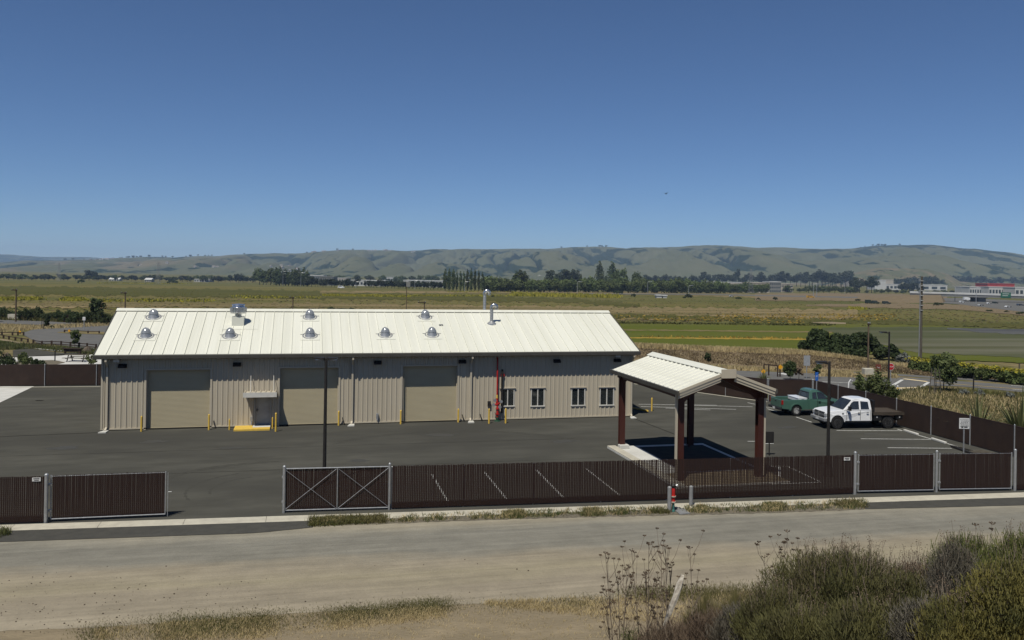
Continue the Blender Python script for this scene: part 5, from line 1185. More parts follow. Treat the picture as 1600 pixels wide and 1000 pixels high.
side_glass(o, [(-.36, 1.20), (-.30, 1.62), (-.02, 1.66), (-.0, 1.20)], wz); side_glass(o, [(.08, 1.20), (.06, 1.66), (.34, 1.66), (.56, 1.52), (.90, 1.20)], wz)
glass_end(o, 'windscreen', 1.14, 1.17, .44, 1.71, wz, .012); glass_end(o, 'rear_window', -.60, 1.20, -.53, 1.64, wz, -.014)
tb = MB().box(-1.45, -.75, -.80, .80, .98, 1.20).build('tool_chest', 'truck_white', o, bevel=.03); MB().box(-1.47, -.73, -.82, .82, 1.201, 1.25).build('lid', 'truck_white', tb, bevel=.02); MB().box(-1.2, -1.0, -.83, -.80, 1.1, 1.16).build('latch', 'dark_plastic', tb)
m = MB().tube([(-.72, -.7, 1.14), (-.72, -.7, 1.62), (-.72, .7, 1.62), (-.72, .7, 1.14)], .02, 6); m.build('cab_guard', 'black', o)
MB().box(-2.6, 2.2, -.4, .4, .40, .52).build('chassis', 'black', o)
pw = at(1244.5, 650.3); hd = -.09
c = Vector((pw.x, pw.y, 0))+Vector((math.cos(hd), math.sin(hd), 0))*(WB/2*.95)+Vector((-math.sin(hd), math.cos(hd), 0))*(.93)
o.location = (c.x, c.y, .012); o.rotation_euler = (0, 0, hd); o.scale = (.95, 1, 1)
# ------------------------------------------------------------------ foliage
def quads(C, D1, D2):
    "leaf quads from centres and two half-axis vectors"
    n = len(C); V = np.stack([C-D1-D2, C+D1-D2*.6, C+D1+D2*.6, C-D1+D2], 1).reshape(-1, 3); return V, np.arange(4*n).reshape(-1, 4)
def rdir(n):
    v = rng.normal(size=(n, 3)); return v/np.linalg.norm(v, axis=1, keepdims=True)
def crown(name, m, parent, cl, nleaf, size, flat=1.0):
    "cl: clumps (x, y, z, r); leaves on and inside every clump"
    cl = np.array(cl); wts = cl[:, 3]**2; idx = rng.choice(len(cl), nleaf, p=wts/wts.sum()); d = rdir(nleaf); rr = cl[idx, 3]*(rng.random(nleaf)**.45)
    C = cl[idx, :3]+d*rr[:, None]*np.array([1, 1, flat]); nrm = d+rdir(nleaf)*.9; a = np.cross(nrm, rdir(nleaf)); a /= np.linalg.norm(a, axis=1, keepdims=True)+1e-6
    b = np.cross(nrm, a); b /= np.linalg.norm(b, axis=1, keepdims=True)+1e-6; s = size*(.6+.8*rng.random(nleaf))[:, None]
    V, Q = quads(C, a*s*.5, b*s*.38); return npmesh(name, V, Q, m, parent)
def limbs(name, parent, h0, pts, r, m='bark'):
    b = MB().tube([(0, 0, -.1), (rng.normal()*.03, rng.normal()*.03, h0*.5), (0, 0, h0)], [r, r*.8, r*.6], 8)
    for p in pts: b.tube([(0, 0, h0*.85), tuple(Vector((p[0]*.5, p[1]*.5, (h0+p[2])/2+.1*h0))), tuple(p[:3])], [r*.55, r*.35, r*.12], 5)
    return b.build(name, m, parent, smooth=True)
def make_tree(name, kind, H, Wd, mat_, nleaf=700, ls=.5, label=None, cat='tree', trunk=.18, th=None):
    o = empty(name, (0, 0, 0), 0, label, cat); cl = []
    if kind == 'poplar':
        for i in range(16):
            z = H*(.12+.86*i/15); w = Wd/2*(1-abs((i/15)-.38)**1.6*1.5); w = max(w, Wd*.1)
            for q in range(2): a = rng.random()*6.28; cl.append((math.cos(a)*w*.45, math.sin(a)*w*.45, z, w*.62))
        t0 = H*.15
    elif kind == 'euc':
        t0 = H*.35
        for i in range(11): a = rng.random()*6.28; rr = Wd/2*rng.random()**.5*.8; cl.append((math.cos(a)*rr, math.sin(a)*rr, H*(.40+.52*rng.random()), Wd*(.14+.10*rng.random())))
    elif kind == 'bush':
        t0 = H*.2
        for i in range(26):
            a = rng.random()*6.28; u = rng.random()**.5; rr = Wd/2*u*.85; cl.append((math.cos(a)*rr, math.sin(a)*rr, H*(.15+.68*(1-u**2)**.5*(.45+.55*rng.random())), min(Wd, H)*(.13+.09*rng.random())))
    elif kind == 'low':
        t0 = H*.15
        for i in range(26): d = rdir(1)[0]; u = .5+.5*rng.random(); cl.append((d[0]*Wd/2*u*.85, d[1]*Wd/2*u*.85, H*.50+d[2]*H*.42*u, Wd*(.13+.07*rng.random())))
    else:
        t0 = H*.25
        for i in range(18):
            d = rdir(1)[0]; u = .45+.5*rng.random(); cl.append((d[0]*Wd/2*u*.8, d[1]*Wd/2*u*.8, H*.60+d[2]*H*.36*u, min(Wd, H)*(.13+.08*rng.random())))
    crown('crown', mat_, o, cl, nleaf, ls); limbs('trunk', o, th or t0+.1*H, [cl[i][:3] for i in range(0, len(cl), 3)][:7], trunk*max(H/8, .3)); return o
def put(o, px, pb, hpx, label, group, base_h, wk=1.0, first=None, D=None, rz=None):
    p = at(px, pb) if D is None else atD(px, pb, D); s = hpx*PXM(depth(p))/base_h
    c = copy_tree(o, None, label, group, p-Vector((0, 0, .1)), rng.random()*6.28 if rz is None else rz, (s*wk, s*wk, s)); return c
PRO = []
def proto(*a, **k): o = make_tree(*a, **k); PRO.append(o); return o
def pick(l): return l[int(rng.integers(len(l)))]
broad = [proto('tree', 'broad', 10, 10+i, 'leaf_far', 900, .75) for i in range(4)]
dark = [proto('tree', 'broad', 10, 9+i*1.5, 'leaf_far_dark', 900, .75) for i in range(3)]
rowt = [proto('tree', 'low', 10, 11+i, 'leaf_row', 1300, .7) for i in range(3)]
popl = [proto('poplar_tree', 'poplar', 20, 6.5+i, 'leaf_far', 1500, .75) for i in range(3)]
eucs = [proto('eucalyptus_tree', 'euc', 18, 13+i*2, 'leaf_far_dark', 1100, .95) for i in range(3)]
bush = [proto('bush', 'bush', 3, 4.5+i, 'leaf_oak', 2600, .20, cat='bush') for i in range(3)]
tn = 0; ORD = 'first second third fourth fifth sixth seventh eighth ninth tenth eleventh twelfth'.split()
def row(x0, x1, yb0, yb1, hp, n, pool, bh, label, jit=1.0, wk=1.0, hj=.25):
    global tn
    pxs = sorted(x0+(x1-x0)*(i+.5+(rng.random()-.5)*.8*jit)/n for i in range(n))
    for i in range(n):
        px = pxs[i]; pb = yb0+(yb1-yb0)*(px-x0)/(x1-x0)+(rng.random()-.5)*jit*.8
        put(pick(pool), px, pb, hp*(1-hj+2*hj*rng.random()), ORD[i]+' from the left: '+label if n <= 12 else label, label, bh, wk*(.85+.4*rng.random())); tn += 1
row(-20, 200, 437.4, 438.8, 8, 30, dark+broad, 10, 'tree in the low dark belt at the left edge of the plain', wk=1.5)
row(-20, 210, 433.5, 435.5, 6, 20, dark, 10, 'hazy tree behind the low belt at the far left', wk=1.6)
row(200, 405, 439, 441.5, 9, 26, dark+broad, 10, 'tree in the dark belt above the left end of the roof', wk=1.4)
put(dark[0], 140, 437.8, 17, 'large round dark tree rising from the low belt at the far left', 'single far trees', 10, 1.2); put(dark[1], 150, 438, 13, 'smaller round tree beside the large dark tree at the far left', 'single far trees', 10)
put(dark[2], 373, 441.5, 15, 'dark round tree right of the long white shed on the plain', 'single far trees', 10); put(dark[0], 334, 441.5, 11, 'low dark tree touching the long white shed on the plain', 'single far trees', 10)
row(403, 430, 444.5, 446, 22, 5, broad, 10, 'mid green tree in the clump left of the office block', .6)
row(430, 482, 446, 447.5, 27, 11, popl, 20, 'tall slender tree in the dense group left of the office block', .5, 1.2, .12)
row(455, 500, 447, 448, 13, 8, dark, 10, 'dark tree at the foot of the office block', .5, 1.2)
row(500, 562, 448.5, 449.3, 12, 9, dark, 10, 'dark rounded tree in front of the office block', .5, 1.2)
row(570, 692, 449.5, 452.8, 13, 22, dark, 10, 'dense dark tree in the even row before the white warehouses', .3, 1.15, .1)
row(480, 700, 440, 443, 9, 22, broad, 10, 'hazy tree behind the white warehouses', 1, 1.3, .4)
row(693, 756, 454, 455.5, 33, 11, popl, 20, 'tall poplar in the straight row behind the middle of the roof', .35, .62, .08)
row(757, 800, 455, 456, 22, 7, rowt, 10, 'broad green tree between the poplar row and the big round tree', .5, 1.2)
for q, (a, b) in enumerate(((806, 33), (813, 35), (819, 32))): put(popl[q], a, 456, b, ('left', 'middle', 'right')[q]+' trunk of the tall broad tree clump right of the poplar row', 'tall clump right of the poplars', 20, 1.5)
row(824, 1130, 456.2, 458.4, 22, 40, rowt, 10, 'bright green tree in the long even row in the middle distance', .3, 1.0, .14)
row(1130, 1200, 457.4, 458, 16, 11, rowt, 10, 'bright green tree in front of the long beige office', .3, 1.0, .14)
row(860, 900, 452, 452, 27, 4, eucs, 18, 'grey green tree rising behind the even row on the left', .6)
row(900, 960, 452, 453, 26, 6, broad+popl, 14, 'tall tree rising behind the even row in the middle', .6, .9)
put(broad[1], 961, 455.6, 32, 'tall dark tree standing above the even row', 'tall trees above the even row', 10, .6); put(broad[2], 973, 455.8, 36, 'tallest tree above the even row, with a rounded top', 'tall trees above the even row', 10, .7)
put(broad[3], 993, 455.8, 31, 'tall tree just right of the tallest one above the even row', 'tall trees above the even row', 10, .65); put(popl[0], 907, 455.8, 28, 'slim tall tree above the left half of the even row', 'tall trees above the even row', 20, 1)
row(1008, 1190, 446, 447, 17, 24, eucs, 18, 'dark eucalyptus behind the even row', .8, 1.1, .25)
put(eucs[1], 1149, 446.5, 26, 'eucalyptus with a lifted crown above the beige office', 'single far trees', 18, .8)
row(1190, 1330, 447, 449, 20, 20, eucs, 18, 'dark eucalyptus right of the beige office', .8, 1.1, .2)
row(1275, 1325, 449, 450, 25, 7, eucs, 18, 'taller dark eucalyptus in the clump left of the white factory', .6, 1.1, .1)
row(1330, 1368, 457, 458.5, 25, 4, eucs, 18, 'dark spreading tree in front of the white factory', .5, 1.0, .15)
row(1395, 1470, 449, 450, 15, 12, eucs, 18, 'dark tree right of the white factory', .8, 1.2, .2)
row(1405, 1440, 455, 457, 14, 5, dark, 10, 'dark tree left of the tall utility pole', .8, 1.2, .2)
row(1470, 1620, 447, 449, 15, 20, eucs, 18, 'dark eucalyptus behind the buildings at the right', .8, 1.2, .2)
row(1200, 1335, 456, 459, 9, 16, broad, 10, 'low green tree right of the beige office', .8, 1.4, .3)
row(1335, 1600, 458, 461, 7, 22, dark+broad, 10, 'low green tree along the embankment at the right', .8, 1.6, .3)
for px, pb, hp, lb in ((127, 442.5, 7, 'lone crooked tree on the open plain at the left'), (270, 443.5, 8, 'lone low tree on the plain above the left end of the roof'), (990, 464, 6, 'round bush beside the far road above the right end of the roof'), (1075, 466, 8, 'rounded bush on the tan strip above the canopy'), (1153, 468, 6, 'low wide bush right of the rounded one on the tan strip'),
                      (1211, 469, 6, 'small dark bush below the beige office'), (1341, 470.5, 5, 'small dark bush on the open plain left of the parked machines'), (1466, 478, 8, 'dark bush on the embankment end right of the tall utility pole'), (1546, 487, 5, 'small grey bush by the highway'), (1597, 492, 8, 'dark bush at the right picture edge by the highway'), (1573, 488, 4, 'tiny bush on the highway verge'), (1185, 468.5, 4, 'tiny bush between two others below the office'), (770, 464, 3.5, 'low shrub on the plain beyond the flues'), (965, 460, 8, 'small upright tree near the yellow flower strip')):
    put(pick(bush), px, pb, hp, lb, None, 3, 1.1)
row(512, 555, 484.5, 485, 6, 4, bush, 3, 'low dark shrub peeping over the ridge of the roof', .5, 1.2)
# skyline and hill trees
for i in range(46):
    px = pick([(185, 330), (185, 330), (480, 560), (860, 960), (1340, 1420), (100, 400)]); px = px[0]+(px[1]-px[0])*rng.random(); p = hill_point(px, .985+.02*rng.random())
    s = (.7+.9*rng.random())
    copy_tree(pick(dark), None, 'tiny dark tree on the skyline of the hills', 'trees on the hill skyline', p-Vector((0, 0, 1)), rng.random()*6, (s*1.5, s*1.5, s))
# near left shrubs
rl = [(-12, 503, 24), (4, 499, 22), (22, 499, 20), (38, 501, 22), (58, 500, 23), (76, 501, 19), (92, 502, 20), (108, 504, 22), (126, 505, 26), (143, 506, 27), (158, 507, 24), (172, 508, 20)]
nm = ['first', 'second', 'third', 'fourth', 'fifth', 'sixth', 'seventh', 'eighth', 'ninth', 'tenth', 'eleventh', 'twelfth']
for i, (px, pb, hp) in enumerate(rl): put(bush[i % 3], px, pb, hp, nm[i]+' bush from the left in the dark thicket behind the car park', 'dark thicket behind the car park', 3, .75)
def young(px, pb, hp, label, m='leaf_young', kind='broad', wk=.6, nl=500, ls=.16):
    p = at(px, pb); h = hp*PXM(depth(p)); o = make_tree('young_tree', kind, h, h*wk, m, nl, ls, label, 'tree', trunk=.10, th=h*.75); o.location = p; return o
tt = young(151, 506, 46, 'tall lopsided tree rising from the thicket just left of the cream roof', 'leaf_oak', wk=.55, nl=1500, ls=.25)
young(73, 513, 20, 'small leaning dark leaved tree at the far car park edge', 'leaf_dark', wk=.7, nl=700, ls=.18)
for px, pb, hp, lb in ((81, 513.5, 7, 'left of two round shrubs at the car park corner'), (94, 512.5, 5.5, 'right of two round shrubs at the car park corner')): put(bush[0], px, pb, hp, lb, 'round shrubs at the car park corner', 3, .8)
young(117, 545, 31, 'upright leafy young tree behind the long black board', 'leaf_young', wk=.55, nl=1400, ls=.16)
for px, pb, hp, lb, m in ((38, 580, 31, 'bright leafy sapling left of centre behind the back left fence', 'leaf_young'), (56, 580, 24, 'dark round shrub behind the back left fence', 'leaf_dark'), (5, 580, 40, 'dark shrub at the left picture edge behind the fence', 'leaf_dark'), (66, 580, 20, 'small dark shrub right of the dark round one behind the fence', 'leaf_dark'), (142, 578, 27, 'thin yellowish sapling next to the building behind the fence', 'leaf_young')): young(px, pb, hp, lb, m, 'bush' if 'shrub' in lb else 'broad', .8, 1100 if 'thin' not in lb else 260, .15)
# near right shrubs
big = [((1284, 561), 50, 72, 'left mound'), ((1320, 562), 46, 74, 'middle mound'), ((1350, 562), 48, 62, 'right mound')]
for (a, hp, wp, q) in big:
    p = at(*a); k_ = PXM(depth(p)); o = make_tree('large_shrub', 'bush', hp*k_, wp*k_, 'leaf_dark', 14000, .28, 'dense dark green shrub on the bank, '+q+' of the big thicket', 'shrub'); o.location = p; o['group'] = 'big thicket on the bank'
p = at(1394, 563); k_ = PXM(depth(p)); o = make_tree('large_shrub', 'bush', 27*k_, 26*k_, 'leaf_dark', 3000, .24, 'small dark shrub behind the rightmost black light pole', 'shrub'); o.location = p
young(1378, 562, 28, 'pale willowy shrub between the thicket and the small dark shrub', 'leaf_silver', 'bush', .8, 500, .2); young(1413, 570, 22, 'grey green feathery bush left of the tallest utility pole', 'leaf_silver', 'bush', 1.3, 900, .2)
hw = [(1431+i*17.5, 582+i*2.0) for i in range(11)]
for i, (px, pb) in enumerate(hw):
    p = at(px, pb); k_ = PXM(depth(p)); o = make_tree('mustard_bush', 'bush', (21+rng.random()*4)*k_, 27*k_, 'leaf_row', 1900, .24, 'bush '+('at the left end' if i == 0 else 'with a yellow flowering top') + ' of the mustard hedge along the road', 'bush'); o['group'] = 'mustard hedge along the road'; o.location = p
    if i: o['label'] = ORD[i]+' bush from the left, with yellow flowers, in the mustard hedge'
    n = 70; H_ = 22.5*k_; C = np.stack([rng.normal(0, 9*k_, n), rng.normal(0, 7*k_, n), H_*(.88+.16*rng.random(n))-.0], -1); C[:, 2] -= .02*(C[:, 0]**2); d = rdir(n); V, Q = quads(C, d*.09, np.cross(d, rdir(n))*.09); npmesh('flowers', V, Q, 'mustard', o)
def guarded(px, pb, hp, label, wk, nl, ls=.14, m='leaf_young'): o = young(px, pb, hp, label, m, 'broad', wk, nl, ls); return o
o = guarded(1474, 612, 62, 'leafy young tree in front of the mustard hedge, beside a wooden guard frame', .85, 2300, .17)
p = at(1461, 618); g = empty('tree_guard', p, 0, 'slender timber guard frame left of the leafy young tree', 'frame')
k_ = PXM(depth(p)); hh = 42*k_
for sx in (-.35, .35):
    for sy in (-.3, .3): MB().tube([(sx, sy, 0), (sx*.6, sy*.6, hh)], .035, 6).build('stake', 'wood_grey', g)
m = MB()
for z in (.35, .6, .85): m.bar((-.3, -.25, hh*z), (.3, -.25, hh*z), .03, .05).bar((-.3, .25, hh*z), (.3, .25, hh*z), .03, .05)
m.build('cross_rail', 'wood_grey', g)
guarded(1106, 571, 21, 'thin young tree standing on the bank above the canopy roof', .6, 260, .2, 'leaf_oak'); guarded(1234, 594, 30, 'staked young tree with a dense crown near the yellow diamond sign', .75, 1500, .17, 'leaf_oak'); guarded(1248, 594, 24, 'sparse reddish sapling left of the grey backed sign', .7, 260, .13, 'brush_brown'); guarded(1277, 592, 25, 'thin drooping sapling behind the blue parking sign', .55, 420, .15)
# strap leaved and bamboo like plants beyond the side fence
def flax(px, pb, hp, spread, n, label, lean=0, m='leaf_flax', wd=.065):
    p = at(px, pb); k_ = PXM(depth(p)); H_ = hp*k_; W_ = spread*k_/2; o = empty('flax_plant', p, 0, label, 'plant'); V = []; Q = []
    for i in range(n):
        a = rng.random()*6.28; e = rng.random()**.7; L_ = H_*(.7+.35*rng.random()); out = W_*e*(.7+.5*rng.random()); pts = []
        for t in np.linspace(0, 1, 8):
            x = math.cos(a)*(out*t**1.1+.08); y = math.sin(a)*(out*t**1.1+.08); z = L_*(1-.30*e)*(t-(.42*e)*t**2.4); pts.append(Vector((x+lean*t, y, z)))
        s_ = Vector((-math.sin(a), math.cos(a), 0)); b0 = len(V)
        for j, q in enumerate(pts):
            w_ = wd*(1-(j/7)**2.2)+.004; V += [tuple(q-s_*w_), tuple(q+s_*w_)]
        for j in range(7): Q.append((b0+2*j, b0+2*j+1, b0+2*j+3, b0+2*j+2))
    npmesh('leaves', V, Q, m, o); MB().tube([(0, 0, 0), (0, 0, .3)], [.12, .08], 8).build('stem', 'bark', o); return o
flax(1529, 684, 84, 120, 80, 'arching strap leaved plant behind the white notice sign'); flax(1594, 694, 96, 150, 85, 'larger arching strap leaved plant at the right picture edge behind the fence'); flax(1193, 602, 26, 34, 80, 'spiky strap leaved plant above the canopy gable', wd=.05)
def cane(px, pb, hp, wp, n, label):
    p = at(px, pb); k_ = PXM(depth(p)); o = empty('leafy_shrub', p, 0, label, 'shrub'); m = MB(); C = []; Dv = []
    for i in range(n):
        a = rng.random()*6.28; r_ = rng.random()**.5; top = Vector((math.cos(a)*r_*wp*k_/2, math.sin(a)*r_*wp*k_/3, hp*k_*(1-.45*r_)*(.8+.3*rng.random()))); b = top*.12; b.z = 0; m.tube([tuple(b), tuple((b+top)/2+Vector((0, 0, .1))), tuple(top)], [.015, .012, .005], 4, False)
        for t in np.linspace(.25, 1, 13):
            for q in range(2): d = Vector((rng.normal(), rng.normal(), rng.normal()*.4-.1)).normalized(); c = b+(top-b)*t+d*.13; C.append(c); Dv.append(d)
    m.build('canes', 'bark', o); C = np.array(C); Dv = np.array(Dv); s_ = np.cross(Dv, rdir(len(C))); s_ /= np.linalg.norm(s_, axis=1, keepdims=True); V, Q = quads(C, Dv*.15, s_*.045); npmesh('leaves', V, Q, 'leaf_young', o); return o
cane(1369, 626, 50, 50, 60, 'bamboo like leafy shrub behind the side fence above the white truck'); cane(1345, 618, 38, 24, 26, 'smaller bamboo like shrub left of the larger one behind the fence'); cane(1393, 628, 28, 22, 22, 'low leafy shrub right of the bamboo like one, at the fence')
for px, pb, lb in ((1506, 619, 'left of the three silvery shrublets on the dry verge'), (1531, 620, 'middle one of the three silvery shrublets on the dry verge'), (1577, 624, 'right of the three silvery shrublets on the dry verge')): young(px, pb, 13, lb, 'leaf_silver', 'bush', 1.25, 900, .08)

# ------------------------------------------------------------------ grass
def blades(name, pts, h, wd, m, lean=.35, per=1, label=None, hj=.5, clump=0):
    P_ = np.asarray(pts, dtype=float); P_ = np.repeat(P_, per, 0); n = len(P_); 
    if clump: P_[:, :2] += rng.normal(size=(n, 2))*clump
    a = rng.random(n)*6.283; hh = (np.asarray(h) if np.ndim(h) == 0 else np.repeat(h, per))*(1-hj+2*hj*rng.random(n))
    s_ = np.stack([np.cos(a), np.sin(a), np.zeros(n)], -1)*(wd*(.6+.8*rng.random(n)))[:, None]; b = rng.random(n)*6.283; ln = lean*rng.random(n)**.7
    up = np.stack([np.cos(b)*ln, np.sin(b)*ln, np.ones(n)], -1)*hh[:, None]; mid = P_+up*.55*np.array([.7, .7, 1]); 
    V = np.stack([P_-s_, P_+s_, mid+s_*.75, mid-s_*.75, P_+up+s_*.1, P_+up-s_*.1], 1).reshape(-1, 3); k_ = np.arange(n)[:, None]*6
    Q = np.concatenate([k_+np.array([0, 1, 2, 3]), k_+np.array([3, 2, 4, 5])], 0); o = npmesh(name, V, Q, m); tag(o, label, None, None, 'stuff'); return o
def region(x0, x1, top, bot, n, dens=None):
    out = []
    while len(out) < n:
        px = x0+(x1-x0)*rng.random(); a, b = lerp_pts(top, px), lerp_pts(bot, px)
        if b <= a: continue
        py = a+(b-a)*rng.random()
        if dens is not None and rng.random() > dens(px, py): continue
        p = at(px, py); out.append((p.x, p.y, p.z))
    return np.array(out)
# bank: straw tops and brown slope
def bankpts(n, d0, d1):
    out = []; prof = [(0, 0), (2.2, .35), (5, .75), (8, 1.0), (11, .8), (16, 0)]
    for i in range(n):
        px = 930+830*rng.random(); d = d0+(d1-d0)*rng.random(); p = at(px, lerp_pts(BFOOT, px)); q = p+Vector((-.24*d, d, 0)); out.append((q.x, q.y, gz(depth(q))+lerp_pts(BHGT, px)*lerp_pts(prof, d)-.05))
    return np.array(out)
blades('straw_grass', bankpts(20000, 6.0, 12), .34, .035, 'dry_grass', .6, 2, clump=.2); blades('brown_slope_grass', bankpts(14000, .6, 5.8), .16, .035, 'brown_grass', .7, 2, clump=.2)
blades('straw_grass', bankpts(2500, .6, 5), .16, .03, 'dry_grass', .6, 2, clump=.15)
blades('straw_grass', region(1395, 1640, [(1395, 622), (1440, 612), (1700, 634)], [(1395, 640), (1440, 658), (1700, 700)], 7000), .27, .028, 'dry_grass', .6, 2, clump=.15)
blades('verge_grass', region(1395, 1640, [(1395, 615), (1440, 606), (1700, 624)], [(1395, 650), (1440, 670), (1700, 735)], 11000), .27, .03, 'green_grass', .6, 2, clump=.15)
blades('verge_grass', region(1280, 1400, [(1280, 586), (1400, 588)], [(1280, 588.5), (1400, 592)], 1500), .3, .035, 'dry_grass', .6, 2, clump=.15)
blades('verge_grass', region(960, 1330, [(960, 567), (1330, 583.5)], [(960, 577), (1200, 580), (1330, 586)], 3500), .3, .035, 'dry_grass', .6, 2, clump=.15)
blades('verge_grass', region(-40, 175, [(-40, 506), (60, 510), (175, 506)], [(-40, 522), (45, 516), (175, 509)], 2500), .35, .05, 'dry_grass', .6, 2, clump=.3)
blades('verge_grass', region(-40, 175, [(-40, 494), (175, 500)], [(-40, 499), (175, 506)], 3500), .5, .06, 'green_grass', .6, 2, clump=.3)
blades('verge_grass', region(-40, 160, [(-40, 532), (160, 549)], [(-40, 548), (60, 546), (160, 556)], 2500), .3, .04, 'weed', .6, 2, clump=.2)
# weeds on the gravel strip
ph = rng.random(6)*6
dn = lambda px, py: max(0, .10+.9*max(0, math.sin(px*.045+ph[0])+.6*math.sin(px*.11+ph[1])-.35))*(1.0 if px < 570 or 730 < px < 1040 or px > 1090 else .25)
blades('weeds', region(484, 1352, [(484, 813), (800, 800), (1352, 783)], [(484, 822), (800, 810), (1352, 795)], 1500, dn), .11, .012, 'weed', .9, 9, clump=.07)
blades('weeds', region(484, 1352, [(484, 813), (800, 800), (1352, 783)], [(484, 822), (800, 810), (1352, 795)], 900, dn), .13, .009, 'dry_grass', .9, 6, clump=.06)
blades('weeds', region(484, 600, [(484, 811), (600, 808)], [(484, 823), (600, 817)], 420), .15, .012, 'green_grass', .9, 10, clump=.08); blades('weeds', region(1300, 1352, [(1300, 784), (1352, 781)], [(1300, 790), (1352, 794)], 110), .13, .012, 'green_grass', .9, 9, clump=.12)
blades('weeds', region(1018, 1045, [(1018, 800), (1045, 799)], [(1018, 803), (1045, 803)], 60), .14, .012, 'green_grass', .8, 10, clump=.05)
blades('weeds', region(-20, 14, [(-20, 830), (14, 829)], [(-20, 846), (14, 838)], 60), .2, .012, 'weed', .9, 8, clump=.07)
# green strip along the near edge of the track
gt = [(150, 978), (250, 968), (400, 961), (560, 952), (700, 942), (780, 944), (950, 938)]; gb = [(150, 1000), (250, 1000), (400, 985), (560, 967), (700, 951), (780, 947), (950, 941)]
d2 = lambda px, py: (.15+.85*smooth01(.5+.6*math.sin(px*.05)+.7*math.sin(px*.021+1)))*(1 if px < 705 else .3)
def trp(a): 
    for r_ in a: X, D = w2cam(r_[0], r_[1]); r_[2] = max(0, hs(X, D))+.0
    return a
blades('near_grass', trp(region(140, 950, gt, gb, 4200, d2)), .055, .0055, 'green_grass', 1, 6, clump=.28)
blades('near_grass', trp(region(150, 950, [(a, b+6) for a, b in gt], [(a, min(b+14, 1000)) for a, b in gb], 2500, d2)), .07, .005, 'dry_grass', .9, 5, clump=.07)
blades('near_grass', trp(region(760, 1190, [(760, 941), (950, 933), (1190, 925)], [(760, 945), (950, 968), (1190, 985)], 1100)), .08, .006, 'dry_grass', .9, 7, clump=.07)
blades('near_grass', trp(region(300, 1000, [(300, 975), (1000, 960)], [(300, 1000), (1000, 1000)], 500)), .05, .005, 'dry_grass', 1, 5, clump=.05)
blades('near_grass', trp(region(980, 1190, [(980, 925), (1190, 919)], [(980, 933), (1190, 936)], 1300)), .08, .006, 'green_grass', .9, 6, clump=.3)
# meadow texture: low tufts over the plain
def tufts(name, x0, x1, y0, y1, n, m, h, wd):
    return blades(name, region(x0, x1, [(x0, y0[0]), (x1, y0[1])], [(x0, y1[0]), (x1, y1[1])], n), h, wd, m, .6, 2, clump=.8)
tufts('meadow_tufts', -40, 1640, (446, 470), (500, 512), 2600, 'weed', .16, .45); tufts('meadow_tufts', -40, 1640, (444, 466), (500, 505), 2600, 'brown_grass', .16, .4)
tufts('meadow_tufts', 930, 1300, (504, 508), (506, 510), 500, 'meadow_dark', .3, .25)
def flowers(x0, x1, ya, yb, n, m='mustard', h=.5, wd=.3): tufts('yellow_flowers', x0, x1, (ya[0], yb[0]), (ya[1], yb[1]), n, m, h, wd)
flowers(-20, 62, (466, 470), (465, 469), 900); flowers(100, 128, (465.5, 470.5), (465.5, 470.5), 450); flowers(140, 330, (468, 472), (468, 472), 220)
flowers(505, 640, (460, 463), (461.5, 464.5), 1000); flowers(640, 800, (461, 463.5), (461, 463.5), 420); flowers(800, 968, (457.5, 463), (461, 466), 1500, h=1.1); flowers(150, 300, (442, 443), (443, 444), 260, h=1)
flowers(940, 1260, (492, 500), (496, 506), 300, 'orange_flower', .25); flowers(1120, 1400, (491, 499), (491, 501), 500, 'orange_flower', .25); flowers(1000, 1262, (526.8, 528), (529.3, 531), 250, 'orange_flower', .25, .12); flowers(360, 500, (462, 466), (464, 467), 200); flowers(1330, 1350, (480, 484), (481, 485), 80); flowers(700, 800, (455, 457), (455, 457), 260)

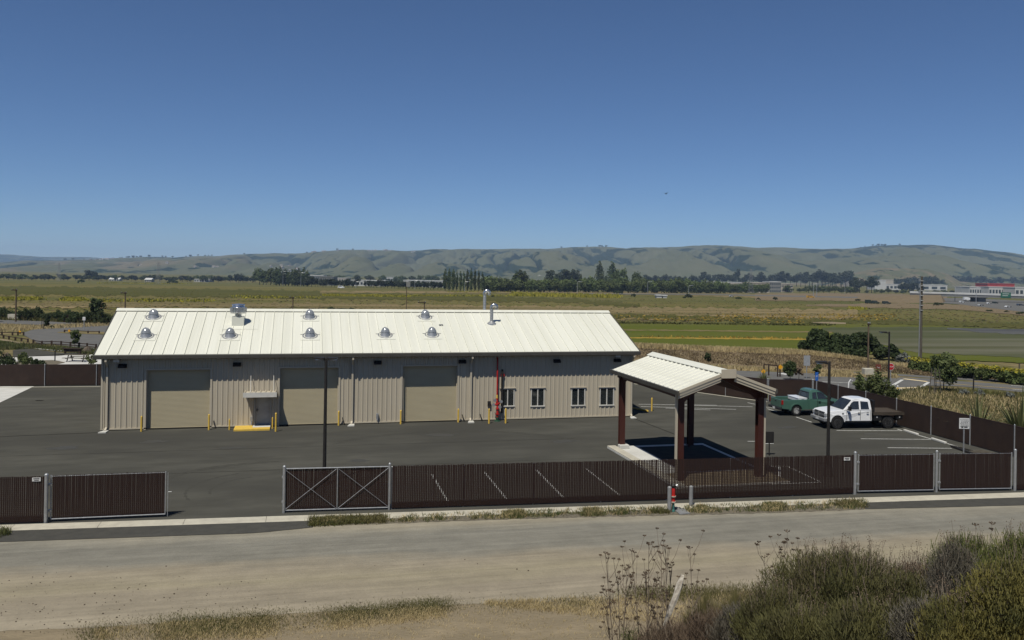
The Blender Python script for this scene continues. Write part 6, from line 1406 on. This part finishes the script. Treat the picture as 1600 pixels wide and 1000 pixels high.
# ------------------------------------------------------------------ foreground brush
def brush(px, pt, wpx, D, label, m, n=14000, ls=.05, thin=.011, up=.8, kind='leafy', name='brush_bush', hk=None, zb=None, sprigs=60, sm='stalk', seedm='brush_brown', dead=0, slim=1.0):
    b = hsw(px, D); top = atD(px, pt, D); H_ = (top.z-b.z); W_ = wpx*PXM(D)/2
    o = empty(name, b, -YAW, label, 'bush'); ns = max(60, n//45)
    a = rng.random(ns)*6.283; u = rng.random(ns)**.55
    lob = 1+.16*np.sin(a*3+rng.random()*6)+.10*np.sin(a*7+rng.random()*6)
    tip = np.stack([np.cos(a)*u*W_*lob, np.sin(a)*u*W_*.8*lob*slim, H_*np.sqrt(np.clip(1-(u*.93)**2.4, .02, 1))*(.80+.22*rng.random(ns))], -1)
    tip[:, 2] = np.maximum(tip[:, 2], H_*.18); base = tip*np.array([.25, .25, 0])
    # stems
    t3 = []; Qs = []
    mid = (base+tip)/2+np.array([0, 0, .12*H_]); w_ = .006
    s_ = np.stack([np.sin(a+1.2), -np.cos(a+1.2), np.zeros(ns)], -1)*w_; V = np.stack([base-s_, base+s_, mid+s_, mid-s_, tip+s_*.4, tip-s_*.4], 1).reshape(-1, 3); k_ = np.arange(ns)[:, None]*6
    npmesh('stems', V, np.concatenate([k_+np.array([0, 1, 2, 3]), k_+np.array([3, 2, 4, 5])], 0), sm, o)
    idx = rng.integers(ns, size=n); t = 1-rng.random(n)**1.25*.62; q = (1-t)**2; 
    C = base[idx]*((1-t)**2)[:, None]+mid[idx]*(2*t*(1-t))[:, None]+tip[idx]*(t**2)[:, None]; C += rng.normal(size=(n, 3))*np.array([.075, .075, .06])*(H_/2.4)**.5
    d = (tip-base)[idx]; d /= np.linalg.norm(d, axis=1, keepdims=True); d = d*.5+np.array([0, 0, up])+rdir(n)*.62; d /= np.linalg.norm(d, axis=1, keepdims=True); s_ = np.cross(d, rdir(n)); s_ /= np.linalg.norm(s_, axis=1, keepdims=True)+1e-6
    sz = ls*(.5+1.0*rng.random(n))[:, None]; V = np.stack([C-s_*thin*.5, C+s_*thin*.5, C+d*sz+s_*thin*.35, C+d*sz-s_*thin*.35], 1).reshape(-1, 3); npmesh('foliage', V, np.arange(4*n).reshape(-1, 4), m, o)
    if sprigs:
        m_ = MB(); C = []
        hi = np.argsort(-tip[:, 2]+.3*rng.random(ns)*H_)[:sprigs]
        for i in hi:
            p = Vector(tip[i]); q = p+Vector((rng.normal()*.07, rng.normal()*.07, .12+.28*rng.random())); m_.tube([tuple(p-Vector((0, 0, .15))), tuple((p+q)/2), tuple(q)], .003, 3, False)
            for j in range(5): C.append(tuple(q+Vector((rng.normal()*.03, rng.normal()*.03, rng.normal()*.03-.02))))
        m_.build('sprigs', sm, o); C = np.array(C); dd = rdir(len(C)); V, Q = quads(C, dd*.009, np.cross(dd, rdir(len(C)))*.009); npmesh('seed_heads', V, Q, seedm, o)
    return o
brush(1318, 866, 265, 15.6, 'large domed olive green bush with fine seed heads in the foreground', 'brush_green', 52000, .075, .011, .8, sprigs=150)
brush(1215, 925, 150, 15.0, 'low grey green bush at the left foot of the large domed bush', 'brush_green', 22000, .08, .010, .6, sprigs=40)
brush(1432, 876, 130, 15.8, 'reddish olive bush just right of the large domed bush', 'brush_brown', 15000, .07, .010, .7, sprigs=50); brush(1418, 900, 150, 14.8, 'mid green bush below the reddish olive one', 'brush_green', 22000, .075, .011, .7, sprigs=20)
brush(1492, 850, 95, 14.6, 'bare grey twiggy bush in the foreground at the right', 'brush_grey', 17000, .10, .007, .5, sprigs=20); brush(1512, 843, 140, 15.6, 'bright green feathery bush behind the bare grey one', 'brush_bright', 24000, .14, .010, 1.2, sprigs=16)
brush(1590, 836, 120, 14.0, 'tall green bush at the right picture edge', 'brush_bright', 24000, .10, .011, 1.0, sprigs=20)
brush(1585, 880, 170, 11.6, 'yellow green flowering bush in the bottom right corner', 'brush_yellow', 38000, .05, .014, .8, sprigs=24, seedm='brush_yellow')
brush(1470, 945, 170, 12.2, 'grey green brush along the bottom edge at the right', 'brush_grey', 20000, .09, .009, .6, sprigs=14); brush(1500, 940, 150, 11.8, 'olive brush with yellow tips along the bottom edge at the right', 'brush_yellow', 16000, .06, .011, .8, sprigs=20)
brush(1365, 950, 190, 12.6, 'dark green brush along the bottom edge below the domed bush', 'brush_green', 30000, .08, .011, .7, sprigs=20); brush(1255, 958, 150, 13.2, 'olive brush along the bottom edge left of the dark green one', 'brush_green', 22000, .08, .011, .7, sprigs=16)
brush(1120, 962, 130, 16.0, 'brown dead brush at the bottom edge right of the dry stalks', 'brush_brown', 14000, .12, .007, .5, sprigs=20); brush(1050, 975, 130, 16.5, 'reddish brown twiggy brush under the dry stalks', 'brush_brown', 12000, .12, .007, .5, sprigs=20)
brush(1160, 950, 90, 15.6, 'grey dead brush left of the green bushes at the bottom edge', 'brush_grey', 10000, .12, .007, .6, sprigs=10)
brush(990, 985, 80, 17, 'small green bush at the bottom edge among the dry stalks', 'weed', 6000, .05, .012, .7, sprigs=6)
for i, (px, pt, wp, D, lb) in enumerate(((1105, 928, 95, 17.6, 'left golden green grass tussock behind the dead brush'), (1150, 924, 80, 17.2, 'right golden green grass tussock beside the bushes'))):
    b = hsw(px, D); top = atD(px, pt, D); o = empty('grass_tussock', b, 0, lb, 'tussock', 'golden grass tussocks'); n = 5200; H_ = top.z-b.z; W_ = wp*PXM(D)/2
    a = rng.random(n)*6.283; e = rng.random(n)**.6; L_ = H_*(.7+.4*rng.random(n)); V = []; base = np.stack([np.cos(a)*e*W_*.45, np.sin(a)*e*W_*.45, np.zeros(n)], -1); o_ = np.stack([np.cos(a), np.sin(a), np.zeros(n)], -1); s_ = np.stack([-np.sin(a), np.cos(a), np.zeros(n)], -1)*.006
    rows = []
    for t in (0, .4, .75, 1): rows.append(base+o_*(W_*.55*e*t**1.7)[:, None]+np.array([0, 0, 1])*(L_*(t-.32*e*t**2.5))[:, None])
    V = np.stack([v for k_, r_ in enumerate(rows) for v in (r_-s_*(1-.28*k_), r_+s_*(1-.28*k_))], 1).reshape(-1, 3); k_ = np.arange(n)[:, None]*8
    npmesh('blades', V, np.concatenate([k_+np.array([2*j, 2*j+1, 2*j+3, 2*j+2]) for j in range(3)], 0), 'tuft_gold', o)
# dry fennel like stalks
def stalk(px, pt, D, label, lean=0, nb=7, grp='dry stalks with flat seed heads', r=.013, curve=.06):
    b = hsw(px, D); top = atD(px+lean, pt, D)-b; o = empty('dry_stalk', b, 0, label, 'stalk', grp); m = MB(); H_ = top.z
    mid = top*.5+Vector((rng.normal()*curve, rng.normal()*curve, 0)); m.tube([(0, 0, 0), tuple(mid), tuple(top)], [r, r*.75, r*.4], 5); u = MB()
    def umbel(c, s):
        n = 9
        for i in range(n):
            a = 6.283*i/n+rng.random(); q = c+Vector((math.cos(a)*s*(.5+.5*rng.random()), math.sin(a)*s*(.5+.5*rng.random()), s*(.45+.3*rng.random()))); u.tube([tuple(c), tuple(q)], .0028, 3, False)
            for k_ in range(4): d = rdir(1)[0]*.016; u.add([tuple(q+Vector(d)), tuple(q+Vector((d[1], d[2], d[0]))), tuple(q-Vector(d))], [(0, 1, 2)])
    umbel(top, .06)
    for i in range(nb):
        t = .38+.58*rng.random(); p = (mid*2*t if t < .5 else mid+(top-mid)*(2*t-1)); a = rng.random()*6.283; ln = .18+.50*rng.random(); e = p+Vector((math.cos(a)*ln*.5, math.sin(a)*ln*.5, ln)); m.tube([tuple(p), tuple((p+e)/2+Vector((math.cos(a), math.sin(a), 0))*.04), tuple(e)], [r*.5, r*.4, r*.25], 4)
        umbel(e, .036)
    m.build('stem', 'stalk', o); u.build('seed_heads', 'brush_brown', o); return o
for i, (px, pt, ln, D, lb) in enumerate(((968, 866, -22, 17.5, 'leftmost dry stalk of the tall group, leaning left'), (976, 905, -10, 17.3, 'short dry stalk right of the leftmost one'), (999, 862, -12, 17.8, 'dry stalk with a dense top, second tall one from the left'), (1014, 852, 0, 17.4, 'tallest dry stalk with a dark flower head, near the group centre'), (1029, 866, 4, 17.9, 'straight dry stalk just right of the tallest one'), (1038, 855, 2, 17.2, 'tall pale dry stalk left of the white log'), (1046, 885, 4, 17.6, 'mid height dry stalk left of the white log'),
                                  (1072, 858, 6, 17.3, 'dry stalk rising behind the top of the white log'), (986, 890, -6, 16.9, 'bushy dry stalk in the left half of the group'), (1006, 905, 4, 16.8, 'short dry stalk in the middle of the group'), (962, 925, -14, 16.9, 'small dry stalk at the left foot of the group'), (1024, 915, 2, 16.7, 'short thin dry stalk below the tallest one'))): stalk(px, pt, D, lb, ln, 15 if pt < 900 else 11)
for i, (px, pt, ln, D, lb) in enumerate(((1206, 872, -12, 16.6, 'left thin twig stalk of the faint group by the domed bush'), (1219, 850, 6, 16.8, 'tallest thin twig stalk of the faint group by the domed bush'), (1232, 832, -2, 16.5, 'uppermost thin twig stalk touching the track'), (1240, 862, 8, 16.4, 'right thin twig stalk of the faint group by the domed bush'))): stalk(px, pt, D, lb, ln, 6, 'thin twig stalks by the domed bush', .007)
for px, pt, ln in ((1530, 822, -6), (1548, 820, 2)): stalk(px, pt, 15.2, 'thin dark stalk standing out of the bright green bush, '+('left one' if ln < 0 else 'right one'), ln, 1, 'stalks in the bright green bush', .006)
b = hsw(1047, 17.0); p0 = atD(1047, 955, 17.0)-b; p1 = atD(1067, 898, 17.0)-b; m = MB().tube([tuple(p0-(p1-p0)*.5), tuple(p0), tuple(p0.lerp(p1, .4)+Vector((.02, 0, 0))), tuple(p0.lerp(p1, .75)), tuple(p1)], [.035, .05, .065, .06, .02], 9)
m.v = [tuple(c+rng.normal()*.010 for c in v) for v in m.v]; lg = m.build('weathered_log', 'wood_white'); lg.location = b; tag(lg, 'bleached white weathered log leaning among the dry stalks', 'log')
# pebbles on the track
r_ = MB()
for i in range(1500):
    px, py = rng.random()*1500, 850+140*rng.random()**.7
    if rng.random() > (.9 if px < 420 and py > 900 else .12): continue
    p = at(px, py); s_ = .006+.022*rng.random()**3; r_.lathe((p.x, p.y, .012), [(s_, -.005), (s_*1.1, s_*.4), (s_*.3, s_)], 5)
tag(r_.build('pebbles', 'rock'), None, None, None, 'stuff')
# ------------------------------------------------------------------ far buildings, road and vehicles
def house(px0, px1, pt, pb, m, label, depth_=14, roof='bld_roof_pale', win=None, pitched=False, cat='building', name='far_building', group=None, rz=0, D=None):
    pc = at((px0+px1)/2, pb) if D is None else atD((px0+px1)/2, pb, D); D = depth(pc); k_ = PXM(D); W_ = (px1-px0)*k_; H_ = (pb-pt)*k_
    o = empty(name, pc+Vector((0, 0, -.5)), -YAW+rz, label, cat, group); H_ += .5
    MB().box(-W_/2, W_/2, 0, depth_, 0, H_).build('wall', m, o)
    if pitched: MB().prism([(-.6, H_-.1), (depth_+.6, H_-.1), (depth_/2, H_+depth_*.22)], -W_/2-.6, W_/2+.6, 'x').build('roof', roof, o)
    else: MB().box(-W_/2-.4, W_/2+.4, -.4, depth_+.4, H_, H_+max(.5, H_*.07)).build('roof', roof, o)
    if win:
        rows, cols = win
        for r_ in range(rows):
            mm = MB()
            for c in range(cols):
                x = -W_/2+W_*(c+.18)/cols; z = H_*(r_+.30)/rows; mm.box(x, x+W_/cols*.64, -.12, .05, z, z+H_/rows*.42)
            mm.build('window_band', 'bld_glass', o)
    return o
house(303, 327, 436.3, 440.6, 'bld_white', 'long white shed on the plain above the left end of the roof', 20, 'bld_roof_pale', (1, 6))
house(480, 505, 431, 443, 'bld_grey', 'grey office block with a white flat roof among the trees', 25, 'bld_roof_pale', (2, 8)); house(500, 521, 433, 446, 'bld_grey', 'darker wing joined to the right of the grey office block', 25, 'bld_grey', (2, 6))
house(521, 545, 434.5, 441, 'bld_beige', 'low pale building right of the grey office block', 25, 'bld_roof_pale', (1, 6)); house(546, 600, 438.5, 447, 'bld_white', 'low white warehouse left of the dark tree row', 40, 'bld_roof_pale', (1, 10)); house(597, 614, 433.5, 440, 'bld_white', 'small white building behind the warehouses', 25, 'bld_roof_pale', (1, 4))
house(630, 660, 438.5, 448, 'bld_white', 'white warehouse behind the dark tree row', 40, 'bld_roof_pale', (1, 8)); house(662, 692, 439.5, 449, 'bld_white', 'white warehouse just left of the poplar row', 40, 'bld_roof_pale', (1, 8))
house(930, 962, 440, 448, 'bld_white', 'white building glimpsed through the even tree row', 30, 'bld_roof_pale', (1, 7))
house(1108, 1176, 441.5, 450, 'bld_beige', 'long low beige office wing behind the tree row', 40, 'bld_roof_pale', (1, 16)); o = house(1172, 1202, 442.5, 457.5, 'bld_beige', 'beige office building with a pale portico at the end of the tree row', 35, 'bld_beige', (2, 5)); house(1202, 1220, 441, 457, 'bld_grey', 'glass fronted middle part of the beige office', 30, 'bld_roof_pale', (3, 6)); house(1218, 1239, 444, 456.8, 'bld_beige', 'right wing of the beige office with two rows of windows', 30, 'bld_beige', (2, 6))
house(1326, 1350, 437.5, 448, 'bld_beige', 'beige building behind the dark spreading trees', 40, 'bld_roof_pale', (1, 5)); house(1367, 1384, 438.5, 453, 'bld_white', 'white factory hall, left part', 40, 'bld_roof_pale', None); house(1376, 1396, 437.5, 449, 'bld_beige', 'tall beige block behind the white factory', 40, 'bld_beige', None); house(1384, 1408, 444.5, 453, 'bld_white', 'lower white factory hall, right part', 40, 'bld_roof_pale', (1, 4)); house(1385, 1401, 438.3, 442, 'bld_red', 'dark red roof structure above the white factory', 20, 'bld_roof', None)
house(1440, 1480, 445.5, 454, 'bld_white', 'long white warehouse right of the tall utility pole', 40, 'bld_roof_pale', (1, 3)); house(1515, 1545, 449, 461, 'bld_white', 'white building left of the green highway sign', 40, 'bld_roof_pale', (1, 8)); house(1543, 1585, 444, 458, 'bld_red', 'red topped store behind the highway bridge', 40, 'bld_red', None); house(1545, 1584, 449, 462, 'bld_white', 'white front of the red topped store', 20, 'bld_roof_pale', (1, 8)); house(1586, 1640, 450, 463, 'bld_white', 'white building at the right picture edge', 40, 'bld_roof_pale', (1, 8))
house(226, 236, 437, 440.5, 'bld_beige', 'small pale farm building in the left tree belt', 12, 'bld_roof_pale', (1, 3), True); house(170, 186, 436.4, 438.6, 'bld_white', 'pale roofs at the edge of the left tree belt', 12, 'bld_roof_pale', (1, 4), True)
house(1026, 1034, 462, 465.5, 'bld_white', 'left of two small pale sheds beside the far road', 6, 'bld_roof_pale', None); house(1036, 1042, 462.5, 465.7, 'bld_white', 'right of two small pale sheds beside the far road', 6, 'bld_roof_pale', None)
# houses on the hills
for i in range(70):
    px, t = pick([(420+50*rng.random(), .15+.35*rng.random()), (405+65*rng.random(), .10+.35*rng.random()), (480+80*rng.random(), .9+.06*rng.random()), (560+100*rng.random(), .93+.04*rng.random()), (210+190*rng.random(), .12+.14*rng.random()), (230+12*rng.random(), .75+.06*rng.random()), (140+40*rng.random(), .8+.1*rng.random())]) if i else (238, .8)
    p = hill_point(px, t); o = empty('hill_house', p, rng.random()*3, 'tiny pale house on the distant hillside', 'house', 'houses on the distant hills'); s = 9+8*rng.random()
    MB().box(-s/2, s/2, -5, 5, -4, 4.5).build('wall', pick(['bld_white', 'bld_beige', 'bld_white']), o); MB().prism([(-6, 4.4), (6, 4.4), (0, 8)], -s/2-.5, s/2+.5, 'x').build('roof', 'bld_roof', o)
# highway bridge
a, b = at(1440, 471.5), at(1640, 474); D = 560.0; k_ = PXM(D)
o = empty('highway_bridge', atD(1537, 474, D), -YAW, 'concrete highway bridge with a dark underside at the right', 'bridge'); z0 = 0
dz = k_*(474-460.2); X0, X1 = (1437-1537)*k_, (1680-1537)*k_; zl, zr = k_*(474+.0-458.5), k_*(474-461.5)
for nm_, h0, h1, y0, y1, m in (('deck', -2.2, -.6, 0, 14, 'bld_grey'), ('parapet', -.6, .6, -.3, .1, 'bld_roof_pale'), ('parapet', -.6, .6, 14, 14.4, 'bld_roof_pale')):
    MB().add([(X0, y0, zl+h0), (X1, y0, zr+h0), (X1, y1, zr+h0), (X0, y1, zl+h0), (X0, y0, zl+h1), (X1, y0, zr+h1), (X1, y1, zr+h1), (X0, y1, zl+h1)], [(0, 3, 2, 1), (4, 5, 6, 7), (0, 1, 5, 4), (1, 2, 6, 5), (2, 3, 7, 6), (3, 0, 4, 7)]).build(nm_, m, o)
MB().box(-2.5, 2.5, 2, 12, -1, zl-2.2).build('pier', 'bld_grey', o); MB().prism([(-5.5, zl-2.2), (5.5, zl-2.2), (2.5, zl-3.2), (-2.5, zl-3.2)], 1, 13, 'y').build('pier_cap', 'bld_grey', o)
sg = MB().box(11, 17.6, -.6, -.35, zl-2.6, zl+.9).build('road_sign', 'sign_green', o); MB().box(12, 16.5, -.63, -.6, zl-.2, zl+.1).box(12, 15.6, -.63, -.6, zl-1.4, zl-1.1).build('lettering', 'sign_white', sg)
struct(MB().add([(*at(1350, 473)[:2], gz(500)), (*at(1475, 474)[:2], gz(560)), (*atD(1478, 460, D)[:2], gz(D)), (*atD(1350, 458, D+30)[:2], gz(D)), (*atD(1415, 461, D+5)[:3],), (*atD(1470, 460, D+5)[:3],)], [(0, 1, 5, 4), (1, 2, 5), (0, 4, 3), (4, 5, 2, 3)]).build('bridge_ramp', 'brown_ground'))
def vehicle(px, pb, lpx, m, label, van=False, truck=False, cat='car', name='distant_car', hp=None):
    p = at(px, pb); k_ = PXM(depth(p)); L_ = lpx*k_; W_ = 2.0; H_ = (hp or 2.2)*k_
    o = empty(name, p+Vector((0, 0, .15)), -YAW+rng.normal()*.05, label, cat); r_ = max(.3, H_*.17)
    if truck:
        MB().box(-L_*.5, L_*.28, -W_/2, W_/2, r_*1.2, H_).build('cargo_box', m, o); MB().prism([(L_*.30, r_), (L_*.5, r_), (L_*.5, H_*.5), (L_*.42, H_*.75), (L_*.30, H_*.75)], -W_/2, W_/2, 'y').build('cab', m, o)
    else:
        MB().prism([(-L_/2, r_*.7), (L_/2, r_*.7), (L_/2, H_*.52), (L_*.25, H_*.6), (L_*.08, H_), (-L_*(.46 if van else .30), H_), (-L_*.48, H_*.6)], -W_/2, W_/2, 'y').build('body', m, o)
        MB().prism([(L_*.22, H_*.62), (L_*.07, H_*.93), (-L_*(.4 if van else .28), H_*.93), (-L_*.42, H_*.62)], -W_/2-.03, W_/2+.03, 'y').build('windows', 'bld_glass', o)
    for s_ in (-.32, .32): MB().lathe((L_*s_, -W_/2-.05, r_), [(r_, 0), (r_, .25)], 12, 'y').lathe((L_*s_, W_/2-.2, r_), [(r_, 0), (r_, .25)], 12, 'y').build('wheels', 'tyre', o)
    return o
vehicle(1512, 470.2, 13, 'truck_white', 'white box truck on the highway left of the bridge pier', truck=True, cat='truck', name='distant_truck', hp=6); vehicle(1503, 473.2, 7, 'truck_white', 'white van on the highway below the white box truck', van=True, cat='van', hp=2.8); vehicle(1532, 478.3, 7, 'vehicle_silver', 'silver car on the highway left of the dark car', hp=2.2); vehicle(1555, 474.5, 7, 'vehicle_dark', 'dark van beside the bridge pier', van=True, hp=3); vehicle(1575, 480.8, 8, 'truck_white', 'white car on the near lane of the highway', hp=2.4); vehicle(1594, 478, 9, 'vehicle_blue', 'dark blue truck at the right picture edge on the highway', van=True, hp=3); vehicle(1545, 475.3, 5, 'truck_white', 'small white car just right of the bridge pier', hp=2.2)
vehicle(1546, 459.2, 5, 'vehicle_silver', 'silver car crossing the highway bridge', hp=1.6); vehicle(533, 450.6, 10, 'truck_white', 'white van on the far road above the roof', van=True, cat='van', hp=4); vehicle(1143, 464, 7, 'vehicle_silver', 'silver car on the far road below the beige office', hp=2.2)
vehicle(1357, 474.8, 9, 'vehicle_dark', 'dark green truck, left of the three parked machines', truck=True, cat='truck', name='parked_machine', hp=6); vehicle(1368, 475, 10, 'vehicle_dark', 'dark flatbed in the middle of the three parked machines', van=True, cat='truck', name='parked_machine', hp=5); vehicle(1385, 475.5, 12, 'vehicle_dark', 'brown machine, right of the three parked machines', van=True, cat='truck', name='parked_machine', hp=4.5); vehicle(1266, 465.5, 12, 'vehicle_yellow', 'yellow earth mover on the embankment', van=True, cat='loader', name='earth_mover', hp=3.6)
for px, hp, lb in ((272, 0, 0),): pass
def far_lamp(px, pb, pt, label):
    p = at(px, pb); h = (pb-pt)*PXM(depth(p)); o = empty('street_lamp', p, -YAW, label, 'street lamp', 'street lamps beyond the plain'); MB().tube([(0, 0, 0), (0, 0, h-1), (.5, 0, h-.1), (3, 0, h)], [.22, .15, .12, .1], 6).build('pole', 'galv', o); MB().box(2.6, 4.4, -.3, .3, h-.15, h+.15).build('lamp_head', 'galv', o)
for px, pb, pt in ((442, 447, 424), (470, 447.5, 426), (556, 450, 440), (648, 452, 438), (726, 455, 440), (756, 455, 441), (840, 456, 430), (851, 456, 443), (902, 457, 440), (1012, 458, 440), (1076, 459, 446)): far_lamp(px, pb, pt, 'thin street lamp standing along the far tree rows')
for px, pb, pt in ((1271, 463, 443), (1276, 463, 444), (1320, 460, 441), (1492, 471, 449), (1525, 474, 449)): far_lamp(px, pb, pt, 'tall street lamp near the highway at the right')
def pylon(px, pb, pt, label):
    p = at(px, pb); h = (pb-pt)*PXM(depth(p)); o = empty('lattice_tower', p, -YAW, label, 'pylon', 'lattice towers on the plain'); m = MB(); w0 = h*.09
    for sx in (-1, 1):
        for sy in (-1, 1): m.bar((sx*w0, sy*w0, 0), (sx*.6, sy*.6, h), .16, .16)
    for i in range(8):
        z0, z1 = h*i/8, h*(i+1)/8; a, b = w0+(.6-w0)*i/8, w0+(.6-w0)*(i+1)/8
        for sy in (-1, 1): m.bar((-a, sy*a, z0), (b, sy*b, z1), .1, .1).bar((a, sy*a, z0), (-b, sy*b, z1), .1, .1)
    m.build('lattice', 'grey_paint', o); m = MB()
    for z in (.72, .84, .95): m.bar((-h*.12, 0, h*z), (h*.12, 0, h*z), .2, .2)
    m.build('crossarm', 'grey_paint', o)
pylon(92, 439, 411, 'faint lattice pylon at the far left of the plain'); pylon(247, 444, 410, 'faint lattice pylon above the left part of the roof'); pylon(1173, 458, 420, 'lattice mast beside the beige office')
# a bird high over the plain
p = atD(1040.5, 303, 70); o = empty('flying_bird', p, .6, 'tiny dark bird flying high in the sky right of centre', 'bird')
m = MB().tube([(-.16, 0, 0), (-.05, 0, .02), (.08, 0, .02), (.17, 0, .0)], [.008, .035, .03, .006], 8); m.build('body', 'bird_dark', o, smooth=True)
MB().add([(-.03, .02, .02), (.06, .02, .02), (.04, .17, .12), (-.02, .16, .12), (-.08, .31, .06)], [(0, 1, 2, 3), (3, 2, 4)]).add([(-.03, -.02, .02), (.06, -.02, .02), (.04, -.17, .12), (-.02, -.16, .12), (-.08, -.31, .06)], [(0, 1, 2, 3), (3, 2, 4)]).build('wings', 'bird_dark', o)

for o in PRO:
    for c in list(o.children): bpy.data.objects.remove(c)
    bpy.data.objects.remove(o)
# air
m = bpy.data.materials.new('haze'); m.use_nodes = True; n = m.node_tree.nodes; n.remove(n['Principled BSDF']); v = n.new('ShaderNodeVolumePrincipled')
v.inputs['Color'].default_value = (.50, .70, 1, 1); v.inputs['Density'].default_value = 8e-5; m.node_tree.links.new(v.outputs[0], n['Material Output'].inputs['Volume'])
a = cam2w(-11900, -800); hb = MB(); c0 = [cam2w(X, D) for X, D in ((-11900, -900), (11900, -900), (11900, 11900), (-11900, 11900))]
hb.add([(*c, z) for z in (FARZ-2.5, 262) for c in c0], [(0, 3, 2, 1), (4, 5, 6, 7), (0, 1, 5, 4), (1, 2, 6, 5), (2, 3, 7, 6), (3, 0, 4, 7)])
hz = hb.build('haze', m); hz['kind'] = 'stuff'
